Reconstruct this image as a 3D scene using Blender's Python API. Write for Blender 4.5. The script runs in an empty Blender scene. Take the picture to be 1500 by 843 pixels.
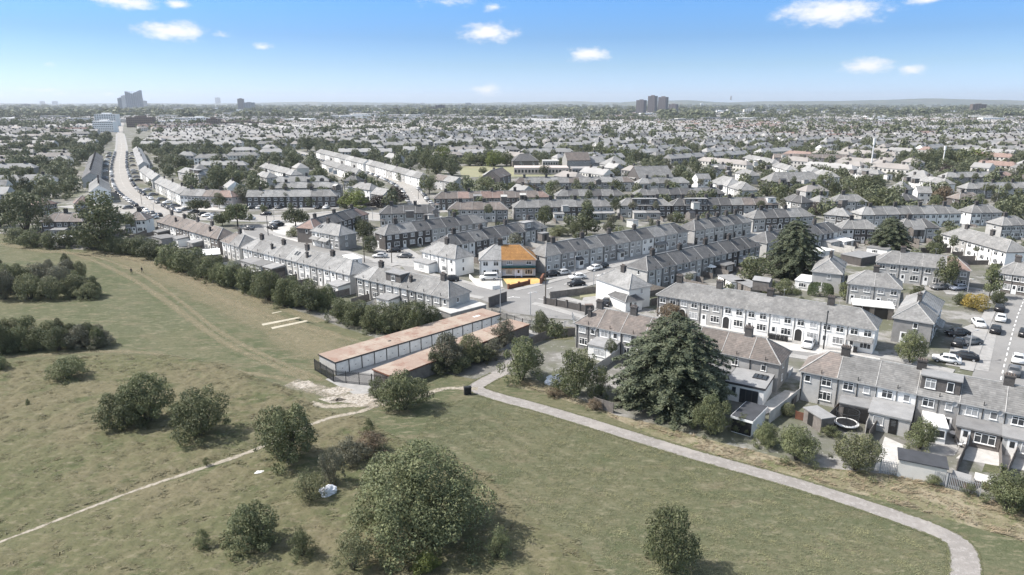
import bpy, bmesh, math, random
import numpy as np
from mathutils import Vector, Matrix, noise as mnoise

random.seed(7)
RNG = np.random.default_rng(11)
S = bpy.context.scene
COL = S.collection
R = math.radians

# ------------------------------------------------------------------ camera
H, FPX, PITCH = 42.0, 1000.0, R(15.08)
cam_d = bpy.data.cameras.new('camera')
cam = bpy.data.objects.new('camera', cam_d)
COL.objects.link(cam)
cam.location = (0, 0, H)
cam.rotation_euler = (R(90) - PITCH, 0, 0)
cam_d.sensor_width = 36
cam_d.lens = 36 * FPX / 1500
cam_d.clip_start = 1
cam_d.clip_end = 60000
S.camera = cam

# ------------------------------------------------------------------ light, sky, exposure
SUN_EL, SUN_AZ = 49.0, 100.0            # sun on the left, very slightly behind the scene
sd = bpy.data.lights.new('sun', 'SUN')
sd.energy = 4.45
sd.angle = R(0.53)
sd.color = (1.0, 0.96, 0.9)
sun = bpy.data.objects.new('sun', sd)
COL.objects.link(sun)
sun_dir = Vector((-math.cos(R(SUN_EL)) * 0.995, math.cos(R(SUN_EL)) * 0.10, math.sin(R(SUN_EL))))
sun.rotation_euler = sun_dir.to_track_quat('Z', 'Y').to_euler()
SKY_STRENGTH = 0.15
EXPOSURE = 0.66
S.view_settings.view_transform = 'Standard'
S.view_settings.look = 'None'
S.view_settings.exposure = EXPOSURE
S.view_settings.gamma = 1
S.render.engine = 'CYCLES'
S.cycles.max_bounces = 5
S.cycles.diffuse_bounces = 3
S.cycles.glossy_bounces = 2
S.cycles.transmission_bounces = 2
S.cycles.transparent_max_bounces = 6
S.cycles.volume_bounces = 0
S.cycles.use_denoising = True
S.cycles.use_adaptive_sampling = True
S.cycles.adaptive_threshold = 0.02
S.cycles.sample_clamp_indirect = 6

W = bpy.data.worlds.new('World')
S.world = W
W.use_nodes = True


def ray(px, py):
    xc = (px - 750) / FPX
    yc = (421.5 - py) / FPX
    return Vector((xc, math.cos(PITCH) + yc * math.sin(PITCH), -math.sin(PITCH) + yc * math.cos(PITCH)))


def build_world():
    nt = W.node_tree
    N, L = nt.nodes, nt.links
    N.clear()
    out = N.new('ShaderNodeOutputWorld')
    bg = N.new('ShaderNodeBackground')
    bg.inputs[1].default_value = SKY_STRENGTH
    sky = N.new('ShaderNodeTexSky')
    sky.sky_type = 'NISHITA'
    sky.sun_disc = False
    sky.sun_elevation = R(SUN_EL)
    sky.sun_rotation = R(-84.3)
    sky.air_density = 1.0
    sky.dust_density = 0.6
    sky.ozone_density = 1.6
    tc = N.new('ShaderNodeTexCoord')
    sep = N.new('ShaderNodeSeparateXYZ')
    L.new(tc.outputs['Generated'], sep.inputs[0])
    az = N.new('ShaderNodeMath'); az.operation = 'ARCTAN2'
    L.new(sep.outputs[0], az.inputs[0]); L.new(sep.outputs[1], az.inputs[1])
    el = N.new('ShaderNodeMath'); el.operation = 'ARCSINE'
    L.new(sep.outputs[2], el.inputs[0])
    co = N.new('ShaderNodeCombineXYZ')
    L.new(az.outputs[0], co.inputs[0]); L.new(el.outputs[0], co.inputs[1])
    # small fair-weather clouds at their own bearings
    clouds = [(178, 2, 50, 12, 1), (260, 6, 20, 8, 1), (250, 46, 50, 17, 1.1), (325, 52, 22, 6, .45), (384, 69, 17, 7, .75),
              (715, 48, 50, 17, 1.1), (862, 80, 36, 14, 1.), (715, 132, 26, 11, .95), (1217, 17, 85, 22, 1.1), (1360, -2, 36, 8, .9),
              (1270, 97, 38, 13, 1.), (1337, 103, 19, 10, .95), (723, 11, 21, 8, .65), (655, 4, 50, 8, .45), (66, 132, 40, 4, .5),
              (90, 136, 16, 4, .5), (70, 94, 8, 4, .45), (160, 138, 14, 4, .45), (1090, -60, 60, 20, 1), (420, -80, 70, 22, 1)]
    last = None
    for (px, py, sx, sy, k) in clouds:
        d = ray(px, py).normalized()
        a0, e0 = math.atan2(d.x, d.y), math.asin(d.z)
        s = N.new('ShaderNodeVectorMath'); s.operation = 'SUBTRACT'
        s.inputs[1].default_value = (a0, e0, 0)
        L.new(co.outputs[0], s.inputs[0])
        m = N.new('ShaderNodeVectorMath'); m.operation = 'MULTIPLY'
        m.inputs[1].default_value = (FPX / sx, FPX / sy, 0)
        L.new(s.outputs[0], m.inputs[0])
        ln = N.new('ShaderNodeVectorMath'); ln.operation = 'LENGTH'
        L.new(m.outputs[0], ln.inputs[0])
        f = N.new('ShaderNodeMath'); f.operation = 'MULTIPLY_ADD'
        f.inputs[1].default_value = -k; f.inputs[2].default_value = k
        L.new(ln.outputs['Value'], f.inputs[0])
        if last is None:
            last = f
        else:
            mx = N.new('ShaderNodeMath'); mx.operation = 'MAXIMUM'
            L.new(last.outputs[0], mx.inputs[0]); L.new(f.outputs[0], mx.inputs[1])
            last = mx
    mp = N.new('ShaderNodeMapping'); mp.inputs['Scale'].default_value = (1, 2.0, 1)
    L.new(co.outputs[0], mp.inputs[0])
    nz = N.new('ShaderNodeTexNoise'); nz.inputs['Scale'].default_value = 42
    nz.inputs['Detail'].default_value = 6; nz.inputs['Roughness'].default_value = .62
    L.new(mp.outputs[0], nz.inputs[0])
    ad = N.new('ShaderNodeMath'); ad.operation = 'MULTIPLY_ADD'
    ad.inputs[1].default_value = 1.5; ad.inputs[2].default_value = -.75
    L.new(nz.outputs[0], ad.inputs[0])
    sm = N.new('ShaderNodeMath'); sm.operation = 'ADD'
    L.new(last.outputs[0], sm.inputs[0]); L.new(ad.outputs[0], sm.inputs[1])
    mr = N.new('ShaderNodeMapRange'); mr.interpolation_type = 'SMOOTHSTEP'
    mr.inputs[1].default_value = .06; mr.inputs[2].default_value = .95
    mr.inputs[3].default_value = 0; mr.inputs[4].default_value = 1
    L.new(sm.outputs[0], mr.inputs[0])
    # faint thin veil
    hsv = N.new('ShaderNodeHueSaturation')
    hsv.inputs['Hue'].default_value = .5
    hsv.inputs['Saturation'].default_value = SKY_SAT
    hsv.inputs['Value'].default_value = SKY_VAL
    L.new(sky.outputs[0], hsv.inputs['Color'])
    # clear air: less glare low down, a whiter dome above
    e2 = N.new('ShaderNodeMath'); e2.operation = 'MULTIPLY'; e2.inputs[1].default_value = 2.0
    L.new(el.outputs[0], e2.inputs[0])
    rp = ramp(N, SKY_TINT)
    L.new(e2.outputs[0], rp.inputs[0])
    s2 = N.new('ShaderNodeVectorMath'); s2.operation = 'SCALE'; s2.inputs['Scale'].default_value = 2.0
    L.new(rp.outputs[0], s2.inputs[0])
    tn = N.new('ShaderNodeVectorMath'); tn.operation = 'MULTIPLY'
    L.new(hsv.outputs[0], tn.inputs[0]); L.new(s2.outputs[0], tn.inputs[1])
    mix = N.new('ShaderNodeMix'); mix.data_type = 'RGBA'
    mix.inputs[7].default_value = CLOUD_COL
    L.new(mr.outputs[0], mix.inputs[0]); L.new(tn.outputs[0], mix.inputs[6])
    L.new(mix.outputs[2], bg.inputs[0])
    L.new(bg.outputs[0], out.inputs[0])


SKY_SAT, SKY_VAL, CLOUD_COL = 1.0, 1.0, (4.4, 4.45, 4.55, 1)
SKY_TINT = [(0, (.235, .32, .52)), (.035, (.235, .325, .55)), (.10, (.178, .25, .385)), (.174, (.128, .203, .33)), (.28, (.12, .232, .38)), (.45, (.47, .46, .41)), (.8, (.93, .72, .53))]


def ramp(N, stops):
    r = N.new('ShaderNodeValToRGB')
    e = r.color_ramp.elements
    while len(e) < len(stops): e.new(.5)
    for x, (p, c) in zip(e, stops):
        x.position = p; x.color = (*c, 1)
    return r


build_world()

# ------------------------------------------------------------------ helpers


def spot(px, py, z=0.0):
    """point of the level z that the photograph shows at px, py"""
    d = ray(px, py)
    t = (z - H) / d.z
    return Vector((d.x * t, d.y * t, z))


def height_at(Y, py):
    d = ray(750, py)
    return H + Y * d.z / d.y


class MB:
    def __init__(self):
        self.v, self.f, self.m = [], [], []

    def poly(self, pts, m=0):
        b = len(self.v)
        self.v += [tuple(p) for p in pts]
        self.f.append(tuple(range(b, b + len(pts)))); self.m.append(m)

    def box(self, x0, x1, y0, y1, z0, z1, m=0, skip=()):
        b = len(self.v)
        self.v += [(x0, y0, z0), (x1, y0, z0), (x1, y1, z0), (x0, y1, z0), (x0, y0, z1), (x1, y0, z1), (x1, y1, z1), (x0, y1, z1)]
        fs = {'b': (3, 2, 1, 0), 't': (4, 5, 6, 7), 'f': (0, 1, 5, 4), 'r': (1, 2, 6, 5), 'k': (2, 3, 7, 6), 'l': (3, 0, 4, 7)}
        for k, q in fs.items():
            if k not in skip:
                self.f.append(tuple(b + i for i in q)); self.m.append(m)

    def obox(self, c, ux, L, Wd, z0, z1, m=0):
        """box with its length along unit 2-vector ux"""
        b = len(self.v)
        n = (-ux[1], ux[0])
        q = []
        for (a, w) in ((-1, -1), (1, -1), (1, 1), (-1, 1)):
            q.append((c[0] + ux[0] * a * L / 2 + n[0] * w * Wd / 2, c[1] + ux[1] * a * L / 2 + n[1] * w * Wd / 2))
        self.v += [(x, y, z0) for x, y in q] + [(x, y, z1) for x, y in q]
        for k in ((3, 2, 1, 0), (4, 5, 6, 7), (0, 1, 5, 4), (1, 2, 6, 5), (2, 3, 7, 6), (3, 0, 4, 7)):
            self.f.append(tuple(b + i for i in k)); self.m.append(m)

    def tube(self, p, q, r0, r1=None, n=6, m=0, cap=True):
        r1 = r0 if r1 is None else r1
        p, q = Vector(p), Vector(q)
        d = (q - p).normalized()
        a = d.orthogonal().normalized(); c = d.cross(a)
        b = len(self.v)
        for (o, r) in ((p, r0), (q, r1)):
            for i in range(n):
                t = 2 * math.pi * i / n
                self.v.append(tuple(o + a * (r * math.cos(t)) + c * (r * math.sin(t))))
        for i in range(n):
            j = (i + 1) % n
            self.f.append((b + i, b + j, b + n + j, b + n + i)); self.m.append(m)
        if cap:
            self.f.append(tuple(b + n + i for i in range(n))); self.m.append(m)
            self.f.append(tuple(b + n - 1 - i for i in range(n))); self.m.append(m)

    def mesh(self, name, mats):
        me = bpy.data.meshes.new(name)
        me.from_pydata(self.v, [], self.f)
        for x in (mats if isinstance(mats, (list, tuple)) else [mats]):
            me.materials.append(x)
        if any(self.m):
            me.polygons.foreach_set('material_index', self.m)
        me.update()
        return me

    def build(self, name, mats, parent=None, loc=None, rz=0):
        o = bpy.data.objects.new(name, self.mesh(name, mats))
        COL.objects.link(o)
        if parent: o.parent = parent
        if loc is not None: o.location = loc
        o.rotation_euler.z = rz
        return o


def put(name, me, parent=None, loc=(0, 0, 0), rz=0, sc=None):
    o = bpy.data.objects.new(name, me)
    COL.objects.link(o)
    if parent: o.parent = parent
    o.location = loc
    o.rotation_euler.z = rz
    if sc: o.scale = sc
    return o


def thing(name, label, cat, loc=(0, 0, 0), rz=0, group=None):
    o = bpy.data.objects.new(name, None)
    COL.objects.link(o)
    o.empty_display_size = .5
    o.location = loc; o.rotation_euler.z = rz
    return tag(o, label, cat, group)


def tag(o, label=None, cat=None, group=None, kind=None):
    if label: o['label'] = label
    if cat: o['category'] = cat
    if group: o['group'] = group
    if kind: o['kind'] = kind
    return o


def kind(o, k, cat=None):
    o['kind'] = k
    if cat: o['category'] = cat
    return o


def np_mesh(name, V, F, mats, mi=None, tint=None):
    """V (n,3); F (m,4) quads or list of arrays"""
    me = bpy.data.meshes.new(name)
    V = np.ascontiguousarray(V, dtype=np.float32)
    me.vertices.add(len(V)); me.vertices.foreach_set('co', V.ravel())
    if isinstance(F, np.ndarray):
        F = [F]
    loops = np.concatenate([f.ravel() for f in F]).astype(np.int32)
    tot = np.concatenate([np.full(len(f), f.shape[1], dtype=np.int32) for f in F])
    start = np.concatenate([[0], np.cumsum(tot)[:-1]]).astype(np.int32)
    me.loops.add(len(loops)); me.loops.foreach_set('vertex_index', loops)
    me.polygons.add(len(tot)); me.polygons.foreach_set('loop_start', start)
    for x in (mats if isinstance(mats, (list, tuple)) else [mats]):
        me.materials.append(x)
    if mi is not None:
        me.polygons.foreach_set('material_index', np.asarray(mi, dtype=np.int32))
    me.polygons.foreach_set('use_smooth', np.zeros(len(tot), dtype=bool))
    me.update(calc_edges=True)
    if tint is not None:
        a = me.attributes.new('tint', 'FLOAT', 'FACE')
        a.data.foreach_set('value', np.asarray(tint, dtype=np.float32))
    return me


# ------------------------------------------------------------------ materials
def new_mat(name):
    m = bpy.data.materials.new(name)
    m.use_nodes = True
    nt = m.node_tree
    b = nt.nodes['Principled BSDF']
    return m, nt.nodes, nt.links, b


def ramp(N, stops):
    r = N.new('ShaderNodeValToRGB')
    e = r.color_ramp.elements
    while len(e) < len(stops): e.new(.5)
    for x, (p, c) in zip(e, stops):
        x.position = p; x.color = (*c, 1)
    return r


def mul(c, k): return tuple(x * k for x in c)


def surf(name, c, var=.25, scale=1.0, rough=.85, fine=0, spec=.3, rnd=0.0, bump=0.0):
    """a plain weathered surface: base colour with blotches (world space) and a little variation from thing to thing"""
    m, N, L, b = new_mat(name)
    g = N.new('ShaderNodeNewGeometry')
    n1 = N.new('ShaderNodeTexNoise'); n1.inputs['Scale'].default_value = scale; n1.inputs['Detail'].default_value = 4
    n1.inputs['Roughness'].default_value = .65
    L.new(g.outputs['Position'], n1.inputs['Vector'])
    r = ramp(N, [(.3, mul(c, 1 - var)), (.7, mul(c, 1 + var))])
    L.new(n1.outputs[0], r.inputs[0])
    src = r.outputs[0]
    if rnd:
        oi = N.new('ShaderNodeObjectInfo')
        mp = N.new('ShaderNodeMapRange'); mp.inputs[3].default_value = 1 - rnd; mp.inputs[4].default_value = 1 + rnd
        L.new(oi.outputs['Random'], mp.inputs[0])
        v = N.new('ShaderNodeVectorMath'); v.operation = 'SCALE'
        L.new(src, v.inputs[0]); L.new(mp.outputs[0], v.inputs['Scale'])
        src = v.outputs[0]
    L.new(src, b.inputs['Base Color'])
    b.inputs['Roughness'].default_value = rough
    b.inputs['Specular IOR Level'].default_value = spec
    if bump:
        bp = N.new('ShaderNodeBump'); bp.inputs['Strength'].default_value = bump; bp.inputs['Distance'].default_value = .05
        n2 = N.new('ShaderNodeTexNoise'); n2.inputs['Scale'].default_value = fine or scale * 8; n2.inputs['Detail'].default_value = 4
        L.new(g.outputs['Position'], n2.inputs['Vector'])
        L.new(n2.outputs[0], bp.inputs['Height']); L.new(bp.outputs[0], b.inputs['Normal'])
    return m


def tiles(name, c, rnd=.16, course=5.2, depth=.3, c2=None):
    """roof tiles: courses follow the height, tiles follow the two level axes, with lichen blotches"""
    m, N, L, b = new_mat(name)
    tcn = N.new('ShaderNodeTexCoord')
    g = N.new('ShaderNodeNewGeometry')
    sp = N.new('ShaderNodeSeparateXYZ'); L.new(tcn.outputs['Object'], sp.inputs[0])
    zz = N.new('ShaderNodeMath'); zz.operation = 'MULTIPLY'; zz.inputs[1].default_value = course
    L.new(sp.outputs[2], zz.inputs[0])
    fr = N.new('ShaderNodeMath'); fr.operation = 'FRACT'; L.new(zz.outputs[0], fr.inputs[0])
    ln = N.new('ShaderNodeMapRange'); ln.inputs[1].default_value = 0; ln.inputs[2].default_value = .45
    ln.inputs[3].default_value = 1 - depth; ln.inputs[4].default_value = 1.0
    L.new(fr.outputs[0], ln.inputs[0])
    n1 = N.new('ShaderNodeTexNoise'); n1.inputs['Scale'].default_value = .55; n1.inputs['Detail'].default_value = 6; n1.inputs['Roughness'].default_value = .7
    L.new(g.outputs['Position'], n1.inputs['Vector'])
    r = ramp(N, [(.28, mul(c, .74)), (.5, c), (.75, mul(c2 or c, 1.32))])
    L.new(n1.outputs[0], r.inputs[0])
    # single tiles that weathered differently
    vm = N.new('ShaderNodeVectorMath'); vm.operation = 'MULTIPLY'; vm.inputs[1].default_value = (3.3, 3.3, course)
    L.new(tcn.outputs['Object'], vm.inputs[0])
    fl = N.new('ShaderNodeVectorMath'); fl.operation = 'FLOOR'; L.new(vm.outputs[0], fl.inputs[0])
    wn = N.new('ShaderNodeTexWhiteNoise'); L.new(fl.outputs[0], wn.inputs[0])
    wr = N.new('ShaderNodeMapRange'); wr.inputs[3].default_value = .86; wr.inputs[4].default_value = 1.14
    L.new(wn.outputs[0], wr.inputs[0])
    oi = N.new('ShaderNodeObjectInfo')
    mp = N.new('ShaderNodeMapRange'); mp.inputs[3].default_value = 1 - rnd; mp.inputs[4].default_value = 1 + rnd
    L.new(oi.outputs['Random'], mp.inputs[0])
    k1 = N.new('ShaderNodeMath'); k1.operation = 'MULTIPLY'; L.new(ln.outputs[0], k1.inputs[0]); L.new(mp.outputs[0], k1.inputs[1])
    k2 = N.new('ShaderNodeMath'); k2.operation = 'MULTIPLY'; L.new(k1.outputs[0], k2.inputs[0]); L.new(wr.outputs[0], k2.inputs[1])
    v = N.new('ShaderNodeVectorMath'); v.operation = 'SCALE'
    L.new(r.outputs[0], v.inputs[0]); L.new(k2.outputs[0], v.inputs['Scale'])
    L.new(v.outputs[0], b.inputs['Base Color'])
    b.inputs['Roughness'].default_value = .8
    b.inputs['Specular IOR Level'].default_value = .25
    return m


def leafmat(name, c, var=.35, up=False, trans=.18):
    m, N, L, b = new_mat(name)
    at = N.new('ShaderNodeAttribute'); at.attribute_name = 'tint'
    oi = N.new('ShaderNodeObjectInfo')
    mr = N.new('ShaderNodeMapRange'); mr.inputs[3].default_value = 1 - var; mr.inputs[4].default_value = 1 + var
    L.new(at.outputs['Fac'], mr.inputs[0])
    mo = N.new('ShaderNodeMapRange'); mo.inputs[3].default_value = .8; mo.inputs[4].default_value = 1.25
    L.new(oi.outputs['Random'], mo.inputs[0])
    k = N.new('ShaderNodeMath'); k.operation = 'MULTIPLY'; L.new(mr.outputs[0], k.inputs[0]); L.new(mo.outputs[0], k.inputs[1])
    g = N.new('ShaderNodeNewGeometry')
    n1 = N.new('ShaderNodeTexNoise'); n1.inputs['Scale'].default_value = .8; n1.inputs['Detail'].default_value = 2
    L.new(g.outputs['Position'], n1.inputs['Vector'])
    r = ramp(N, [(.35, mul(c, .85)), (.65, (c[0] * 1.25, c[1] * 1.15, c[2] * 1.1))])
    L.new(n1.outputs[0], r.inputs[0])
    v = N.new('ShaderNodeVectorMath'); v.operation = 'SCALE'; L.new(r.outputs[0], v.inputs[0]); L.new(k.outputs[0], v.inputs['Scale'])
    L.new(v.outputs[0], b.inputs['Base Color'])
    b.inputs['Roughness'].default_value = .6
    b.inputs['Specular IOR Level'].default_value = .25
    if up:                               # thin blades scatter light like the sward they stand in
        cu = N.new('ShaderNodeCombineXYZ'); cu.inputs[2].default_value = 1.0
        L.new(cu.outputs[0], b.inputs['Normal'])
    if trans:
        t = N.new('ShaderNodeBsdfTranslucent'); L.new(v.outputs[0], t.inputs[0])
        mx = N.new('ShaderNodeMixShader'); mx.inputs[0].default_value = trans
        L.new(b.outputs[0], mx.inputs[1]); L.new(t.outputs[0], mx.inputs[2])
        L.new(mx.outputs[0], N['Material Output'].inputs[0])
    return m


def ground_mat(name, layers, bump=.0, bscale=6, rough=.95, stretch=None):
    """layers: list of (noise scale, lo, hi, colour); first is the base"""
    m, N, L, b = new_mat(name)
    g = N.new('ShaderNodeNewGeometry')
    src = None
    vec = g.outputs['Position']
    if stretch:
        mp = N.new('ShaderNodeMapping'); mp.inputs['Rotation'].default_value = (0, 0, stretch[0]); mp.inputs['Scale'].default_value = (stretch[1], stretch[2], 1)
        L.new(vec, mp.inputs[0]); svec = mp.outputs[0]
    for i, ly in enumerate(layers):
        sc, lo, hi, c = ly[:4]
        if i == 0:
            rgb = N.new('ShaderNodeRGB'); rgb.outputs[0].default_value = (*c, 1); src = rgb.outputs[0]; continue
        n = N.new('ShaderNodeTexNoise'); n.inputs['Scale'].default_value = sc; n.inputs['Detail'].default_value = 6
        n.inputs['Roughness'].default_value = .65
        off = N.new('ShaderNodeVectorMath'); off.operation = 'ADD'; off.inputs[1].default_value = (i * 37.1, i * 11.7, i * 3.3)
        L.new(svec if (len(ly) > 4 and stretch) else vec, off.inputs[0])
        L.new(off.outputs[0], n.inputs['Vector'])
        mr = N.new('ShaderNodeMapRange'); mr.interpolation_type = 'SMOOTHSTEP'
        mr.inputs[1].default_value = lo; mr.inputs[2].default_value = hi
        L.new(n.outputs[0], mr.inputs[0])
        mx = N.new('ShaderNodeMix'); mx.data_type = 'RGBA'; mx.inputs[7].default_value = (*c, 1)
        L.new(mr.outputs[0], mx.inputs[0]); L.new(src, mx.inputs[6])
        src = mx.outputs[2]
    L.new(src, b.inputs['Base Color'])
    b.inputs['Roughness'].default_value = rough
    b.inputs['Specular IOR Level'].default_value = .1
    if bump:
        n2 = N.new('ShaderNodeTexNoise'); n2.inputs['Scale'].default_value = bscale; n2.inputs['Detail'].default_value = 5
        L.new(vec, n2.inputs['Vector'])
        bp = N.new('ShaderNodeBump'); bp.inputs['Strength'].default_value = bump; bp.inputs['Distance'].default_value = .15
        L.new(n2.outputs[0], bp.inputs['Height']); L.new(bp.outputs[0], b.inputs['Normal'])
    return m


def worn_mat(name, c, c2, cover=.5, scale=1.2, soft=.35):
    """worn or dusty ground that thins out and lets the turf show between"""
    m, N, L, b = new_mat(name)
    g = N.new('ShaderNodeNewGeometry')
    n1 = N.new('ShaderNodeTexNoise'); n1.inputs['Scale'].default_value = 2.5; n1.inputs['Detail'].default_value = 5
    L.new(g.outputs['Position'], n1.inputs['Vector'])
    r = ramp(N, [(.35, c), (.65, c2)]); L.new(n1.outputs[0], r.inputs[0])
    L.new(r.outputs[0], b.inputs['Base Color']); b.inputs['Roughness'].default_value = .95
    b.inputs['Specular IOR Level'].default_value = .1
    n2 = N.new('ShaderNodeTexNoise'); n2.inputs['Scale'].default_value = scale; n2.inputs['Detail'].default_value = 6; n2.inputs['Roughness'].default_value = .7
    L.new(g.outputs['Position'], n2.inputs['Vector'])
    at = N.new('ShaderNodeAttribute'); at.attribute_name = 'tint'
    ad = N.new('ShaderNodeMath'); ad.operation = 'ADD'; L.new(n2.outputs[0], ad.inputs[0]); L.new(at.outputs['Fac'], ad.inputs[1])
    mr = N.new('ShaderNodeMapRange'); mr.interpolation_type = 'SMOOTHSTEP'
    mr.inputs[1].default_value = 1.0 - cover; mr.inputs[2].default_value = 1.0 + soft - cover
    L.new(ad.outputs[0], mr.inputs[0])
    t = N.new('ShaderNodeBsdfTransparent')
    mx = N.new('ShaderNodeMixShader'); L.new(mr.outputs[0], mx.inputs[0]); L.new(t.outputs[0], mx.inputs[1]); L.new(b.outputs[0], mx.inputs[2])
    L.new(mx.outputs[0], N['Material Output'].inputs[0])
    return m


M = {}
M['W'] = surf('white_render', (.74, .735, .72), .07, .6, .8, rnd=.06)
M['C'] = surf('cream_render', (.56, .545, .51), .08, .6, .85, rnd=.08)
M['L'] = surf('light_grey_pebbledash', (.40, .395, .385), .13, .9, .9, rnd=.1, bump=.3, fine=14)
M['M'] = surf('grey_pebbledash', (.255, .25, .245), .16, .9, .9, rnd=.1, bump=.3, fine=14)
M['D'] = surf('dark_brick', (.10, .092, .088), .2, 1.4, .9, rnd=.14, bump=.3, fine=10)
M['B'] = surf('brown_brick', (.16, .145, .135), .2, 1.4, .9, rnd=.12, bump=.3, fine=10)
M['S'] = surf('pale_pinkish_brick', (.48, .42, .39), .1, .9, .9)
M['rg'] = tiles('grey_roof_tiles', (.205, .203, .198), c2=(.22, .215, .205))
M['rl'] = tiles('light_grey_roof_tiles', (.26, .258, .252))
M['rd'] = tiles('dark_grey_roof_tiles', (.115, .114, .114))
M['rb'] = tiles('brown_roof_tiles', (.17, .15, .137), depth=.35, c2=(.2, .165, .145))
M['rr'] = tiles('dusty_red_roof_tiles', (.26, .19, .165), depth=.3)
M['ro'] = tiles('orange_roof_tiles', (.33, .172, .062), rnd=0, course=3.6, depth=.5)
M['felt'] = surf('grey_roofing_felt', (.23, .23, .23), .15, .8, .9, rnd=.3)
M['felt_dark'] = surf('dark_roofing_felt', (.055, .058, .065), .2, .8, .85)
M['felt_pink'] = ground_mat('weathered_red_felt', [(0, 0, 0, (.295, .225, .185)), (.2, .42, .62, (.35, .295, .245)), (.45, .5, .64, (.255, .17, .135)), (1.6, .5, .7, (.33, .26, .215))])
M['far_light'] = surf('pale_weathered_roofs', (.315, .31, .302), .2, .06, .85)
M['far_grey'] = surf('grey_weathered_roofs', (.27, .267, .26), .22, .06, .85)
M['far_brown'] = surf('brownish_weathered_roofs', (.26, .243, .228), .2, .06, .85)
M['felt_seam'] = surf('felt_seam', (.27, .19, .15), .3, 1.5, .9)
M['garage'] = surf('grubby_white_door', (.66, .655, .64), .14, 1.1, .6, rnd=.08)
M['ridge'] = surf('mortared_ridge', (.34, .335, .325), .25, 2, .9)
M['chim'] = surf('sooty_chimney_brick', (.075, .07, .068), .25, 2.5, .9, rnd=.25)
M['pot'] = surf('clay_pot', (.16, .13, .115), .2, 3, .8)
M['frame'] = surf('white_upvc', (.8, .8, .79), .03, 1, .4)
M['darkframe'] = surf('dark_frame', (.05, .05, .055), .05, 1, .4)
mg, N_, L_, b_ = new_mat('window_glass'); b_.inputs['Base Color'].default_value = (.035, .04, .045, 1); b_.inputs['Roughness'].default_value = .08
M['glass'] = mg
M['curtain'] = surf('net_curtained_glass', (.30, .305, .31), .25, 3, .25, rnd=.5)
M['black'] = surf('black_paint', (.02, .02, .021), .1, 2, .5)
M['pipe'] = surf('dark_drainpipe', (.035, .034, .034), .1, 2, .6)
M['fascia'] = surf('painted_fascia', (.35, .345, .34), .3, .4, .7)
M['concrete'] = surf('pale_concrete', (.45, .44, .42), .18, .9, .9, bump=.2)
M['paving'] = surf('grey_paving', (.30, .295, .285), .2, .9, .9)
M['timber'] = surf('weathered_fence_timber', (.165, .15, .138), .25, 1.6, .9, rnd=.3)
M['timber_red'] = surf('red_brown_timber', (.16, .075, .05), .2, 1.6, .9)
M['steel'] = surf('galvanised_steel', (.36, .365, .37), .15, 2, .5)
M['darksteel'] = surf('dark_painted_steel', (.04, .042, .045), .2, 2, .5)
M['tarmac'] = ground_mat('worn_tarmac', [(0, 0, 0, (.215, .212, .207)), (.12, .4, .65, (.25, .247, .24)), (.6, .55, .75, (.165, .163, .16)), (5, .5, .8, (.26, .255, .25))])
M['street'] = ground_mat('pale_worn_tarmac', [(0, 0, 0, (.30, .288, .268)), (.1, .4, .65, (.34, .325, .305)), (.5, .55, .75, (.29, .285, .27))])  # paler, warmer tarmac of the main and arterial roads and the avenue
M['pave'] = ground_mat('pavement_slabs', [(0, 0, 0, (.33, .325, .315)), (.3, .45, .65, (.27, .265, .255)), (3, .5, .8, (.38, .37, .36))])
M['gravel'] = ground_mat('path_gravel', [(0, 0, 0, (.275, .258, .243)), (.3, .4, .6, (.235, .22, .206)), (1.5, .48, .66, (.33, .313, .297)), (7, .5, .72, (.20, .187, .173)), (.15, .52, .66, (.31, .29, .27))], bump=.3, bscale=8)
M['line'] = surf('road_paint', (.75, .75, .73), .2, 3, .8)
M['town'] = ground_mat('gardens_and_yards', [(0, 0, 0, (.165, .16, .145)), (.05, .42, .6, (.115, .12, .085)), (.11, .5, .62, (.27, .262, .25)), (.35, .55, .7, (.10, .105, .08)), (1.2, .58, .75, (.36, .35, .335))])
M['turf'] = ground_mat('mown_park_turf', [(0, 0, 0, (.094, .102, .060)), (.03, .42, .62, (.124, .120, .073)), (.10, .46, .62, (.075, .088, .047)), (.28, .5, .66, (.142, .128, .084), 1), (1.1, .5, .68, (.185, .172, .116), 1), (2.2, .5, .7, (.060, .070, .036), 1), (7, .5, .72, (.155, .148, .096)), (6, .54, .74, (.055, .064, .033))],
                       bump=.4, bscale=5, stretch=(R(35), .6, 1.6))
M['meadow'] = ground_mat('rough_meadow', [(0, 0, 0, (.110, .110, .062)), (.06, .42, .6, (.140, .126, .079)), (.2, .5, .66, (.086, .095, .049)), (.9, .5, .68, (.168, .152, .101), 1), (3, .52, .72, (.064, .070, .035), 1)], bump=.6, bscale=3, stretch=(R(20), .7, 1.8))
M['drygrass'] = ground_mat('dry_verge', [(0, 0, 0, (.165, .153, .095)), (.25, .45, .6, (.26, .228, .165)), (.5, .48, .64, (.12, .128, .066)), (5, .5, .8, (.30, .27, .2))], bump=.5, bscale=4)
M['field'] = ground_mat('school_field', [(0, 0, 0, (.23, .235, .15)), (.05, .4, .6, (.26, .25, .165))])
M['strip'] = surf('bare_cricket_strip', (.40, .37, .295), .2, .8, .95)
M['worn'] = worn_mat('worn_track', (.285, .245, .17), (.23, .205, .135), .80, .9, 1.0)
M['dust'] = worn_mat('dusty_track', (.36, .325, .275), (.25, .225, .175), .66)
M['pad'] = worn_mat('broken_concrete', (.46, .43, .385), (.34, .30, .25), .74, 2.2)
M['rubble'] = worn_mat('dusty_rubble', (.38, .345, .30), (.25, .22, .17), .68, 1.6, .6)
M['turfedge'] = worn_mat('grass_over_path', (.125, .125, .072), (.105, .112, .06), .55, 2.5)
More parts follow.
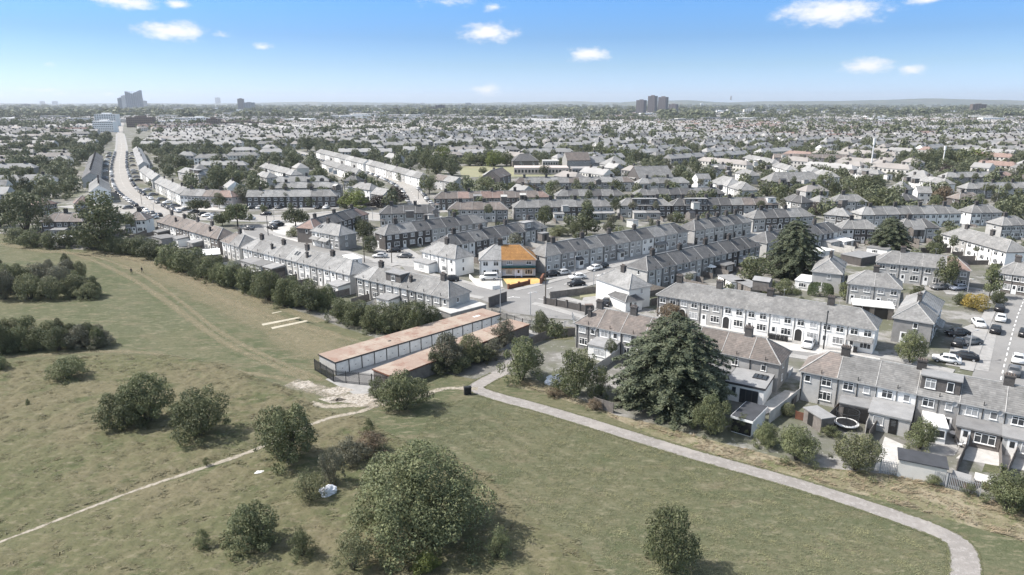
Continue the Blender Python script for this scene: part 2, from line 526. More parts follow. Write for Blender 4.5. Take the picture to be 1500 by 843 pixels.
M['mow_shade_edge'] = worn_mat('lush_grass_and_shade_edge', (.07, .082, .042), (.085, .095, .05), .5, 1.0, .9)  # dark green of the path's grass edge and the track's painted shade
M['leaf'] = leafmat('green_leaves', (.124, .145, .076))
M['leaf_dark'] = leafmat('dark_leaves', (.092, .108, .060))
M['leaf_light'] = leafmat('light_green_leaves', (.150, .165, .092))
M['leaf_bright'] = leafmat('bright_green_leaves', (.125, .155, .05))
M['leaf_grey'] = leafmat('grey_green_leaves', (.142, .148, .108))
M['leaf_mid'] = leafmat('town_leaves', (0.126, 0.145, 0.088))
M['leaf_purple'] = leafmat('dark_purple_leaves', (0.066, 0.058, 0.052))
M['leaf_gold'] = leafmat('golden_leaves', (.26, .21, .06))
M['leaf_rust'] = leafmat('rusty_leaves', (.15, .122, .085))
M['needle'] = leafmat('fir_needles', (0.072, 0.088, 0.055), trans=.05)
M['hedge'] = leafmat('hedge_leaves', (0.091, 0.124, 0.061))
M['blade'] = leafmat('meadow_blades', (.160, .155, .097), .35, trans=.25)
M['blade_short'] = leafmat('short_grass_blades', (.165, .176, .104), .4, trans=.25)
M['blade_dry'] = leafmat('dry_blades', (.27, .237, .17), .35, trans=.25)
M['bark'] = surf('bark', (.075, .065, .055), .3, 3, .95)
for k, c, r_ in (('car_white', (.78, .78, .77), .3), ('car_black', (.018, .018, .02), .25), ('car_grey', (.13, .132, .137), .3), ('car_silver', (.45, .455, .46), .28), ('car_blue', (.33, .36, .42), .3)):
    M[k] = surf(k + '_paint', c, .03, 1, r_, spec=.5)
M['tyre'] = surf('tyre_rubber', (.02, .02, .02), .1, 3, .9)
M['lamp_lens'] = surf('headlight_lens', (.6, .6, .6), .05, 3, .1)
M['cloth_dark'] = surf('dark_clothes', (.022, .022, .026), .2, 3, .9)
M['skin'] = surf('skin', (.36, .24, .18), .05, 3, .6)
M['hair'] = surf('dark_hair', (.02, .017, .015), .1, 3, .6)
M['sheet'] = surf('white_sheeting', (.68, .70, .74), .1, 3, .6)
M['awning'] = surf('white_awning', (.82, .82, .8), .05, 2, .7)
M['orange'] = surf('orange_paint', (.42, .22, .08), .08, 2, .8)
M['orange_ground'] = ground_mat('orange_forecourt', [(0, 0, 0, (.60, .40, .17)), (.8, .4, .65, (.52, .32, .11)), (3, .5, .7, (.64, .47, .27))])
M['blue_grey'] = surf('blue_grey_render', (.37, .41, .48), .05, 1, .8)
M['teal'] = surf('dark_teal_cladding', (.012, .055, .065), .1, 2, .6)
M['warm_render'] = surf('warm_grey_render', (.43, .40, .39), .05, 1, .85)
M['blue_door'] = surf('pale_blue_door', (.62, .70, .86), .03, 2, .4)
M['tower_glass'] = surf('blue_grey_tower', (.13, .16, .20), .15, .02, .4)
M['tower_dark'] = surf('dark_tower_cladding', (.15, .135, .14), .1, .05, .6)
M['tower_light'] = surf('pale_tower', (.5, .5, .5), .06, .05, .7)
M['flat_brick'] = surf('apartment_brick', (.17, .135, .115), .12, .2, .85)
M['far_ground'] = ground_mat('far_country', [(0, 0, 0, (.10, .105, .075)), (.0025, .4, .6, (.075, .085, .055)), (.008, .52, .62, (.17, .165, .14)), (.03, .5, .65, (.07, .078, .05))])
M['hill'] = ground_mat('wooded_hills', [(0, 0, 0, (.06, .075, .05)), (.002, .45, .6, (.11, .115, .075)), (.006, .5, .65, (.05, .06, .04))])

# ------------------------------------------------------------------ ground, park, roads


def sheet(name, pts, mat, z, k='structure'):
    mb = MB(); mb.poly([(p[0], p[1], z) for p in pts])
    o = mb.build(name, mat)
    bm = bmesh.new(); bm.from_mesh(o.data)
    bmesh.ops.triangulate(bm, faces=bm.faces[:])
    for f in bm.faces:
        if f.normal.z < 0: f.normal_flip()
    bm.to_mesh(o.data); bm.free()
    return kind(o, k)


def smooth(pts, n=6):
    P = [Vector((p[0], p[1], 0)) for p in pts]
    if len(P) < 3: return P
    out = []
    for i in range(len(P) - 1):
        p0, p1, p2, p3 = P[max(i - 1, 0)], P[i], P[i + 1], P[min(i + 2, len(P) - 1)]
        for j in range(n):
            t = j / n
            out.append(.5 * ((2 * p1) + (p2 - p0) * t + (2 * p0 - 5 * p1 + 4 * p2 - p3) * t * t + (3 * p1 - p0 - 3 * p2 + p3) * t ** 3))
    out.append(P[-1])
    return out


def offsets(P, w):
    """points shifted w to the left of the line"""
    out = []
    for i, p in enumerate(P):
        a, b = P[max(i - 1, 0)], P[min(i + 1, len(P) - 1)]
        d = (b - a).normalized()
        out.append(p + Vector((-d.y, d.x, 0)) * w)
    return out


def strip(name, P, w, mat, z, fade=0, jitter=0, w1=None, k='structure'):
    """a ribbon w wide along P; fade>0 adds an edge band over which a worn surface thins out"""
    n = len(P)
    ws = [(w + (w1 - w) * i / (n - 1) if w1 else w) * (1 + jitter * (random.random() - .5)) for i in range(n)]
    cols = [(-.5, -.55 if fade else 0), (-.25, .1), (0, .2), (.25, .1), (.5, -.55 if fade else 0)]
    V, T = [], []
    for (c, t) in cols:
        for i in range(n):
            a, b = P[max(i - 1, 0)], P[min(i + 1, n - 1)]
            d = (b - a).normalized()
            q = P[i] + Vector((-d.y, d.x, 0)) * (-c * ws[i])
            V.append((q.x, q.y, z)); T.append(t)
    F = []
    for c in range(4):
        for i in range(n - 1):
            F.append((c * n + i, (c + 1) * n + i, (c + 1) * n + i + 1, c * n + i + 1))
    me = bpy.data.meshes.new(name)
    me.from_pydata(V, [], F)
    me.materials.append(mat)
    at = me.attributes.new('tint', 'FLOAT', 'POINT')
    at.data.foreach_set('value', T)
    bm = bmesh.new(); bm.from_mesh(me)
    for f in bm.faces:
        if f.normal.z < 0: f.normal_flip()
    bm.to_mesh(me); bm.free()
    o = bpy.data.objects.new(name, me); COL.objects.link(o)
    return kind(o, k)


def pxs(pts): return [spot(*p) for p in pts]


sheet('ground', [(-26000, -400), (26000, -400), (26000, 30000), (-26000, 30000)], M['far_ground'], -.03)
sheet('town_ground', [(-700, 60), (900, 60), (2600, 2600), (-2300, 2600), (-700, 300)], M['town'], 0)
PARK_EDGE = [(-40, 338), (12, 344), (55, 362), (120, 366), (180, 364), (232, 380), (300, 408), (380, 436), (465, 466), (500, 480), (560, 498), (600, 500), (640, 545), (715, 560),
             (735, 548), (755, 551), (800, 561), (830, 574), (870, 596), (900, 608), (960, 622), (1000, 634), (1060, 650), (1100, 660), (1160, 676), (1200, 685), (1290, 694), (1340, 703), (1385, 715), (1435, 728), (1520, 758), (1640, 800)]
pe = [spot(*p) for p in PARK_EDGE]
sheet('park_grass', pe + [Vector((95, 30, 0)), Vector((-260, 30, 0)), Vector((-330, 200, 0))], M['turf'], .02)
MEADOW = [(-60, 536), (60, 527), (160, 519), (250, 520), (330, 534), (385, 556), (440, 575), (470, 600), (540, 612), (566, 632), (600, 650), (660, 668), (720, 700), (770, 752), (850, 795), (900, 850), (930, 960)]
md = [spot(*p) for p in MEADOW]
def rough_ground(name, poly, mat, step, hmax, z0, label=None):
    """tussocky ground: a fine grid whose humps are real relief"""
    xs = [p[0] for p in poly]; ys = [p[1] for p in poly]
    nx = int((max(xs) - min(xs)) / step); ny = int((max(ys) - min(ys)) / step)
    X, Y = np.meshgrid(min(xs) + step * np.arange(nx + 1), min(ys) + step * np.arange(ny + 1))
    X = X.ravel() + RNG.normal(size=X.size) * step * .2; Y = Y.ravel() + RNG.normal(size=Y.size) * step * .2
    # distance to the outline fades the humps out
    d = np.full(len(X), 1e9)
    for i in range(len(poly)):
        ax, ay = poly[i][:2]; bx, by = poly[(i + 1) % len(poly)][:2]
        t = np.clip(((X - ax) * (bx - ax) + (Y - ay) * (by - ay)) / ((bx - ax) ** 2 + (by - ay) ** 2 + 1e-9), 0, 1)
        d = np.minimum(d, np.hypot(X - ax - t * (bx - ax), Y - ay - t * (by - ay)))
    dt = np.full(len(X), 1e9)
    for q in TRACK: dt = np.minimum(dt, np.hypot(X - q.x, Y - q.y))
    ins = poly_contains(poly, X, Y)
    f = np.clip(d / 2.5, 0, 1) * np.clip((dt - .9) / 1.2, 0, 1)
    Z = np.zeros(len(X))
    for i in range(len(X)):
        if not ins[i] or f[i] <= 0: continue
        v = Vector((X[i] * .55 + Y[i] * .22, Y[i] * .85 - X[i] * .2, 0))
        a = mnoise.noise(v) * .5 + mnoise.noise(v * 2.3) * .38 + mnoise.noise(v * 4.9) * .22
        Z[i] = (max(a + .25, 0)) * hmax * f[i]
    Z += RNG.random(len(X)) * .05 * f
    m = nx + 1
    q = np.arange(nx * ny); r_, c_ = q // nx, q % nx
    F = np.stack([r_ * m + c_, r_ * m + c_ + 1, (r_ + 1) * m + c_ + 1, (r_ + 1) * m + c_], 1)
    F = F[ins[F].all(1)]
    o = put(name, np_mesh(name, np.stack([X, Y, z0 + Z], 1), F, mat))
    o.data.polygons.foreach_set('use_smooth', np.ones(len(F), dtype=bool))
    return kind(o, 'structure')


def poly_contains(poly, x, y):
    c = np.zeros(len(x), bool); j = len(poly) - 1
    for i in range(len(poly)):
        xi, yi, xj, yj = poly[i][0], poly[i][1], poly[j][0], poly[j][1]
        m = ((yi > y) != (yj > y)) & (x < (xj - xi) * (y - yi) / (yj - yi + 1e-12) + xi)
        c ^= m; j = i
    return c


TRACK = smooth(pxs([(700, 570), (650, 570), (610, 583), (560, 590), (530, 603), (470, 617), (372, 660), (300, 685), (240, 705), (185, 724), (130, 745), (60, 772), (-30, 806)]), 6)
rough_ground('rough_meadow', [(p.x, p.y) for p in md] + [(-42, 42), (-100, 75)], M['meadow'], .33, .5, .028)
# dry verge between the footpath and the back gardens
VERGE_T = [(755, 551), (800, 561), (830, 574), (870, 596), (900, 608), (960, 622), (1000, 634), (1060, 650), (1100, 660), (1160, 676), (1200, 685), (1290, 694), (1340, 703), (1385, 715), (1435, 728), (1520, 758)]
VERGE_B = [(1520, 800), (1400, 765), (1250, 722), (1100, 683), (960, 640), (880, 605), (800, 577), (745, 566)]
sheet('dry_verge', pxs(VERGE_T) + pxs(VERGE_B), M['drygrass'], .026)
PATH = smooth(pxs([(757, 525), (735, 545), (708, 560), (698, 570), (730, 582), (790, 598), (880, 625), (1000, 662), (1150, 704), (1270, 742), (1350, 770), (1392, 788), (1410, 806), (1414, 835), (1408, 880), (1395, 960)]), 8)
strip('grass_edge', offsets(PATH[14:], -1.55), 1.3, M['mow_shade_edge'], .032, fade=1, jitter=.6)
strip('footpath', PATH, 2.5, M['gravel'], .038, jitter=.14)
for sd_ in (-1.3, 1.3): strip('grass_edge', offsets(PATH[10:], sd_), .7, M['turfedge'], .042, fade=1, jitter=.8)
TRACK = smooth(pxs([(700, 570), (650, 570), (610, 583), (560, 590), (530, 603), (470, 617), (372, 660), (300, 685), (240, 705), (185, 724), (130, 745), (60, 772), (-30, 806)]), 6)
strip('dirt_track', TRACK, 1.9, M['dust'], .04, fade=1, jitter=.5, w1=.58)
strip('rubble_ground', smooth(pxs([(425, 561), (470, 572), (510, 583), (560, 592)]), 5), 5.5, M['rubble'], .045, fade=1, jitter=.3)
strip('dirt_track', smooth(pxs([(455, 590), (480, 596), (520, 594), (565, 592)]), 5), 2.2, M['dust'], .034, fade=1, jitter=.3)
strip('worn_track', smooth(pxs([(60, 362), (120, 376), (180, 402), (230, 432), (290, 476), (340, 508), (400, 535), (450, 556)]), 6), 2.6, M['worn'], .03, fade=1, jitter=.4)
strip('worn_track', smooth(pxs([(130, 373), (200, 398), (262, 440), (320, 485), (390, 522), (470, 556)]), 6), 2.0, M['worn'], .032, fade=1, jitter=.4)
strip('worn_track', smooth(pxs([(165, 371), (250, 398), (330, 440), (420, 470), (520, 500)]), 6), 3.5, M['worn'], .028, fade=1, jitter=.6)
strip('worn_track', smooth(pxs([(0, 356), (60, 368), (150, 374), (230, 386), (300, 414), (390, 444), (470, 472)]), 6), 4.0, M['worn'], .034, fade=1, jitter=.6)
strip('worn_track', smooth(pxs([(0, 525), (80, 519), (170, 515), (240, 521), (330, 541), (420, 556)]), 6), 2.2, M['worn'], .036, fade=1, jitter=.5)
strip('grass_edge', offsets(TRACK[30:], -1.1), 1.6, M['mow_shade_edge'], .036, fade=1, jitter=.5)  # dark band paints in the shade of taller grass along the track
strip('worn_turf', smooth(pxs([(150, 366), (240, 398), (330, 440), (430, 490), (500, 530)]), 6), 15, M['worn'], .0235, fade=1, jitter=.4)
sheet('cricket_strip', pxs([(383, 475), (438, 464.6), (441, 466), (385, 477.5)]), M['strip'], .03)
sheet('cricket_strip', pxs([(397, 480), (449, 469.4), (452, 471), (399, 482.5)]), M['strip'], .03)
sheet('cricket_strip', pxs([(398, 459), (412, 456), (413, 456.8), (399, 460)]), M['strip'], .03)
# broken concrete pads in the grass
for i, q in enumerate([[(470, 573), (497, 566), (520, 572), (492, 580)], [(482, 588), (512, 578), (546, 577), (520, 592)], [(519, 592), (546, 577.8), (556, 584), (530, 596)], [(466, 585), (490, 581), (508, 586), (485, 592)], [(428, 562), (452, 558), (465, 566), (440, 570)]]):
    sheet('concrete_pad', pxs(q), M['pad'], .05)

OCC = {}
CELL = 3.0


def mark(x0, y0, ux, uy, L, Dp, pad=0):
    """mark a rectangle (from corner x0,y0 along u for L and to the left for Dp) as taken"""
    n = max(2, int((L + 2 * pad) / CELL * 1.6)); k = max(2, int((Dp + 2 * pad) / CELL * 1.6))
    for i in range(n + 1):
        for j in range(k + 1):
            a = -pad + (L + 2 * pad) * i / n; b = -pad + (Dp + 2 * pad) * j / k
            OCC[(int((x0 + ux * a - uy * b) // CELL), int((y0 + uy * a + ux * b) // CELL))] = 1


def taken(x, y, r=0):
    if r <= 0: return (int(x // CELL), int(y // CELL)) in OCC
    n = int(math.ceil(r / CELL))
    cx, cy = int(x // CELL), int(y // CELL)
    for i in range(-n, n + 1):
        for j in range(-n, n + 1):
            if (cx + i, cy + j) in OCC: return True
    return False


def mark_line(P, w):
    for a, b in zip(P[:-1], P[1:]):
        d = b - a
        n = max(1, int(d.length / 2))
        for i in range(n + 1):
            p = a + d * (i / n)
            k = int(w / 2 / CELL) + 1
            for s in range(-k, k + 1):
                for t in range(-k, k + 1):
                    OCC[(int(p.x // CELL) + s, int(p.y // CELL) + t)] = 1


ROADS = {
    'estate_road': ([(372, 330), (378, 343), (430, 356), (500, 376), (560, 394), (640, 413), (700, 427), (760, 437)], 6.5, 'tarmac'),
    'side_street': ([(748, 436), (800, 424), (860, 408), (930, 386), (1000, 365), (1070, 347), (1130, 331)], 6.5, 'tarmac'),
    'terrace_street': ([(756, 436), (800, 440), (860, 456), (930, 474), (1010, 489), (1100, 503), (1180, 514), (1300, 536), (1440, 566), (1600, 600)], 6.0, 'tarmac'),
    'right_street': ([(1462, 575), (1470, 540), (1480, 500), (1490, 465), (1500, 440), (1512, 418)], 7.5, 'tarmac'),
    'close_road': ([(1488, 455), (1460, 438), (1420, 428), (1380, 424)], 6.0, 'tarmac'),
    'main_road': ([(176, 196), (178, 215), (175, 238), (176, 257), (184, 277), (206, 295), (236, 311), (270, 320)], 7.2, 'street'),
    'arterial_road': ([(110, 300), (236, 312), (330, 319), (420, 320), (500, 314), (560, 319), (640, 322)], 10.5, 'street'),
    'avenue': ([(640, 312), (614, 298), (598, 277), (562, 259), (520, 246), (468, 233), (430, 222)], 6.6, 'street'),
    'link_street': ([(470, 318), (500, 330), (545, 350), (580, 370), (600, 385), (615, 400)], 6, 'tarmac'),
}
ROADP = {}
for i, (nm, (pts, w, mt)) in enumerate(ROADS.items()):
    P = smooth(pxs(pts), 6)
    ROADP[nm] = P
    strip(nm, P, w, M[mt], .012 + i * .004)
    pw = 1.9 if w < 9 else 2.6
    for s in (-1, 1):
        Q = offsets(P, s * (w / 2 + pw / 2))
        # raised pavement with a kerb
        V, F = [], []
        n = len(Q)
        A, B = offsets(P, s * (w / 2)), offsets(P, s * (w / 2 + pw))
        # leave the pavement out where another road crosses
        zt = .11 + i * .003
        for k_ in range(n - 1):
            mid = (Q[k_] + Q[k_ + 1]) / 2
            clash = False
            for nm2, (pts2, w2, _) in ROADS.items():
                if nm2 == nm: continue
                P2 = ROADP.get(nm2) or smooth(pxs(pts2), 6)
                ROADP.setdefault(nm2, P2)
                if min((mid - p).length for p in P2) < w2 / 2 + 2.2: clash = True; break
            if clash: continue
            b = len(V)
            V += [(A[k_].x, A[k_].y, .0), (A[k_ + 1].x, A[k_ + 1].y, .0), (A[k_].x, A[k_].y, zt), (A[k_ + 1].x, A[k_ + 1].y, zt), (B[k_].x, B[k_].y, zt), (B[k_ + 1].x, B[k_ + 1].y, zt), (B[k_].x, B[k_].y, 0), (B[k_ + 1].x, B[k_ + 1].y, 0)]
            F += [(b, b + 1, b + 3, b + 2), (b + 2, b + 3, b + 5, b + 4), (b + 4, b + 5, b + 7, b + 6)]
        if F:
            me = bpy.data.meshes.new('pavement'); me.from_pydata(V, [], F); me.materials.append(M['pave'])
            bm = bmesh.new(); bm.from_mesh(me); bmesh.ops.remove_doubles(bm, verts=bm.verts[:], dist=.001); bmesh.ops.recalc_face_normals(bm, faces=bm.faces[:])
            for f in bm.faces:
                if abs(f.normal.z) > .5 and f.normal.z < 0: f.normal_flip()
            bm.to_mesh(me); bm.free()
            o = bpy.data.objects.new('pavement', me); COL.objects.link(o); kind(o, 'structure')
    mark_line(P, w + 2 * pw)
# painted centre dashes
mb = MB()
for nm, gap in (('right_street', 3.4), ('main_road', 7), ('terrace_street', 6), ('side_street', 6), ('avenue', 7)):
    P = ROADP[nm]; acc = 0
    for a, b in zip(P[:-1], P[1:]):
        d = (b - a); l = d.length
        while acc < l:
            c = a + d * (acc / l)
            u = d.normalized()
            mb.poly([(c.x + u.x * s * .9 - u.y * t * .09, c.y + u.y * s * .9 + u.x * t * .09, .066) for s, t in ((-1, -1), (1, -1), (1, 1), (-1, 1))])
            acc += gap
        acc -= l
kind(mb.build('road_marking', M['line']), 'structure')

# ------------------------------------------------------------------ houses
ORD = ['first', 'second', 'third', 'fourth', 'fifth', 'sixth', 'seventh', 'eighth', 'ninth', 'tenth', 'eleventh', 'twelfth', 'thirteenth', 'fourteenth', 'fifteenth', 'sixteenth', 'seventeenth']
WALLWORD = {'W': 'white', 'C': 'cream', 'L': 'light grey', 'M': 'grey', 'D': 'dark brick', 'B': 'brown brick', 'S': 'pale'}
WIN = {}


def window_meshes(w, h, k, simple):
    key = (round(w, 2), round(h, 2), k, simple)
    if key in WIN: return WIN[key]
    f, p = MB(), MB()
    t = .075
    f.box(-w / 2, w / 2, -.07, .02, 0, t); f.box(-w / 2, w / 2, -.07, .02, h - t, h)
    f.box(-w / 2, -w / 2 + t, -.068, .02, t, h - t); f.box(w / 2 - t, w / 2, -.068, .02, t, h - t)
    nm = {'a': 1, 'b': 2, 's': 0}[k]
    for i in range(nm):
        x = -w / 2 + w * (i + 1) / (nm + 1)
        f.box(x - .035, x + .035, -.066, .02, t, h - t)
    if k != 's':
        x1 = -w / 2 + w / (nm + 1)
        f.box(-w / 2 + t, x1 - .035, -.064, .02, h * .68, h * .68 + .06)
        f.box(w / 2 - w / (nm + 1) + .035, w / 2 - t, -.064, .02, h * .68, h * .68 + .06)
    f.box(-w / 2 - .06, w / 2 + .06, -.13, .0, -.07, -.002)
    p.box(-w / 2 + t * .6, w / 2 - t * .6, -.035, .01, t * .6, h - t * .6)
    if simple:
        f2 = MB()
        f2.v, f2.f, f2.m = list(f.v), list(f.f), [0] * len(f.f)
        b = len(f2.v); f2.v += p.v; f2.f += [tuple(b + i for i in q) for q in p.f]; f2.m += [1] * len(p.f)
        WIN[key] = (f2.mesh('window', [M['frame'], M['glass']]), None)
    else:
        WIN[key] = (f.mesh('window', M['frame']), p.mesh('pane', M['glass']), p.mesh('pane', M['curtain']))
    return WIN[key]


def add_window(par, x, y, z, w, h, k='a', rz=0, simple=False, name='window'):
    ms = window_meshes(w, h, k, simple)
    o = put(name, ms[0], par, (x, y, z), rz)
    if ms[1]: put('pane', ms[1] if random.random() < .62 else ms[2], o)
    return o


DOORM = {}


def door_meshes(kd):
    if kd in DOORM: return DOORM[kd]
    d, g = MB(), MB()
    d.box(-.5, .5, -.05, .02, 0, 2.1)
    g.box(-.25, .25, -.065, -.04, 1.1, 1.9)
    col = {'w': 'frame', 'd': 'black', 'b': 'blue_door'}[kd]
    DOORM[kd] = (d.mesh('door', M[col]), g.mesh('pane', M['glass']))
    return DOORM[kd]


def add_door(par, x, y, kd='w', rz=0, z=.05):
    a, b = door_meshes(kd)
    o = put('door', a, par, (x, y, z), rz); put('pane', b, o)
    return o


def arch_mesh():
    if 'arch' in DOORM: return DOORM['arch']
    r, d = MB(), MB()
    n = 10
    for i in range(n):
        a0, a1 = math.pi * i / n, math.pi * (i + 1) / n
        c0, s0, c1, s1 = math.cos(a0), math.sin(a0), math.cos(a1), math.sin(a1)
        for yy in (-.1,):
            r.poly([(.85 * c1, yy, 1.75 + .85 * s1), (.6 * c1, yy, 1.75 + .6 * s1), (.6 * c0, yy, 1.75 + .6 * s0), (.85 * c0, yy, 1.75 + .85 * s0)])
        r.poly([(.85 * c0, -.1, 1.75 + .85 * s0), (.85 * c0, .02, 1.75 + .85 * s0), (.85 * c1, .02, 1.75 + .85 * s1), (.85 * c1, -.1, 1.75 + .85 * s1)])
        d.poly([(.6 * c1, -.03, 1.75 + .6 * s1), (0, -.03, 1.75), (.6 * c0, -.03, 1.75 + .6 * s0)])
    r.box(-.85, -.6, -.1, .02, 0, 1.75); r.box(.6, .85, -.1, .02, 0, 1.75)
    d.poly([(-.6, -.03, 0), (.6, -.03, 0), (.6, -.03, 1.75), (-.6, -.03, 1.75)])
    DOORM['arch'] = (r.mesh('doorway_surround', M['frame']), d.mesh('passage_shade', M['pipe']))  # flat dark panel paints in the shade of the arched recess
    return DOORM['arch']


CHIM = {}


def chimney_mesh(h, pots, w=1.15, dp=.68):
    key = (round(h, 1), pots, w)
    if key not in CHIM:
        a, b = MB(), MB()
        a.box(-w / 2, w / 2, -dp / 2, dp / 2, -1.1, h - .2)
        a.box(-w / 2 - .07, w / 2 + .07, -dp / 2 - .07, dp / 2 + .07, h - .2, h)
        a.box(-w / 2 - .05, w / 2 + .05, -dp / 2 - .05, dp / 2 + .05, -1.0, -.22, 1)
        b.tube((0, 0, h), (0, 0, h + .3), .12, .1, 7)
        CHIM[key] = (a.mesh('chimney', [M['chim'], M['ridge']]), b.mesh('chimney_pot', M['pot']))
    return CHIM[key]


def add_chimney(par, x, y, z, h=1.35, pots=4, w=1.15, dp=.68, rz=0):
    a, b = chimney_mesh(h, pots, w, dp)
    o = put('chimney', a, par, (x, y, z), rz)
    for i in range(pots): put('chimney_pot', b, o, (-w / 2 + w * (i + .5) / pots, 0, 0))
    return o


def ridge_strip(mb, p, q, r=.11):
    mb.tube(p, q, r, r, 4)


def house(c, rz, Wd, D, wall, roof, label, group, left='n', right='n', he=4.8, pitch=.72, style='rear', detail=2, chim=(), rearstack=False,
          dormer=None, ext=None, seed=0, porch=None, name='terraced_house', arch=False, seams=True, dish=False, door='w', bands=None, wins=None):
    """one house: x along the seen front, y away from it. left/right: n party wall, h hipped end, g gabled end"""
    rr = random.Random(seed)
    root = thing(name, label, 'house', (c.x, c.y, 0), rz, group)
    x0, x1 = -Wd / 2, Wd / 2
    o, mid = .3, D / 2
    zr = he + mid * pitch
    zo = he - o * pitch
    mb = MB()
    # walls, only where the house meets the open air; party walls stay with the taller gable
    mb.poly([(x0, 0, 0), (x1, 0, 0), (x1, 0, he), (x0, 0, he)])
    mb.poly([(x1, D, 0), (x0, D, 0), (x0, D, he), (x1, D, he)])
    for s, e in ((x0, left), (x1, right)):
        if e == 'n':
            s2 = s * .996
            pts = [(s2, 0, 0), (s2, D, 0), (s2, D, he - .05), (s2, 0, he - .05)]
        elif e == 'g':
            pts = [(s, 0, 0), (s, D, 0), (s, D, he), (s, mid, zr - .06), (s, 0, he)]
        else:
            pts = [(s, 0, 0), (s, D, 0), (s, D, he), (s, 0, he)]
        if s < 0: pts = pts[::-1]
        mb.poly(pts)
    w_ = mb.build('wall', M[wall], root)
    # roof
    hip = min(mid * .95, Wd * .9)
    xl, xr = x0, x1
    rl, rrr = x0, x1
    if left == 'h': xl = x0 - o; rl = x0 + hip
    elif left == 'g': xl = rl = x0 - .12
    if right == 'h': xr = x1 + o; rrr = x1 - hip
    elif right == 'g': xr = rrr = x1 + .12
    if rl > rrr: rl = rrr = (rl + rrr) / 2
    mb = MB()
    A, B_, C_, D_ = (xl, -o, zo), (xr, -o, zo), (xr, D + o, zo), (xl, D + o, zo)
    E, F = (rl, mid, zr), (rrr, mid, zr)
    mb.poly([A, B_, F, E] if rl < rrr else [A, B_, F]); mb.poly([C_, D_, E, F] if rl < rrr else [C_, D_, E])
    if left == 'h': mb.poly([D_, A, E])
    if right == 'h': mb.poly([B_, C_, F])
    dn = lambda p, k=.16: (p[0], p[1], p[2] - k)
    ro = mb.build('roof', M[roof], root)
    fb = MB()
    fb.poly([dn(A), dn(B_), B_, A]); fb.poly([dn(C_), dn(D_), D_, C_])
    if left == 'h': fb.poly([dn(D_), dn(A), A, D_])
    if right == 'h': fb.poly([dn(B_), dn(C_), C_, B_])
    ins = .02
    fb.poly([dn(A), (xl, ins, zo - .16), (xr, ins, zo - .16), dn(B_)])
    if detail >= 1:
        fb.build('gutter', M['fascia'] if detail > 1 else M['pipe'], ro)
        rt = MB()
        if rl < rrr: ridge_strip(rt, (rl, mid, zr + .02), (rrr, mid, zr + .02))
        if left == 'h':
            ridge_strip(rt, A, E); ridge_strip(rt, D_, E)
        if right == 'h':
            ridge_strip(rt, B_, F); ridge_strip(rt, C_, F)
        if seams and left == 'n':
            ridge_strip(rt, (x0, -o, zo + .01), (x0, mid, zr + .01), .07)
        rt.build('ridge_tiles', M['ridge'], ro)
    if detail >= 1:
        pm = MB(); xp = x0 + (.12 if left == 'n' else .25)
        pm.box(xp - .05, xp + .05, -.1, -.005, .05, he - .25)
        if style == 'rear' and detail > 1: pm.box(xp + Wd * .5, xp + Wd * .5 + .09, -.1, -.005, .05, he + .5)
        pm.build('drainpipe', M['pipe'], root)
    for cx in chim:
        x = x0 + Wd * cx
        x = max(min(x, rrr if right != 'n' else x1), rl if left != 'n' else x0)
        add_chimney(root, x, mid, zr, rr.uniform(1.15, 1.45), 4 if detail > 1 else 2)
    if detail > 1 and rr.random() < .45:
        am = MB(); ax = rr.uniform(-.3, .3)
        am.tube((0, 0, 0), (0, 0, 1.5), .025, .02, 5); am.tube((-.5, 0, 1.4), (.5, 0, 1.4), .015, .015, 4)
        for q in (-.4, -.2, 0, .2, .4): am.tube((q, -.22, 1.4), (q, .22, 1.4), .012, .012, 4)
        put('aerial', am.mesh('aerial', M['steel']), root, (x0 + Wd * (.5 + ax), mid, zr), rr.uniform(0, 3))
    if detail > 1 and not dormer and roof != 'ro' and c.y > 150 and rr.random() < .2:
        sk = MB(); yy = mid * rr.uniform(.35, .6); zz = he + yy * pitch
        for q in (0, 1) if rr.random() < .5 else (0,):
            xx = x0 + Wd * .4 + q * 1.1
            sk.poly([(xx, yy - .5, zz - .5 * pitch + .06), (xx + .75, yy - .5, zz - .5 * pitch + .06), (xx + .75, yy + .5, zz + .5 * pitch + .06), (xx, yy + .5, zz + .5 * pitch + .06)])
            sm_ = sk.build('rooflight', M['glass'], ro); sk = MB()
    if rearstack:
        add_chimney(root, x0 + Wd * .45, mid * .45, he + mid * .45 * pitch, 1.25, 1, .6, .5)
    # windows and doors
    sm = detail < 2
    y = 0
    zu, zl = he - 1.75, .85
    if wins is not None:
        for (fx, z, w, h, k) in wins: add_window(root, x0 + Wd * fx, y, z, w, h, k, 0, sm)
    elif style == 'front':
        add_window(root, x0 + Wd * .27, y, zu, 1.25, 1.15, 'a', 0, sm)
        add_window(root, x0 + Wd * .75, y, zu, 1.25, 1.15, 'a', 0, sm)
        add_window(root, x0 + Wd * (.72 if not arch else .74), y, zl, 1.75, 1.3, 'b', 0, sm)
        if arch:
            a, b = arch_mesh(); q = put('arched_doorway', a, root, (x0 + Wd * .22, 0, .02)); put('passage_shade', b, q)
        else:
            add_door(root, x0 + Wd * .22, y, door)
    else:
        add_window(root, x0 + Wd * .3, y, zu, 1.35, 1.15, 'a', 0, sm)
        add_window(root, x0 + Wd * .78, y, zu + .1, .8, 1.0, 's', 0, sm)
        if ext is None:
            add_window(root, x0 + Wd * .36, y, zl, 1.6, 1.25, 'b', 0, sm)
            add_door(root, x0 + Wd * .8, y, door)
    if right in 'hg' and detail >= 1:
        add_window(root, x1, D * .42, zu + .1, .75, 1.05, 's', R(90), sm)
        if detail > 1: add_window(root, x1, D * .42, zl + .2, .75, 1.05, 's', R(90), sm)
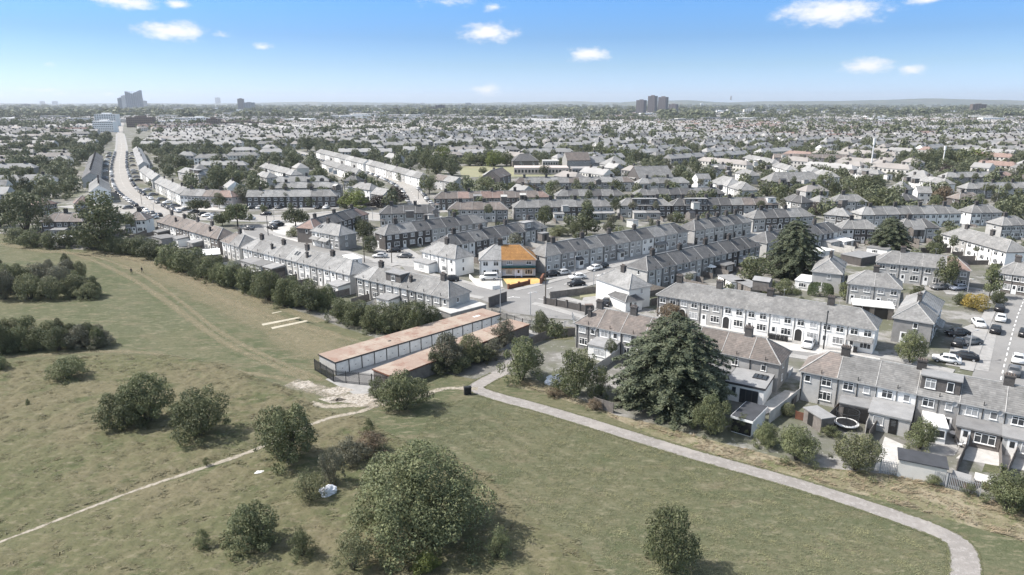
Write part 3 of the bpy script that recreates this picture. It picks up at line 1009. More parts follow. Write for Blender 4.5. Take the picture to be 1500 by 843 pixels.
    if left in 'hg' and detail >= 1:
        add_window(root, x0, D * .42, zu + .1, .75, 1.05, 's', R(-90), sm)
        if detail > 1: add_door(root, x0, D * .7, 'w', R(-90))
    if porch:
        pb = MB(); xa = x0 + Wd * .05; xb = x0 + Wd * (.42 if porch == 'p' else .97)
        pb.poly([(xa, -1.3, 2.35), (xb, -1.3, 2.35), (xb, -.02, 2.95), (xa, -.02, 2.95)])
        pb.poly([(xa, -1.3, 2.2), (xb, -1.3, 2.2), (xb, -1.3, 2.35), (xa, -1.3, 2.35)])
        pb.poly([(xa, -1.3, 2.2), (xa, -1.3, 2.35), (xa, -.02, 2.95), (xa, -.02, 2.2)]); pb.poly([(xb, -1.3, 2.2), (xb, -.02, 2.2), (xb, -.02, 2.95), (xb, -1.3, 2.35)])
        pr = pb.build('porch_roof', M[roof], root)
        if porch == 'p':
            pw = MB(); pw.box(xa + .15, xb - .15, -1.15, -.03, 0, 2.2)
            pq = pw.build('porch', M['frame'], root); pg = MB()
            pg.box(xa + .35, xb - .35, -1.19, -1.13, .9, 2.0); pg.build('pane', M['glass'], pq)
    if ext:
        # single-storey rear room: (from, to, depth, height, wall, roof, opening)
        a, b, dp, hh, wm, rm, op = ext
        xa, xb = x0 + Wd * a, x0 + Wd * b
        eb = MB(); eb.box(xa, xb, -dp, -.02, 0, hh, skip='bt')
        er = eb.build('extension', M[wm], root)
        rb = MB()
        for q in ([(xa - .15, -dp - .2, hh), (xb + .15, -dp - .2, hh), (xb + .15, -.02, hh + .35), (xa - .15, -.02, hh + .35)],
                  [(xa - .15, -dp - .2, hh - .2), (xb + .15, -dp - .2, hh - .2), (xb + .15, -dp - .2, hh), (xa - .15, -dp - .2, hh)],
                  [(xa - .15, -dp - .2, hh - .2), (xa - .15, -dp - .2, hh), (xa - .15, -.02, hh + .35), (xa - .15, -.02, hh - .2)],
                  [(xb + .15, -dp - .2, hh - .2), (xb + .15, -.02, hh - .2), (xb + .15, -.02, hh + .35), (xb + .15, -dp - .2, hh)]):
            rb.poly(q)
        rb.build('extension_roof', M[rm], er)
        we = xb - xa
        if op == 'w':
            add_window(er, xa + we * .5, -dp, .8, min(2.2, we * .6), 1.25, 'b', 0, sm)
        elif op == 'dw':
            add_door(er, xa + we * .22, -dp); add_window(er, xa + we * .66, -dp, .75, we * .48, 1.35, 'b', 0, sm)
        elif op == 'wd':
            add_window(er, xa + we * .24, -dp, .9, we * .26, 1.2, 's', 0, sm); add_door(er, xa + we * .62, -dp, 'd')
    if dormer:
        dk, a, b, nw = dormer
        xa, xb = x0 + Wd * a, x0 + Wd * b
        yf = .55; zf = he + yf * pitch; zt = zr - .08
        db = MB()
        yb_ = mid
        db.poly([(xa, yf, zf - .1), (xb, yf, zf - .1), (xb, yf, zt), (xa, yf, zt)])
        db.poly([(xa, yf, zf - .1), (xa, yf, zt), (xa, yb_, zt)]); db.poly([(xb, yf, zf - .1), (xb, yb_, zt), (xb, yf, zt)])
        dd = db.build('dormer', M[dk], root)
        rb = MB(); rb.box(xa - .15, xb + .15, yf - .25, yb_ + .1, zt, zt + .16); rb.build('dormer_roof', M['felt'], dd)
        for i in range(nw):
            add_window(dd, xa + (xb - xa) * (i + .5) / nw, yf, zf + .25, 1.2 if i % 2 == 0 else .8, zt - zf - .55, 'a' if i % 2 == 0 else 's', 0, sm)
    if dish:
        dm = MB(); n = 12
        for i in range(n):
            a0, a1 = 2 * math.pi * i / n, 2 * math.pi * (i + 1) / n
            dm.poly([(0, .08, 0), (.36 * math.cos(a0), -.02, .36 * math.sin(a0)), (.36 * math.cos(a1), -.02, .36 * math.sin(a1))])
        dm.tube((0, .08, 0), (0, .5, -.1), .03, .03, 5)
        put('satellite_dish', dm.mesh('satellite_dish', M['steel']), root, (x0 + Wd * .9, -.45, he - .5), R(20))
    return root


BLOCKS = []
HOUSES = []
WALLPAT = 'LMLMDL'


def block(desc, a, b, n, walls, roofs, left='h', right='h', D=6.3, style='rear', he=4.8, chim='alt', group=None, turn=False, length=None, pitch=.72, over=None, detail=None, front_end=False, zref=None, name=None, **kw):
    """a row of n houses whose seen eaves run from pixel a to pixel b. turn: a-b is the seen END wall and the row runs away for LENGTH metres"""
    z = (zref or he) - .2
    A, B = spot(*a, z), spot(*b, z)
    u = (B - A); u.z = 0
    Lg = u.length; u.normalize()
    if turn:
        wv = Vector((-u.y, u.x, 0))
        D = Lg - .6
        A = B - u * .3 + wv * .3
        u = wv; Lg = length
    else:
        w0 = Vector((-u.y, u.x, 0))
        A = A + w0 * .3
        if left == 'h': A = A + u * .3; Lg -= .3
        if right == 'h': Lg -= .3
    w = Vector((-u.y, u.x, 0))
    ang = math.atan2(u.y, u.x)
    Wd = Lg / n
    dist = (A + u * Lg / 2).length
    det = detail if detail is not None else (2 if dist < 225 else (1 if dist < 420 else 1))
    mark(A.x, A.y, u.x, u.y, Lg, D, 2)
    BLOCKS.append(dict(desc=desc, A=A, u=u, w=w, L=Lg, D=D, n=n, Wd=Wd, ang=ang, style=style, dist=dist))
    for i in range(n):
        c = A + u * (Wd * (i + .5))
        lf = left if i == 0 else 'n'
        rt = right if i == n - 1 else 'n'
        wl = (over or {}).get(i, {}).get('wall', walls[i % len(walls)])
        rf = roofs[i % len(roofs)]
        if n == 1: lab = desc
        else:
            o_ = ORD[i] if not turn else ORD[i]
            side = 'from near end of' if turn else 'from left in'
            lab = f'{WALLWORD[wl]} {o_} house {side} {desc}'
        k = dict(kw)
        if chim == 'alt': ch = (0.0,) if (i % 2 == 1) else ()
        elif chim == 'all': ch = (0.0,) if i > 0 else ()
        elif chim == 'one': ch = (0.0,) if i == n // 2 else ()
        elif chim == 'none': ch = ()
        else: ch = chim.get(i, ())
        if n == 1 and chim == 'alt': ch = (.5,)
        if over and i in over: k.update(over[i])
        wl2 = k.pop('wall', wl); rf2 = k.pop('roof', rf)
        nm = name or ('terraced_house' if n > 2 else ('semi_detached_house' if n == 2 else 'detached_house'))
        lab = k.pop('label', lab)
        h = house(c, ang, Wd, D, wl2, 'r' + rf2, lab, group or (f'houses of the {desc}' if n > 1 else None), lf, rt, he, pitch, k.pop('style', style), det, ch, seed=len(HOUSES), name=k.pop('name', nm), **k)
        HOUSES.append(h)


def EXT(a=.05, b=.95, dp=3.2, hh=2.6, wm='C', rm='felt', op='w'): return (a, b, dp, hh, wm, rm, op)


FE = 'front'
# --- the row beside the park, left to right
block('brown roofed row behind the long hedge', (228, 325), (318, 351), 9, 'BLWBBWLCB', 'b', chim='alt', over={1: dict(ext=EXT(.1, .9, 3.4, 2.7, 'D', 'felt')), 4: dict(ext=EXT(.1, .95, 3.5, 2.5, 'W', 'felt')), 6: dict(ext=EXT(.1, .9, 3, 2.5, 'M', 'felt')), 2: dict(rearstack=True), 7: dict(rearstack=True)})
block('small hipped pair by the white marquee', (322, 353), (349, 362), 2, 'WL', 'bg', chim='one')
block('pale roofed row above the park hedge', (352, 363), (512, 403.6), 9, 'WLWLCWLWL', 'lglglglll', chim='alt', right='h', left='h',
      over={1: dict(ext=EXT(.0, .95, 3.5, 2.5, 'L', 'felt')), 2: dict(rearstack=True, ext=EXT(.1, 1., 4, 2.6, 'W', 'felt')), 3: dict(ext=EXT(.1, .9, 3.6, 2.6, 'D', 'felt')), 5: dict(rearstack=True), 8: dict(ext=EXT(.2, 1.0, 3.4, 2.6, 'W', 'felt'))})
block('grey row nearest the garages', (518, 405.6), (657.3, 437.9), 6, 'LMLMLL', 'lglggg', chim={1: (.1,), 5: (.1,)},
      over={2: dict(dormer=('D', .0, .98, 1), ext=EXT(.2, 1.0, 3.2, 2.4, 'W', 'felt')), 3: dict(rearstack=True), 4: dict(rearstack=False)})
# --- far left
block('dark brick house pair between the big park trees', (57.5, 325.3), (121, 325), 3, 'DDD', 'b', chim={1: (.5,)}, over={1: dict(ext=EXT(.0, 1.0, 3, 2.4, 'L', 'felt'))})
block('hipped pair right of the tall park tree', (180, 323), (214, 322.5), 2, 'MW', 'bb', chim={1: (.3,)})
block('red roofed pair among the left gardens', (57, 301.7), (85, 298), 2, 'BB', 'r', chim='none')
block('faded red roofed pair behind the tall tree', (108, 299), (137, 297), 2, 'BB', 'r', chim='none')
# --- along the main road
block('white gable ended row on the main road bend', (225, 267), (262, 285), 6, 'LWLWLW', 'lll', left='g', right='n', chim='alt', style=FE)
block('white stepped pair on the main road', (203, 250), (222, 264), 4, 'WLWL', 'l', left='g', right='g', chim='alt', style=FE)
block('pale row far up the main road', (194, 219), (202, 243), 7, 'LWLWLWL', 'l', left='g', right='g', chim='alt', style=FE)
block('pink and white row facing the arterial road', (263, 286.5), (340, 289.5), 7, 'WLLSSWS', 'lglbbrr', left='n', right='h', chim='alt', style=FE)
block('dark roofed row left of the main road', (147, 261), (151, 229), 14, 'LML', 'd', left='g', right='g', chim='all', D=8)
block('white backed row with five dark chimneys', (163, 281), (160, 268), 5, 'WWC', 'g', left='g', right='g', chim='all', D=8)
block('white annex of the corner pair', (916, 443), (944, 439), 1, 'W', 'd', turn=True, length=6, chim='none', he=2.5, left='h', right='h')
# --- arterial road north side
block('dark brick row facing the arterial road', (360, 289), (493, 288), 7, 'DDDDDDD', 'gllllgg', chim='alt', style=FE, left='g', right='h', porch=None)
block('row behind the arterial road brick row', (400, 276), (500, 275), 6, 'MMM', 'gglgll', chim='alt', D=6)
block('second row behind the arterial road', (398, 267), (482, 265.5), 5, 'LML', 'l', chim='alt')
block('short bright roofed white row', (379, 244.5), (426, 257), 6, 'WWL', 'l', chim='alt')
block('pale corner pair with a dark dormer', (259, 252), (290, 257), 2, 'LL', 'l', chim='one', over={1: dict(dormer=('D', .1, .9, 1))})
block('hipped pair beside the dark garden trees', (373, 257.5), (390, 261), 2, 'WL', 'l', chim='one')
# --- the avenue
block('long white row along the avenue far half', (462, 223), (531, 240.5), 9, 'WLWLWLWLW', 'lgllgl', chim='alt', style=FE, left='h', right='g')
block('long white row along the avenue near half', (533, 240), (614, 262), 9, 'WLWWLWLWW', 'lggllgglg', chim='alt', style=FE, left='g', right='h')
block('dark roofed row across the avenue', (470, 239), (520, 256), 6, 'WLLW', 'g', chim='alt', D=6.5)
block('hipped pair at the avenue corner', (513, 275), (541, 279), 2, 'LW', 'l', chim='all')
block('hipped pair behind the avenue corner', (502, 265), (523, 266), 2, 'MM', 'd', chim='one')
block('small gabled pair under the purple tree', (542, 284), (560, 287), 2, 'LL', 'l', left='g', right='g', chim='none')
block('white end pair by the bright avenue trees', (633, 263), (664, 268), 2, 'LL', 'bl', left='g', right='g', chim='none')
# --- middle rows
block('dark roofed row behind the arched row', (555, 314), (645, 311.7), 5, 'LLLML', 'd', chim='alt', over={0: dict(porch='p')})
block('arched brick row with grey hip roof', (563.3, 345), (715, 325), 7, 'DDDLLMM', 'ggdddd', chim='alt', style=FE, left='h', right='h', over={2: dict(arch=True), 4: dict(arch=True)})
block('row behind the orange roofed house', (655, 362), (803, 333), 8, 'DWDMWDLD', 'ddgdd', chim='alt', style='rear', over={6: dict(dormer=('M', .1, .9, 1))})
block('brown hipped row left of centre', (655, 307.5), (745, 307.5), 5, 'LLLLM', 'b', chim='alt', left='h', right='h')
block('long pink roofed row below the school', (635, 291.7), (807, 289), 10, 'BBLMBM', 'bbrbrrb', chim='alt', left='h', right='h', over={0: dict(porch='p')})
block('long grey row in front of the school', (752, 269), (930, 267), 11, 'MLM', 'bgglg', chim='alt')
block('grey hipped row right of the school row', (814, 288), (917, 287), 6, 'ML', 'gd', chim='alt')
block('brick row behind the dark garden fir', (752, 305), (900, 302.5), 8, 'MMDDDDLL', 'g', chim='alt', left='h', right='h', over={3: dict(ext=EXT(.1, .9, 3, 2.5, 'W', 'felt')), 6: dict(ext=EXT(0, .95, 3, 2.5, 'M', 'felt')), 7: dict(ext=EXT(0, .95, 3, 2.5, 'M', 'felt'))})
block('pair with the big dark dormer', (906.7, 301.7), (985, 301.7), 4, 'LDDD', 'gggg', chim={1: (.05,), 3: (0,)}, over={1: dict(dormer=('D', .0, .98, 1), wall='D', ext=EXT(0, 1, 4, 2.5, 'L', 'felt')), 2: dict(dormer=('D', .02, .9, 1), wall='D', ext=EXT(0, 1, 4, 2.5, 'L', 'felt'))})
block('dark roofed row behind the dormer pair', (932, 286.7), (1063, 284), 8, 'DDDDM', 'ggddd', chim='alt', style=FE)
block('patchy roofed row right of the gabled hall', (935, 269.5), (1012, 268), 5, 'LLMLL', 'lggll', chim='alt')
block('row with two dark dormers', (985, 302), (1142, 300), 9, 'DDDDMDLDD', 'dddddgbbb', chim='alt', over={1: dict(dormer=('D', .05, .95, 2)), 2: dict(dormer=('D', .05, .95, 2)), 8: dict(dormer=('W', .1, .8, 1))})
# --- the two facing rows of the side street
block('grey fronted row right of the orange roof', (798.8, 376.3), (1010, 339), 11, 'LMLLMMLWLLL', 'gddgdgddg', chim='alt', style=FE, over={1: dict(wall='M'), 2: dict(porch='p'), 5: dict(porch='p', wall='L'), 8: dict(porch='c')})
block('pale row at the far end of side street', (1018, 338), (1103, 325), 6, 'LLL', 'dg', chim='all', style=FE, door='d')
block('short row with the arched brick house', (1103.3, 321), (1194, 317), 5, 'LDDLL', 'gddgg', chim={1: (0,), 3: (0.,)}, style=FE, right='h', over={2: dict(arch=True)})
block('dark roofed row facing the back gardens', (948.8, 397.5), (1116, 360), 9, 'LMMLMLDDM', 'd', chim='alt', style='rear', over={2: dict(ext=EXT(.1, .9, 2.6, 2.4, 'L', 'felt')), 5: dict(ext=EXT(.1, .9, 3, 2.5, 'D', 'felt')), 7: dict(ext=EXT(.1, .9, 3, 2.5, 'W', 'felt'))})
block('dark roofed row behind the tall fir', (1124, 356.7), (1237, 338), 7, 'LLLLMDL', 'ddd', chim='alt', over={5: dict(ext=EXT(0, .95, 3, 2.5, 'L', 'felt')), 6: dict(ext=EXT(0, .95, 4, 2.4, 'W', 'awning'))})
block('white hipped corner pair by the junction', (921.6, 424.8), (955.8, 418.7), 2, 'WW', 'll', turn=True, length=11, chim='one', left='h', right='h')
block('white pair behind the pavement left', (615, 368), (666.5, 380), 2, 'WW', 'll', chim='one', over={0: dict(ext=EXT(0, .9, 2.6, 2.5, 'W', 'felt', 'w'))})
block('light hipped pair with front porches', (453.6, 338), (496, 346), 3, 'WLM', 'l', chim='alt', over={0: dict(porch='c'), 1: dict(porch='c')}, style=FE)
block('dark roofed row behind the porch pair', (460, 336), (541, 313.5), 6, 'BDDDD', 'rdddd', chim='alt', style=FE)
# --- long white terrace and the rows nearest the park on the right
block('long terrace with arched doorways', (960.5, 431.8), (1285.2, 484), 9, 'LLMWWWWWW', 'gggggggg', chim={0: (.75,), 2: (.6,), 4: (.8,), 7: (.2,)}, style=FE, seams=False,
      over={0: dict(wall='M'), 1: dict(arch=True, wall='L'), 2: dict(wall='L'), 3: dict(arch=True, dish=True), 6: dict(arch=True), 8: dict(porch='c')})
block('brown roofed row behind the big fir', (840.5, 473.3), (1143.9, 534.7), 8, 'MWMLLMLM', 'b', chim={0: (.35,), 2: (.2,), 6: (.7,)}, pitch=.74,
      over={0: dict(rearstack=True, dish=True, wall='M'), 1: dict(ext=EXT(.0, 1.0, 3.4, 2.6, 'W', 'felt', 'w')), 5: dict(dish=True, ext=EXT(.1, .98, 2.6, 2.7, 'C', 'felt', 'w')),
            6: dict(wins=[(.5, 3.0, 1.0, 1.1, 'a')], ext=None), 7: dict(wins=[(.5, 3.0, .8, .9, 's')])})
block('row with the trampoline in its gardens', (1170, 543), (1620, 632.8), 7, 'LLWMLLL', 'bggggg', left='h', right='g', chim={1: (.05,), 3: (.0,), 5: (.0,)}, he=4.8, pitch=.75,
      over={0: dict(wins=[(.2, 3.1, .8, 1.0, 's'), (.72, 3.0, 1.3, 1.15, 'a'), (.72, .8, 1.6, 1.3, 'b')], door='w'), 1: dict(ext=None),
            2: dict(ext=EXT(.0, .98, 4.6, 2.55, 'L', 'felt', 'wd')), 3: dict(dormer=('D', .05, .97, 2), wall='M', dish=True),
            4: dict(ext=EXT(.02, .98, 2.8, 2.5, 'B', 'felt', 'dw'), dish=True), 5: dict(ext=EXT(.02, .95, 3, 2.5, 'L', 'felt', 'dw'))})
# --- right hand estate
block('hipped pair behind the clipped hedge', (1188, 397.5), (1235, 402.5), 2, 'LL', 'gg', turn=True, length=13, chim='one')
block('hipped pair with a round topiary', (1240, 415), (1322.7, 424), 2, 'LL', 'gg', chim='one', style=FE, right='h', left='h')
block('grey row with the red hipped end', (1282.5, 384), (1424, 397.5), 4, 'LLLM', 'gggr', chim={1: (.1,)}, style=FE, over={3: dict(wall='M')})
block('brick row right of the yellow bush', (1458, 398.5), (1560, 413), 4, 'B', 'g', chim='alt', style=FE)
block('brick pair end on to the parked cars', (1306.5, 465), (1369, 475), 3, 'MLM', 'lll', turn=True, length=17, chim={1: (0.,)}, style=FE, over={1: dict(porch='c')})
block('white backed row at the right edge', (1379, 343), (1474, 370), 5, 'WLWWW', 'g', chim='alt', left='h', right='h', D=6.5)
block('grey row left of the white gable', (1262, 315.5), (1411, 313), 8, 'LLMDLWWW', 'lgggg', chim='alt', style=FE)
block('grey row behind the garden fir', (1320, 335), (1378, 334.3), 3, 'LLL', 'ggd', chim='one', left='h', right='h')
block('pair left of the garden fir', (1232, 335.5), (1290, 336.5), 3, 'WDD', 'g', chim='one')
block('white hipped pair near the right edge', (1423, 312.5), (1470, 311.7), 3, 'WLL', 'g', chim='one', style=FE)
block('white pair at the right edge', (1468, 331), (1512, 330), 3, 'LLL', 'g', chim='one', style=FE)
block('row at the right edge below the church trees', (1416, 277), (1520, 276), 7, 'MMMLLL', 'lgg', chim='alt')
block('row with the orange red end roof', (1386, 260.5), (1489, 259), 6, 'MMMMDD', 'llllrr', chim='alt', over={4: dict(dormer=('D', .0, .9, 1))})
block('dark pair beside the golden tree', (1405, 292.7), (1443, 291.7), 3, 'DDD', 'b', chim='one')
block('white row below the wooded mound', (1320, 261.7), (1383, 270.5), 6, 'W', 'l', chim='alt')
block('broad hipped pair behind the dense trees', (1298, 276.7), (1324, 279.3), 2, 'LL', 'l', D=9, chim='none', he=4)
block('dark brick pair beside the white gable', (1320, 294.3), (1350, 293.5), 2, 'DD', 'd', chim='one')
block('white gabled house among grey roofs', (1345, 283), (1366, 283.5), 1, 'W', 'l', left='g', right='g', chim='none')
block('pale row with a brick end wall', (1247, 252.3), (1287, 256), 4, 'WWLW', 'l', chim='alt')
block('white pair with a dark hip', (1190, 254), (1211.5, 259.7), 3, 'W', 'l', chim='alt')
block('dark hip next to the white pair', (1172, 248), (1187, 253), 2, 'WW', 'l', chim='one')
block('large dark hipped block behind the trees', (1128, 266.7), (1211, 266), 6, 'DDDDDD', 'g', D=11, chim='none', he=4.6)
block('white hipped pair with tall conifer', (1076, 253.2), (1096, 258), 2, 'WL', 'l', chim='none')
block('plain white pair with a long roof', (1039, 266.7), (1064.5, 273.5), 3, 'WLW', 'l', D=9, chim='none')
block('cream pair beside the leafy tree', (1065.5, 274.2), (1084, 279.5), 2, 'WL', 'l', D=8, chim='none')
block('dark hipped pair left of the garden trees', (1143, 293), (1174, 298), 2, 'WM', 'd', chim='one')
block('small hipped pair between chimneys', (1200, 297), (1221, 296), 2, 'LD', 'g', chim='all')
block('hipped pair left of the flat yard', (1222, 295.5), (1272, 296), 3, 'DLM', 'g', chim='alt')
block('light hipped pair above the garden fir', (1206, 314.5), (1244, 317.8), 2, 'LD', 'l', chim='one', style=FE)
block('small white gabled pair right of the school', (1023, 263), (1042, 262.5), 2, 'WW', 'l', left='g', right='g', chim='none')
block('grey row above the white pairs', (1033, 248), (1072, 247.5), 4, 'MML', 'gl', chim='alt')
block('white row below the long red roofs', (1087, 231.5), (1130, 240), 6, 'W', 'l', chim='alt')
block('white row under the small conifers', (1128, 243), (1152, 250), 4, 'W', 'l', chim='alt')
block('long red brown roofed block', (1134, 231), (1250, 232.5), 8, 'SSS', 'b', chim='none', left='g', right='h')

# --- the highlighted pair at the junction: left half plain, right half picked out in orange and teal
zz_ = 4.6
PA, PB, PC = spot(700.8, 381.5, zz_), spot(734.5, 381.8, zz_), spot(786.5, 380.8, zz_)
uu = (PC - PA); uu.z = 0; LL = uu.length; uu.normalize(); ww = Vector((-uu.y, uu.x, 0)); ang = math.atan2(uu.y, uu.x)
PA0 = PA + ww * .3 + uu * .3; PA0.z = 0
w1 = (PB - PA).length - .3; w2 = LL - w1 - .6
mark(PA0.x, PA0.y, uu.x, uu.y, LL, 8, 2)
h1 = house(PA0 + uu * w1 / 2, ang, w1, 8, 'W', 'rl', 'white grey roofed half of the pair adjoining the orange roofed house', None, 'h', 'n', 4.8, .72, 'front', 2, (.97,), seed=900, name='semi_detached_house')
h2 = house(PA0 + uu * (w1 + w2 / 2), ang, w2, 8, 'warm_render', 'ro', 'house with bright orange roof, teal band and white door', None, 'n', 'h', 4.8, .72, 'front', 2, (), seed=901, name='semi_detached_house',
           wins=[(.24, 3.35, 1.5, 1.0, 'b'), (.8, 3.35, 1.3, 1.0, 'a'), (.22, .85, 1.6, 1.25, 'b'), (.8, .85, 1.9, 1.3, 'b')], seams=False)
HOUSES += [h1, h2]
mb = MB(); mb.box(-w2 / 2 + .02, w2 / 2 - .05, -.75, -.02, 2.5, 3.05); mb.box(-w2 / 2 + .02, w2 / 2 - .05, -.72, -.015, 2.38, 2.498, 1); mb.build('canopy_band', [M['teal'], M['orange']], h2)
mb = MB(); mb.box(-w2 / 2, w2 / 2, -.12, -.005, 4.35, 4.52); mb.build('soffit_band', M['orange'], h2)
add_door(h2, 0, 0, 'b'); mb = MB(); mb.box(-.95, -.56, -.06, 0, .05, 2.15); mb.box(.56, .95, -.06, 0, .05, 2.15); mb.build('door_sidelight', M['blue_door'], h2)
mb = MB(); mb.box(-w2 / 2 + .02, w2 / 2 - .02, -.06, 0, 0, .45); mb.build('plinth', M['black'], h2)
mb = MB(); mb.box(-w2 / 2 + .03, w2 / 2 - .03, -.035, -.002, .46, 2.36); mb.build('lower_wall', M['blue_grey'], h2)

# ------------------------------------------------------------------ trees and shrubs


def leaf_quads(P, Nn, size, rng, ratio=.55, jit=.8):
    n = len(P)
    d = Nn + rng.normal(size=(n, 3)) * jit
    d /= np.linalg.norm(d, axis=1, keepdims=True) + 1e-9
    t = rng.normal(size=(n, 3)); t -= (t * d).sum(1, keepdims=True) * d
    t /= np.linalg.norm(t, axis=1, keepdims=True) + 1e-9
    b = np.cross(d, t)
    s = size * rng.uniform(.5, 1.5, (n, 1))
    a = t * s; c = b * s * ratio
    V = np.stack([P - a, P - c * 1.0, P + a, P + c], 1).reshape(-1, 3)
    F = np.arange(n * 4).reshape(-1, 4)
    return V, F


def crown(seed, n, leaf, aspect=.8, nl=14, spread=.62, lobe=(.26, .42), flat=0, form='round', inner=.2, fuzz=.16):
    """leaf clumps in a crown 2 wide and 2*aspect high, standing on z=0"""
    rng = np.random.default_rng(seed)
    h = 2 * aspect
    C, Rr = [], []
    for i in range(nl):
        for _ in range(60):
            p = rng.uniform(-1, 1, 3)
            if np.linalg.norm(p) < 1: break
        z = (p[2] * .5 + .5)
        if form == 'round': k = math.sqrt(max(.05, 1 - (2 * z - .9) ** 2 * .75))
        elif form == 'shrub': k = math.sqrt(max(.08, 1 - (z * .95) ** 2))
        elif form == 'cone': k = max(.12, 1 - z * .95)
        elif form == 'column': k = .75 if z < .75 else .45
        else: k = 1
        r = rng.uniform(*lobe)
        r_ = min(r, .45 * aspect + .12)
        if form == 'cone': r_ *= .55 + .5 * (1 - z)
        C.append((p[0] * spread * k, p[1] * spread * k, r_ * .55 + z * (h - r_ * 1.5))); Rr.append(r_)
    if form in ('shrub', 'round') and n > 1000:
        for i in range(int(nl * 1.1)):
            a = rng.uniform(0, 6.283); e = rng.uniform(.05, 1.35); k = rng.uniform(.74, .98)
            C.append((math.cos(a) * math.cos(e) * k * .92, math.sin(a) * math.cos(e) * k * .92, max(.08, math.sin(e) * k * h * .93))); Rr.append(rng.uniform(.07, .17))
        nl = len(C)
    C = np.array(C); Rr = np.array(Rr)
    w = Rr ** 2; w /= w.sum()
    per = rng.choice(nl, n, p=w)
    d = rng.normal(size=(n, 3)); d /= np.linalg.norm(d, axis=1, keepdims=True)
    # sub-clumps: lumpy lobes
    fr = np.sin(d[:, 0] * 5 + per) * np.sin(d[:, 1] * 5 + per * 2) * np.sin(d[:, 2] * 5 + per * 3)
    rad = 1 + fr * .22 + rng.normal(size=n) * fuzz * .5
    inn = rng.random(n) < inner
    rad = np.where(inn, rng.uniform(.3, .95, n), rad)
    P = C[per] + d * (Rr[per] * rad)[:, None] * np.array([1, 1, .9])
    keep = P[:, 2] > .0
    for j in range(nl):
        dj = np.linalg.norm((P - C[j]) / Rr[j], axis=1)
        keep &= ~((dj < .72) & (per != j) & (rng.random(n) < .85))
    P, d, per = P[keep], d[keep], per[keep]
    rad_ = np.quantile(np.hypot(P[:, 0], P[:, 1]), .97); top_ = np.quantile(P[:, 2], .997)
    P[:, :2] /= rad_; P[:, 2] *= h / top_
    nn = d + np.array([0, 0, .35])
    V, F = leaf_quads(P, nn, leaf, rng)
    lt = rng.uniform(0, 1, nl)
    tint = np.clip(lt[per] * .45 + rng.random(len(P)) * .4 + .15 * (fr[keep] > .1), 0, 1)
    return V, F, tint


def fir(seed, n_tier, n_per, leaf, h, droop=.16, dome=False):
    """a broad fir: tiers of boughs, width 2, height h"""
    rng = np.random.default_rng(seed)
    Ps, Ns, T = [], [], []
    for k in range(n_tier):
        f = k / (n_tier - 1)
        z = h * (.04 + .94 * f)
        if dome: Rm = max(.0, 1 - f ** 2.7) ** .7 * (1.0 if f > .18 else .80 + f * 1.1) * (1 + .09 * math.sin(k * 2.3)) + .05
        else: Rm = (1 - f) ** .62 * (1.0 if f > .12 else .82 + f * 1.5) + .03
        nb = max(5, int(15 * Rm + 4))
        a0 = rng.uniform(0, 6.28)
        for b in range(nb):
            a = a0 + 6.283 * b / nb + rng.normal() * .16
            L = Rm * rng.uniform(.72, 1.08)
            m = int(n_per * (L ** 1.2 + .12))
            t = rng.random(m) ** .6
            wd = .10 + .12 * L
            x = t * L; y = rng.normal(size=m) * wd * (1.15 - t) * .7
            zz = z - droop * L * t ** 1.6 + .05 * L * np.sin(t * 3) + rng.normal(size=m) * .014
            Ps.append(np.stack([x * math.cos(a) - y * math.sin(a), x * math.sin(a) + y * math.cos(a), np.maximum(zz, .02)], 1))
            Ns.append(np.tile(np.array([math.cos(a) * .35, math.sin(a) * .35, 1.0]), (m, 1)))
            T.append(np.clip(.25 + .5 * t + rng.normal(size=m) * .15 + rng.normal() * .12, 0, 1))
    P = np.concatenate(Ps); Nn = np.concatenate(Ns); T = np.concatenate(T)
    V, F = leaf_quads(P, Nn, leaf, rng, .34, .45)
    return V, F, T


CROWNS = {}


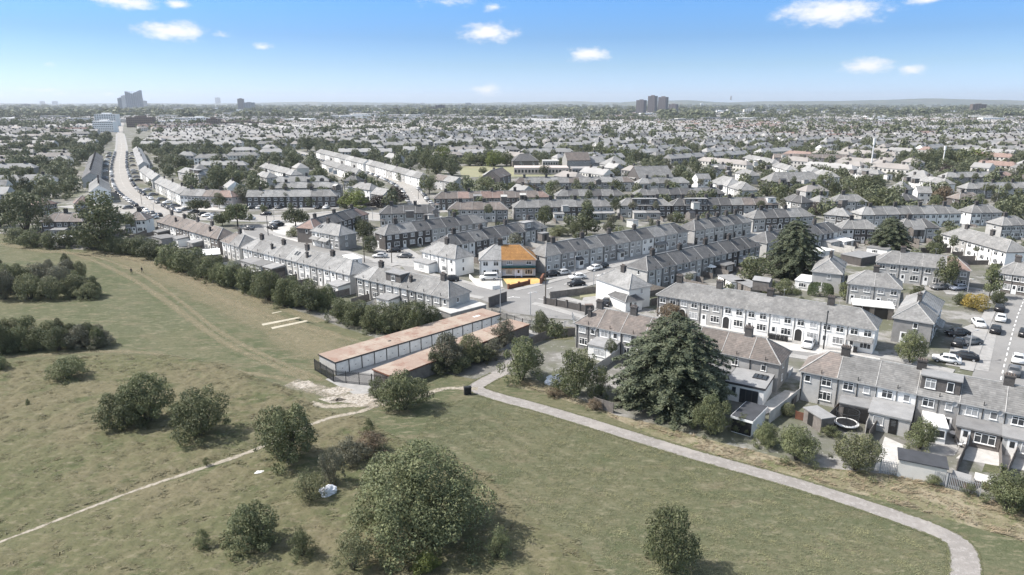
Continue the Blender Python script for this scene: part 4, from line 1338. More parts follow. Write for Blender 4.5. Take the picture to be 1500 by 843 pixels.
def crown_me(kd, mat):
    key = (kd, mat)
    if key in CROWNS: return CROWNS[key]
    f, i = kd.split(':')
    s = int(i) * 17 + 3
    if f == 'shrub': d = crown(s, 9500, .038, .75, 15, .62, (.24, .40), form='shrub')
    elif f == 'bigbush': d = crown(s, 70000, .0165, .72, 38, .70, (.17, .30), form='shrub', fuzz=.12)
    elif f == 'bush': d = crown(s, 18000, .028, .72, 22, .66, (.18, .34), form='shrub', fuzz=.2)
    elif f == 'wispy': d = crown(s, 6500, .034, .85, 18, .66, (.16, .30), form='shrub', inner=.4, fuzz=.5)
    elif f == 'tree': d = crown(s, 5200, .05, .85, 18, .62, (.22, .36), form='round')
    elif f == 'tall': d = crown(s, 6500, .05, 1.25, 24, .62, (.22, .36), form='round')
    elif f == 'umbrella': d = crown(s, 3600, .05, .38, 14, .70, (.18, .28), form='round')
    elif f == 'mid': d = crown(s, 1500, .085, .8, 11, .62, (.26, .40), form='round', inner=.1)
    elif f == 'cone': d = crown(s, 3200, .075, 1.5, 22, .75, (.22, .40), form='cone')
    elif f == 'column': d = crown(s, 3000, .07, 1.5, 16, .6, (.3, .45), form='column')
    elif f == 'fir': d = fir(s, 22, 175, .042, 2.05)
    elif f == 'dome': d = fir(s, 17, 330, .03, 2.05, .2, True)
    elif f == 'topiary':
        rng = np.random.default_rng(s); n = 5000
        dd = rng.normal(size=(n, 3)); dd /= np.linalg.norm(dd, axis=1, keepdims=True); dd[:, 2] = np.abs(dd[:, 2])
        P = np.sign(dd) * np.abs(dd) ** .55
        P = P / np.maximum(1, np.abs(P).max(1, keepdims=True)) * rng.uniform(.93, 1.0, (n, 1))
        P[:, 2] *= 1.2
        V, F = leaf_quads(P, dd, .05, rng); d = (V, F, rng.random(n))
    V, F, T = d
    hgt = {'shrub': 1.5, 'bigbush': 1.44, 'bush': 1.44, 'wispy': 1.7, 'tree': 1.7, 'tall': 2.5, 'umbrella': .76, 'mid': 1.6, 'cone': 3.0, 'column': 3.0, 'dome': 2.05, 'fir': 2.05, 'topiary': 1.2}[f]
    CROWNS[key] = (np_mesh('crown', V, F, M[mat], tint=T), hgt)
    return CROWNS[key]


TRUNKS = {}


def trunk_me(multi):
    if multi in TRUNKS: return TRUNKS[multi]
    mb = MB(); rr = random.Random(multi + 5)
    if multi == 0:
        p = Vector((0, 0, -.1)); r = .055
        for z in (.25, .5, .72, .9):
            q = Vector((rr.uniform(-.04, .04), rr.uniform(-.04, .04), z)); mb.tube(p, q, r, r * .75, 7); p = q; r *= .75
        for i in range(9):
            a = rr.uniform(0, 6.28); z = rr.uniform(.3, .7)
            mb.tube((0, 0, z), (.45 * math.cos(a), .45 * math.sin(a), z + rr.uniform(.1, .28)), .028, .008, 5)
    else:
        for i in range(8):
            a = rr.uniform(0, 6.28); l = rr.uniform(.25, .65)
            mb.tube((.05 * math.cos(a), .05 * math.sin(a), -.05), (l * .5 * math.cos(a), l * .5 * math.sin(a), .4), .035, .022, 5)
            mb.tube((l * .5 * math.cos(a), l * .5 * math.sin(a), .4), (l * math.cos(a), l * math.sin(a), .8), .022, .006, 5)
    TRUNKS[multi] = mb.mesh('trunk' if multi == 0 else 'stem', M['bark'])
    return TRUNKS[multi]


TREES = []


def plant(px, yb, wpx, yt, kd, mat, label, group=None, stem=None, front=True, name=None, cat=None, rz=None, pos=None, wd=None, ht=None, depth=1.0):
    """stem: fraction of the height that is bare trunk (None: foliage down to the ground)"""
    f_ = kd.split(':')[0]
    if pos is None:
        p = spot(px, yb)
        zc = p.y * math.cos(PITCH) + H * math.sin(PITCH)
        wd = wpx * zc / FPX
        if front and stem is None:
            p = p * (1 + .36 * wd / p.length); p.z = 0
            zc = p.y * math.cos(PITCH) + H * math.sin(PITCH)
            wd = wpx * zc / FPX
        ht = max(.6, height_at(p.y, yt))
        if f_ in ('shrub', 'bush', 'bigbush', 'wispy'): wd *= .93; ht *= .96
    else:
        p = Vector(pos)
    f = kd.split(':')[0]
    nm = name or ('shrub' if f in ('shrub', 'bush', 'bigbush', 'wispy') else ('fir_tree' if f in ('fir', 'dome', 'cone') else 'tree'))
    rot = random.uniform(0, 6.28) if rz is None else rz
    t = thing(nm, label, cat or {'shrub': 'bush', 'fir_tree': 'tree'}.get(nm, 'tree'), p, rot, group)
    me, hg = crown_me(kd, mat)
    z0 = ht * stem if stem else 0
    c = put('crown', me, t, (0, 0, z0), 0, (wd / 2, wd / 2 * depth, (ht - z0) / hg))
    k = 1 if (stem is None and f not in ('fir', 'dome', 'cone', 'column')) else 0
    tr = put('trunk' if k == 0 else 'stem', trunk_me(k), t, (0, 0, 0), 0, (wd * .5, wd * .5, ht * (.85 if k == 0 else .8)))
    TREES.append((t, p, wd))
    mark(p.x - wd * .25, p.y - wd * .25, 1, 0, wd * .5, wd * .5)
    return t


def var(k, n): return f'{k}:{random.randrange(n)}'


# --- shrubs standing in the meadow and on the park grass
G_M = 'bushes scattered over the meadow'
plant(616, 830, 214, 655, 'bigbush:1', 'leaf', 'biggest round bush in the meadow, beside the white sheeting', G_M)
plant(982, 858, 92, 742, 'bush:2', 'leaf', 'lone upright bush on the mown grass at the lower edge', G_M)
plant(376, 818, 96, 737, 'bush:3', 'leaf', 'round bush on the tussocky meadow left of the biggest bush', G_M)
plant(445, 826, 46, 770, 'wispy:1', 'leaf', 'small loose bush between two rounder meadow bushes', G_M)
plant(519, 850, 66, 778, 'wispy:2', 'leaf_light', 'feathery light bush at the left foot of the biggest bush', G_M)
plant(625, 850, 46, 808, 'shrub:4', 'leaf_bright', 'small bright green bush in front of the biggest bush', G_M)
plant(729, 828, 46, 772, 'wispy:3', 'leaf', 'small loose bush at the right foot of the biggest bush', G_M)
plant(299, 808, 28, 774, 'wispy:4', 'leaf', 'tiny sapling bush alone on the meadow', G_M)
plant(420, 693, 98, 594, 'bush:5', 'leaf', 'spreading bush standing over the dirt track', G_M)
plant(298, 652, 94, 570, 'bush:6', 'leaf', 'round bush between the dirt track and the two-part bush', G_M)
plant(186, 634, 82, 568, 'bush:7', 'leaf', 'left front half of the two-part dark bush', G_M)
plant(220, 628, 80, 545, 'bush:8', 'leaf', 'taller right half of the two-part dark bush', G_M)
plant(102, 562, 60, 523, 'bush:9', 'leaf', 'low round bush below the left scrub clump', G_M)
plant(2, 545, 26, 520, 'shrub:3', 'leaf', 'small bush cut by the left picture edge', G_M)
plant(592, 612, 84, 546, 'bush:10', 'leaf', 'bush casting a shadow beside the broken concrete pads', G_M)
plant(551, 588, 34, 553, 'wispy:5', 'leaf_dark', 'thin dark bush at the end of the garage fence', G_M)
plant(455, 742, 52, 690, 'wispy:6', 'leaf_light', 'yellowish bush left of the white sheeting', G_M)
plant(487, 718, 46, 655, 'wispy:7', 'leaf_grey', 'grey twiggy bush behind the white sheeting', G_M)
plant(515, 690, 62, 642, 'wispy:8', 'leaf_grey', 'low silvery bush behind the biggest bush', G_M)
plant(541, 642, 20, 612, 'wispy:4', 'leaf', 'little upright bush on the brown mound', G_M)
plant(540, 672, 60, 632, 'wispy:9', 'leaf_rust', 'brown withered bush on the bare mound', G_M)
plant(42, 596, 9, 584, 'wispy:1', 'leaf', 'tiny dark weed bush on the left meadow', G_M)
plant(303, 685, 12, 670, 'wispy:2', 'leaf', 'tiny bush beside the dirt track', G_M)
plant(770, 690, 26, 668, 'wispy:3', 'leaf_grey', 'low grass-like bush on the mown slope', G_M) if False else None
# left scrub clumps
G_S = 'bushes of the left scrub clumps'
sc = [(8, 442, 44, 384), (30, 428, 40, 380), (62, 424, 42, 376), (88, 428, 44, 380), (45, 442, 46, 392), (78, 442, 46, 396), (112, 438, 40, 394), (132, 441, 40, 406), (12, 418, 36, 377), (-25, 440, 50, 385), (105, 420, 36, 388)]
names = ['corner', 'upper middle', 'crest', 'rear right', 'lower middle', 'front centre', 'right middle', 'rightmost tip', 'rear left', 'leftmost', 'right rear']
for (x, y, w, t_), q in zip(sc, names):
    plant(x, y, w * 1.0, t_ + 8, var('bush', 8), random.choice(['leaf', 'leaf_light', 'leaf_grey']), f'{q} bush of the farther scrub clump on the left', G_S)
sc = [(-22, 520, 54, 462), (6, 522, 42, 468), (30, 519, 44, 474), (60, 516, 46, 476), (88, 518, 42, 474), (118, 514, 48, 472), (148, 512, 46, 478), (42, 500, 34, 457), (75, 502, 36, 464), (15, 498, 36, 462), (105, 500, 36, 470)]
for i in range(17):
    x = random.uniform(-10, 140); y = random.uniform(402, 440) if x < 120 else random.uniform(425, 440)
    plant(x, y, random.uniform(18, 34), y - random.uniform(24, 34), var('bush', 6), random.choice(['leaf', 'leaf_light', 'leaf_grey', 'leaf_dark']), f'{ORD[i]} smaller bush within the farther scrub clump on the left', G_S)
names = ['leftmost', 'left corner', 'lower left', 'front middle', 'front right of middle', 'silvery right', 'rightmost', 'tallest green', 'thin topped', 'yellow green', 'hind']
for i, ((x, y, w, t_), q) in enumerate(zip(sc, names)):
    plant(x, y, w, t_ + 4, var('bush', 6), ['leaf_grey', 'leaf', 'leaf', 'leaf', 'leaf_dark', 'leaf_grey', 'leaf_grey', 'leaf', 'leaf', 'leaf_gold' if False else 'leaf_light', 'leaf'][i], f'{q} bush of the nearer scrub clump on the left', G_S)
for i in range(12):
    x = random.uniform(-10, 155); y = random.uniform(500, 518)
    plant(x, y, random.uniform(18, 34), y - random.uniform(26, 38), var('bush', 6), random.choice(['leaf', 'leaf_light', 'leaf_grey', 'leaf_dark']), f'{ORD[i]} smaller bush within the nearer scrub clump on the left', G_S)
# the tall hedge line between park and gardens
G_H = 'tall bushes along the park edge'
hl = [(24, 358, 34, 334), (50, 364, 36, 335), (76, 366, 30, 338), (103, 364, 36, 336), (132, 366, 30, 342), (175, 372, 38, 345), (205, 376, 42, 345), (228, 382, 40, 350), (252, 395, 42, 356), (282, 403, 44, 362), (312, 414, 40, 372), (340, 424, 40, 384), (368, 432, 40, 388), (395, 445, 42, 395), (425, 452, 42, 404), (455, 460, 42, 408), (478, 458, 34, 416),
      (500, 474, 40, 436), (525, 482, 46, 440), (555, 490, 46, 443), (585, 492, 50, 442), (612, 494, 50, 440), (632, 486, 34, 448)]
for i, (x, y, w, t_) in enumerate(hl):
    plant(x, y, w * 1.2, t_, var('shrub', 6) if i < 13 else var('bush', 4), random.choice(['leaf', 'leaf_dark', 'leaf']), f'{ORD[i] if i < 17 else ORD[i - 17]} bush from left of the {"long park hedge" if i < 17 else "dark hedge beside the garages"}', G_H)
hk = 0
for (a, b) in zip(hl[:-1], hl[1:]):
    if a[0] == 478 or a[0] < 130: continue
    for t in (random.uniform(.15, .45), random.uniform(.55, .9)):
        plant(a[0] + (b[0] - a[0]) * t, a[1] + (b[1] - a[1]) * t - random.uniform(-3, 6), random.uniform(22, 36), a[3] + (b[3] - a[3]) * t + random.uniform(4, 22), var('bush', 6), random.choice(['leaf', 'leaf_dark', 'leaf_light', 'leaf']),
              f'{ORD[hk % 17]} {["leafy", "ragged", "low"][hk // 17]} infill bush from left in the {"long park hedge" if a[0] < 478 else "dark hedge beside the garages"}', G_H)
        hk += 1
# by the garages and the path
G_G = 'bushes between the garages and the path'
for a in [(655, 548, 66, 486, 'bush:11', 'leaf_grey', 'feathery greyish bush over the nearer garages'), (690, 538, 50, 488, 'bush:3', 'leaf_light', 'light rounded bush over the nearer garages'), (640, 552, 40, 515, 'shrub:2', 'leaf_dark', 'dark low bush at the garage wall'),
          (675, 550, 44, 520, 'shrub:4', 'leaf_dark', 'second dark low bush at the garage wall'), (708, 535, 44, 505, 'shrub:1', 'leaf_dark', 'dark bush at the right end of garage wall'), (738, 514, 50, 464, 'wispy:10', 'leaf_grey', 'silvery thin bush beside the garage roof'),
          (724, 528, 40, 495, 'wispy:11', 'leaf_grey', 'greyish bush below the silvery thin one'), (764, 566, 70, 492, 'bush:12', 'leaf', 'rounded bush right of the path bend'), (790, 494, 32, 455, 'shrub:5', 'leaf_dark', 'dark round bush by the street railings'),
          (845, 588, 76, 508, 'bush:13', 'leaf', 'broad bush left of the big fir'), (880, 585, 36, 535, 'wispy:12', 'leaf', 'slim bush between broad bush and big fir'), (812, 585, 26, 568, 'wispy:13', 'leaf_rust', 'dry brown bush by the verge'), (872, 606, 30, 583, 'wispy:14', 'leaf_rust', 'dry reddish bush below the garden fence')]:
    plant(*a[:7], G_G)
plant(981, 616, 172, 457, 'dome:1', 'needle', 'huge broad fir tree behind the verge', None, name='fir_tree')
G_B = 'bushes along the right back gardens'
for a in [(1040, 646, 60, 578, 'bush:14', 'leaf', 'bush at the right foot of the big fir'), (1085, 640, 36, 606, 'wispy:15', 'leaf_dark', 'dark low bush beside the dark flat roof'), (1122, 660, 46, 618, 'bush:3', 'leaf', 'small bush left of the glossy garden bush'),
          (1165, 684, 66, 622, 'bush:9', 'leaf', 'glossy green bush below the trampoline garden'), (1250, 700, 78, 634, 'bush:6', 'leaf_light', 'pale olive bush below the trampoline'), (1345, 664, 46, 612, 'bush:2', 'leaf', 'round bush above the long dark shed'),
          (1475, 758, 74, 688, 'bush:7', 'leaf', 'lush bush at the right end of the palisade'), (1515, 762, 60, 696, 'bush:5', 'leaf_dark', 'dark bush cut by the right edge'), (1365, 716, 26, 696, 'wispy:9', 'leaf', 'small weed bush on the palisade'),
          (1418, 728, 26, 708, 'wispy:12', 'leaf_dark', 'dark weed bush at the palisade end'), (1152, 612, 26, 590, 'shrub:3', 'leaf_light', 'light small bush by the stepped fence'), (1155, 645, 22, 632, 'shrub:1', 'leaf_light', 'low round bush beside the red shed'),
          (1218, 645, 40, 625, 'wispy:7', 'leaf', 'overgrown weeds under the trampoline')]:
    plant(*a[:7], G_B)
# --- named garden and street trees
G_T = 'trees among the houses'
for a in [(152, 366, 76, 281, 'tall:1', 'leaf', 'tall broad tree in front of the hipped pair on the left', .0), (38, 338, 66, 282, 'tree:2', 'leaf_dark', 'wide dark tree at the left park edge', .0), (2, 332, 40, 292, 'tree:3', 'leaf_dark', 'dark tree at the left picture edge', .0),
          (38, 290, 24, 250, 'cone:1', 'leaf_dark', 'dark conical tree in the left gardens', .0), (70, 283, 14, 258, 'cone:2', 'leaf_dark', 'slim dark conical tree in the left gardens', .0),
          (290, 313, 38, 291, 'umbrella:1', 'leaf_dark', 'umbrella shaped tree at the road junction', .35), (348, 332, 48, 299, 'umbrella:2', 'leaf', 'umbrella shaped tree on the traffic island', .3), (326, 331, 24, 311, 'umbrella:3', 'leaf_dark', 'lower dark tree beside the umbrella tree', .2),
          (433, 332, 42, 306, 'umbrella:4', 'leaf_dark', 'flat topped dark tree left of the hip roof', .25), (322, 306, 20, 283, 'tree:4', 'leaf_dark', 'small tree before the pink and white row', .2), (354, 302, 26, 275, 'tree:5', 'leaf_grey', 'grey green tree left of the brick row', .15),
          (391, 303, 22, 279, 'tree:6', 'leaf_grey', 'round street tree before the brick row', .2), (421, 304, 12, 282, 'column:1', 'leaf_dark', 'narrow dark tree before the brick row', 0), (455, 304, 20, 288, 'mid:1', 'leaf_mid', 'low tree before the brick row end', .1),
          (318, 277, 36, 243, 'tree:7', 'leaf_dark', 'large dark tree behind the pink row', 0), (342, 272, 36, 243, 'tree:8', 'leaf', 'large green tree beside the large dark one', 0), (266, 250, 30, 227, 'tree:1', 'leaf_dark', 'dark round tree beside the corner pair', 0), (228, 275, 26, 263, 'mid:2', 'leaf_dark', 'bushy tree at the main road bend', .1),
          (430, 248, 24, 224, 'tree:2', 'leaf_dark', 'dark tree at the far end of the avenue', .1), (446, 252, 20, 237, 'mid:4', 'leaf_grey', 'grey tree left of the avenue cars', .1), (466, 262, 28, 247, 'mid:3', 'leaf', 'low green tree above the arterial rows', 0), (451, 222, 30, 197, 'tree:3', 'leaf_dark', 'big round dark tree far up the avenue', .1),
          (520, 306, 46, 277, 'tree:3', 'leaf_bright', 'bright yellow-green tree by the purple tree', .1), (579, 300, 38, 273, 'tree:4', 'leaf_purple', 'dark purple tree at the avenue mouth', .1), (553, 304, 26, 286, 'mid:5', 'leaf_purple', 'dark tree between the purple and bright trees', 0), (507, 305, 22, 284, 'mid:4', 'leaf_dark', 'dark tree at the right end of brick row', 0),
          (534, 352, 34, 322, 'shrub:2', 'leaf_dark', 'dark shrubbery between the two hip roofs', 0), (522, 338, 24, 316, 'shrub:3', 'leaf_dark', 'rear dark shrubbery between the two hip roofs', 0), (542, 370, 26, 345, 'shrub:5', 'leaf_dark', 'dark shrub at the side of brick row', 0), (430, 347, 26, 332, 'shrub:1', 'leaf_light', 'light garden shrub beside the brown hip', 0),
          (588, 266, 18, 252, 'mid:6', 'leaf_dark', 'dark street tree on the avenue', .1), (629, 284, 30, 257, 'tree:5', 'leaf', 'leafy tree at the white end pair', .1), (711, 281, 36, 258, 'tree:6', 'leaf', 'leafy tree in front of the gabled hall', 0), (683, 277, 20, 258, 'mid:2', 'leaf_dark', 'dark tree beside the hall field', 0),
          (708, 254, 14, 245, 'mid:3', 'leaf_dark', 'small tree at the field edge', 0), (640, 255, 32, 226, 'tree:7', 'leaf', 'left tree of the grove by the school field', 0), (662, 258, 30, 233, 'tree:8', 'leaf_dark', 'dark front tree of the grove by the school field', 0), (625, 246, 28, 219, 'tree:1', 'leaf', 'rear tree of the grove by the school field', 0), (650, 240, 30, 214, 'tree:2', 'leaf_bright', 'brightest tree of the grove by the school field', 0),
          (612, 238, 20, 214, 'mid:1', 'leaf', 'far left tree of the school grove', 0), (688, 243, 26, 222, 'mid:3', 'leaf', 'tree behind the school field, left', 0), (706, 243, 26, 226, 'mid:5', 'leaf', 'tree behind the school field, middle', 0), (724, 244, 32, 220, 'tree:3', 'leaf_bright', 'bright tree behind the school field, right', 0), (742, 243, 22, 220, 'mid:2', 'leaf', 'tree behind the school field, far right', 0),
          (663, 221, 26, 207, 'mid:4', 'leaf_dark', 'dark round tree above the school grove', 0),
          (859, 345, 40, 297, 'cone:3', 'leaf_dark', 'dark bushy fir among the middle gardens', 0), (798, 332, 26, 301, 'tree:4', 'leaf', 'leafy tree left of the dark garden fir', .1), (818, 346, 34, 330, 'shrub:4', 'leaf_light', 'light shrub below the dark garden fir', 0), (840, 345, 24, 328, 'shrub:2', 'leaf_dark', 'dark shrub at the foot of the garden fir', 0), (893, 338, 20, 325, 'shrub:1', 'leaf_dark', 'dark shrub behind the grey fronted row', 0), (991, 326, 26, 310, 'mid:3', 'leaf_dark', 'dark shrub beside the two dormer row', 0),
          (806, 290, 24, 265, 'mid:6', 'leaf', 'leafy tree between the two grey rows', .1), (774, 282, 26, 264, 'mid:1', 'leaf_rust', 'russet tree in front of the long grey row', .1), (875, 276, 20, 262, 'mid:2', 'leaf', 'palm-like green tree by the long grey row', .1), (898, 296, 18, 280, 'mid:4', 'leaf_rust', 'thin reddish tree by the grey hipped row', .1), (916, 279, 20, 262, 'mid:5', 'leaf_light', 'light tree at the end of grey row', .1),
          (798, 256, 18, 242, 'mid:6', 'leaf_dark', 'dark round tree on the flat school roof yard', .05), (845, 249, 10, 237, 'mid:1', 'leaf', 'small tree before the school hall', .1), (966, 262, 20, 248, 'mid:3', 'leaf', 'green tree right of the gabled hall', 0), (931, 241, 22, 219, 'tree:5', 'leaf', 'tall green tree right of the school hall', .15),
          (914, 235, 24, 213, 'mid:2', 'leaf', 'right tree of the trees behind the school', 0), (896, 235, 24, 215, 'mid:4', 'leaf_bright', 'bright tree of the trees behind the school', 0), (876, 231, 24, 213, 'mid:6', 'leaf_dark', 'dark tree of the trees behind the school', 0), (858, 228, 24, 211, 'mid:5', 'leaf_dark', 'left tree of the trees behind the school', 0), (828, 227, 26, 210, 'mid:1', 'leaf_light', 'pale tree left of the school hall chimney', 0), (965, 250, 12, 236, 'column:2', 'leaf_dark', 'narrow dark tree behind the gabled hall', 0), (978, 249, 16, 238, 'mid:2', 'leaf_grey', 'grey tree behind the gabled hall', 0),
          (1160, 404, 80, 318, 'dome:2', 'needle', 'tall ragged fir behind the long terrace', 0), (1102, 414, 50, 375, 'tree:6', 'leaf', 'leafy fruit tree behind the long terrace', 0), (1122, 432, 30, 408, 'shrub:3', 'leaf', 'garden shrub left of the clipped hedge', 0), (1150, 430, 34, 408, 'shrub:4', 'leaf', 'garden shrub touching the clipped hedge', 0), (1237, 440, 20, 412, 'column:3', 'leaf', 'upright shrub right of the clipped hedge', 0),
          (1260, 444, 22, 418, 'topiary:2', 'hedge', 'round clipped topiary beside the hipped pair', 0), (1302, 370, 60, 317, 'dome:3', 'needle', 'dark fir in front of the grey garden row', 0), (1369, 376, 28, 338, 'cone:4', 'leaf_dark', 'dark spire shaped tree beside the garden fir', 0), (1384, 424, 32, 374, 'tree:7', 'leaf', 'street tree before the red hipped end', .2), (1449, 436, 28, 387, 'cone:5', 'leaf', 'green conical tree at the close', 0),
          (1427, 452, 42, 430, 'shrub:5', 'leaf_gold', 'golden yellow bush behind the timber fence', 0), (1334, 532, 46, 484, 'bush:10', 'leaf', 'leafy bush beside the end on brick pair', 0), (1408, 446, 28, 426, 'shrub:1', 'leaf_dark', 'dark bush left of the golden bush', 0), (1345, 434, 26, 418, 'shrub:2', 'leaf_dark', 'dark front hedge bush of the red hipped row', 0), (1460, 445, 26, 425, 'shrub:3', 'leaf_dark', 'dark hedge bush before the brick row', 0), (1235, 515, 34, 492, 'wispy:5', 'leaf_dark', 'low bush between terrace and street', 0) if False else (1242, 504, 26, 488, 'shrub:4', 'leaf', 'low bush before the terrace end house', 0),
          (1007, 458, 44, 444, 'shrub:5', 'leaf', 'front garden bush of the long terrace', 0), (985, 470, 50, 445, 'shrub:2', 'leaf_rust', 'tangled russet front bush by the grey terrace end', 0), (1123, 288, 28, 264, 'mid:3', 'leaf_dark', 'left dark tree before the large hipped block', 0), (1140, 290, 24, 268, 'mid:5', 'leaf', 'second tree before the large hipped block', 0), (1193, 286, 30, 263, 'tree:8', 'leaf', 'green tree at the right of large hipped block', 0), (1221, 292, 24, 262, 'tree:1', 'leaf_dark', 'dark tree beside the small hipped pair', 0), (1086, 289, 20, 272, 'cone:1', 'leaf_dark', 'dark bushy conifer beside the cream pair', 0), (1085, 266, 9, 250, 'column:1', 'leaf_dark', 'slim conifer at the white hipped pair', 0), (1117, 256, 20, 236, 'cone:2', 'leaf_dark', 'dark bushy tree above the white pairs', 0), (1088, 246, 18, 236, 'mid:1', 'leaf_purple', 'dark purple tree above the white pairs', 0), (1195, 315, 26, 296, 'mid:2', 'leaf_purple', 'dark thin tree between the hipped pairs', 0),
          (1275, 284, 46, 257, 'tree:2', 'leaf_dark', 'dense dark trees right of the brick end wall', 0), (1258, 282, 22, 259, 'mid:4', 'leaf', 'green tree left of the dense dark one', 0), (1297, 308, 46, 276, 'tree:4', 'leaf', 'broad willow-like tree above the grey row', 0), (1268, 308, 26, 290, 'mid:6', 'leaf_light', 'low light tree above the grey row', 0), (1383, 303, 38, 274, 'tree:5', 'leaf_rust', 'bronze tree beside the white gable', 0), (1386, 258, 24, 241, 'mid:2', 'leaf_purple', 'dark round tree below the wooded mound', 0),
          (1340, 246, 30, 222, 'mid:3', 'leaf_dark', 'left tree of the wooded mound', 0), (1362, 247, 32, 218, 'tree:7', 'leaf_dark', 'dark middle tree of the wooded mound', 0), (1384, 241, 32, 215, 'tree:1', 'leaf_dark', 'rear dark tree of the wooded mound', 0), (1408, 242, 30, 218, 'mid:5', 'leaf', 'green tree right of the wooded mound', 0), (1425, 240, 34, 217, 'mid:6', 'leaf_bright', 'brightest tree of the wooded mound', 0), (1445, 240, 24, 222, 'mid:1', 'leaf', 'rightmost tree of the wooded mound', 0), (1476, 318, 14, 288, 'cone:3', 'leaf_dark', 'dark conifer between the white pairs', 0), (1496, 262, 22, 240, 'mid:4', 'leaf_dark', 'dark tree at the orange red roof', 0)]:
    plant(*a[:7], G_T, stem=a[7] or None, front=False)
# clipped hedge block
p = spot(1182, 434); q = spot(1221, 438)
hd = thing('clipped_hedge', 'tall square clipped hedge behind the long terrace', 'hedge', (p + q) / 2 + Vector((.5, 1.2, 0)), math.atan2((q - p).y, (q - p).x))
me, hg = crown_me('topiary:5', 'hedge')
put('crown', me, hd, (0, 0, 0), 0, ((q - p).length / 2, 1.3, 3.1 / hg)); put('stem', trunk_me(1), hd, (0, 0, 0), 0, (.8, .8, 1.5))

# --- meadow grass: lying blades over the humps
def tussocks(name, poly, n, mat, hmin, hmax, rng, label, avoid=None, clumpy=.5):
    xs = np.array([p[0] for p in poly]); ys = np.array([p[1] for p in poly])
    X = rng.uniform(xs.min(), xs.max(), n); Y = rng.uniform(ys.min(), ys.max(), n)
    k = poly_contains(poly, X, Y)
    # clumps
    f = np.sin(X * .9 + 1.3 * np.sin(Y * .55)) * np.sin(Y * 1.15 + 1.7 * np.sin(X * .4)) + .5 * np.sin(X * 2.3 + Y * 1.9)
    k &= rng.random(n) < np.clip(.5 + clumpy * f, .06, 1)
    X, Y, f = X[k], Y[k], f[k]
    if avoid is not None:
        d = np.full(len(X), 1e9)
        for a in avoid: d = np.minimum(d, (X - a.x) ** 2 + (Y - a.y) ** 2)
        kk = d > 1.0
        X, Y, f = X[kk], Y[kk], f[kk]
    n = len(X); B = 3
    hh = rng.uniform(hmin, hmax, n) * (1 + .35 * f)
    V, T = [], []
    for b in range(B):
        a = rng.uniform(0, 6.283, n); w = rng.uniform(.025, .06, n); ln = rng.uniform(1.0, 2.4, n) * hh
        la = rng.normal(-.5, .7, n); a = la + 1.5708
        bx, by = -np.cos(a) * w, -np.sin(a) * w
        ox, oy = X + rng.normal(size=n) * .1, Y + rng.normal(size=n) * .1
        tx, ty = ox + np.cos(la) * ln, oy + np.sin(la) * ln
        V.append(np.stack([np.stack([ox - bx, oy - by, np.full(n, .0)], 1), np.stack([ox + bx, oy + by, np.full(n, .0)], 1), np.stack([tx, ty, hh * .8], 1)], 1)); V[-1][:, :2, 2] += (hh * .35)[:, None]
        T.append(np.clip(rng.random(n) * .7 + .2 * f + .15, 0, 1))
    V = np.concatenate(V).reshape(-1, 3); F = np.arange(len(V)).reshape(-1, 3)
    V[:, 2] += .02
    me = np_mesh(name, V, F, mat, tint=np.concatenate(T))
    o = put(name, me); o['kind'] = 'stuff'; o['label'] = label
    return o


mpoly = [(p.x, p.y) for p in md] + [(-38, 46), (-95, 80)]
tussocks('meadow_grass', mpoly, 80000, M['blade'], .1, .28, RNG, 'rough tussocky dry grass of the meadow', TRACK)
TURF_NEAR = [(610, 640), (640, 592), (690, 583), (760, 600), (880, 632), (1000, 668), (1150, 712), (1270, 752), (1370, 790), (1392, 815), (1390, 960), (930, 960), (880, 800), (770, 745), (690, 670)]
tussocks('short_grass', [(p.x, p.y) for p in pxs(TURF_NEAR)], 110000, M['blade_short'], .03, .09, RNG, 'short mown grass with drier tufts beside the footpath', None, .45)
vpoly = [(p.x, p.y) for p in pxs(VERGE_T) + pxs(VERGE_B)]
tussocks('dry_grass', vpoly, 34000, M['blade_dry'], .08, .28, RNG, 'tall straw coloured grass along the garden fences', PATH)

# ------------------------------------------------------------------ lock-up garages, fences, bin, litter, walkers


def frame2(a, b):
    u = (b - a); L = u.length; u = u / L
    return u, Vector((-u.y, u.x, 0)), L, math.atan2(u.y, u.x)


def v0(p): return Vector((p.x, p.y, 0))


hg_ = 2.35
ga, gb = v0(spot(491, 530.6, hg_)), v0(spot(732.6, 460, hg_))
gu, gw, gL, gang = frame2(ga, gb)
g = thing('garage_block', 'long row of white doored lock-up garages with pinkish felt roof', 'garages', ga, gang)
mb = MB(); mb.box(0, gL, 0, 5.0, 0, hg_ - .12, skip='bt'); mb.build('wall', M['L'], g)
mb = MB(); mb.box(-.12, gL + .12, -.18, 5.15, hg_ - .12, hg_); ro = mb.build('roof', M['felt_pink'], g)
mb = MB(); mb.box(-.14, gL + .14, -.2, -.17, hg_ - .2, hg_ + .03); mb.box(-.14, -.11, -.2, 5.17, hg_ - .2, hg_ + .03); mb.build('roof_edging', M['darksteel'], ro)
mb = MB(); mb.box(gL * .86, gL * .86 + 1.6, 1.8, 2.4, hg_ + .004, hg_ + .01); mb.box(gL * .32, gL * .32 + .5, 2.0, 2.3, hg_ + .004, hg_ + .08, 1); mb.build('roof_patch', [M['W'], M['chim']], ro)
sb = MB()
for i in range(1, 15): sb.box(gL * i / 15 - .03, gL * i / 15 + .03, -.1, 5.1, hg_ + .002, hg_ + .012)
sb.build('felt_seam', M['felt_seam'], ro)
nd = 15
dm = MB(); dw = gL / nd; dm.box(-dw / 2 + .09, dw / 2 - .09, -.04, .0, .05, 2.02)
for i in range(1, 4): dm.box(-dw / 2 + .12, dw / 2 - .12, -.052, -.04, .05 + i * .5, .05 + i * .5 + .03)
dme = dm.mesh('garage_door', M['garage'])
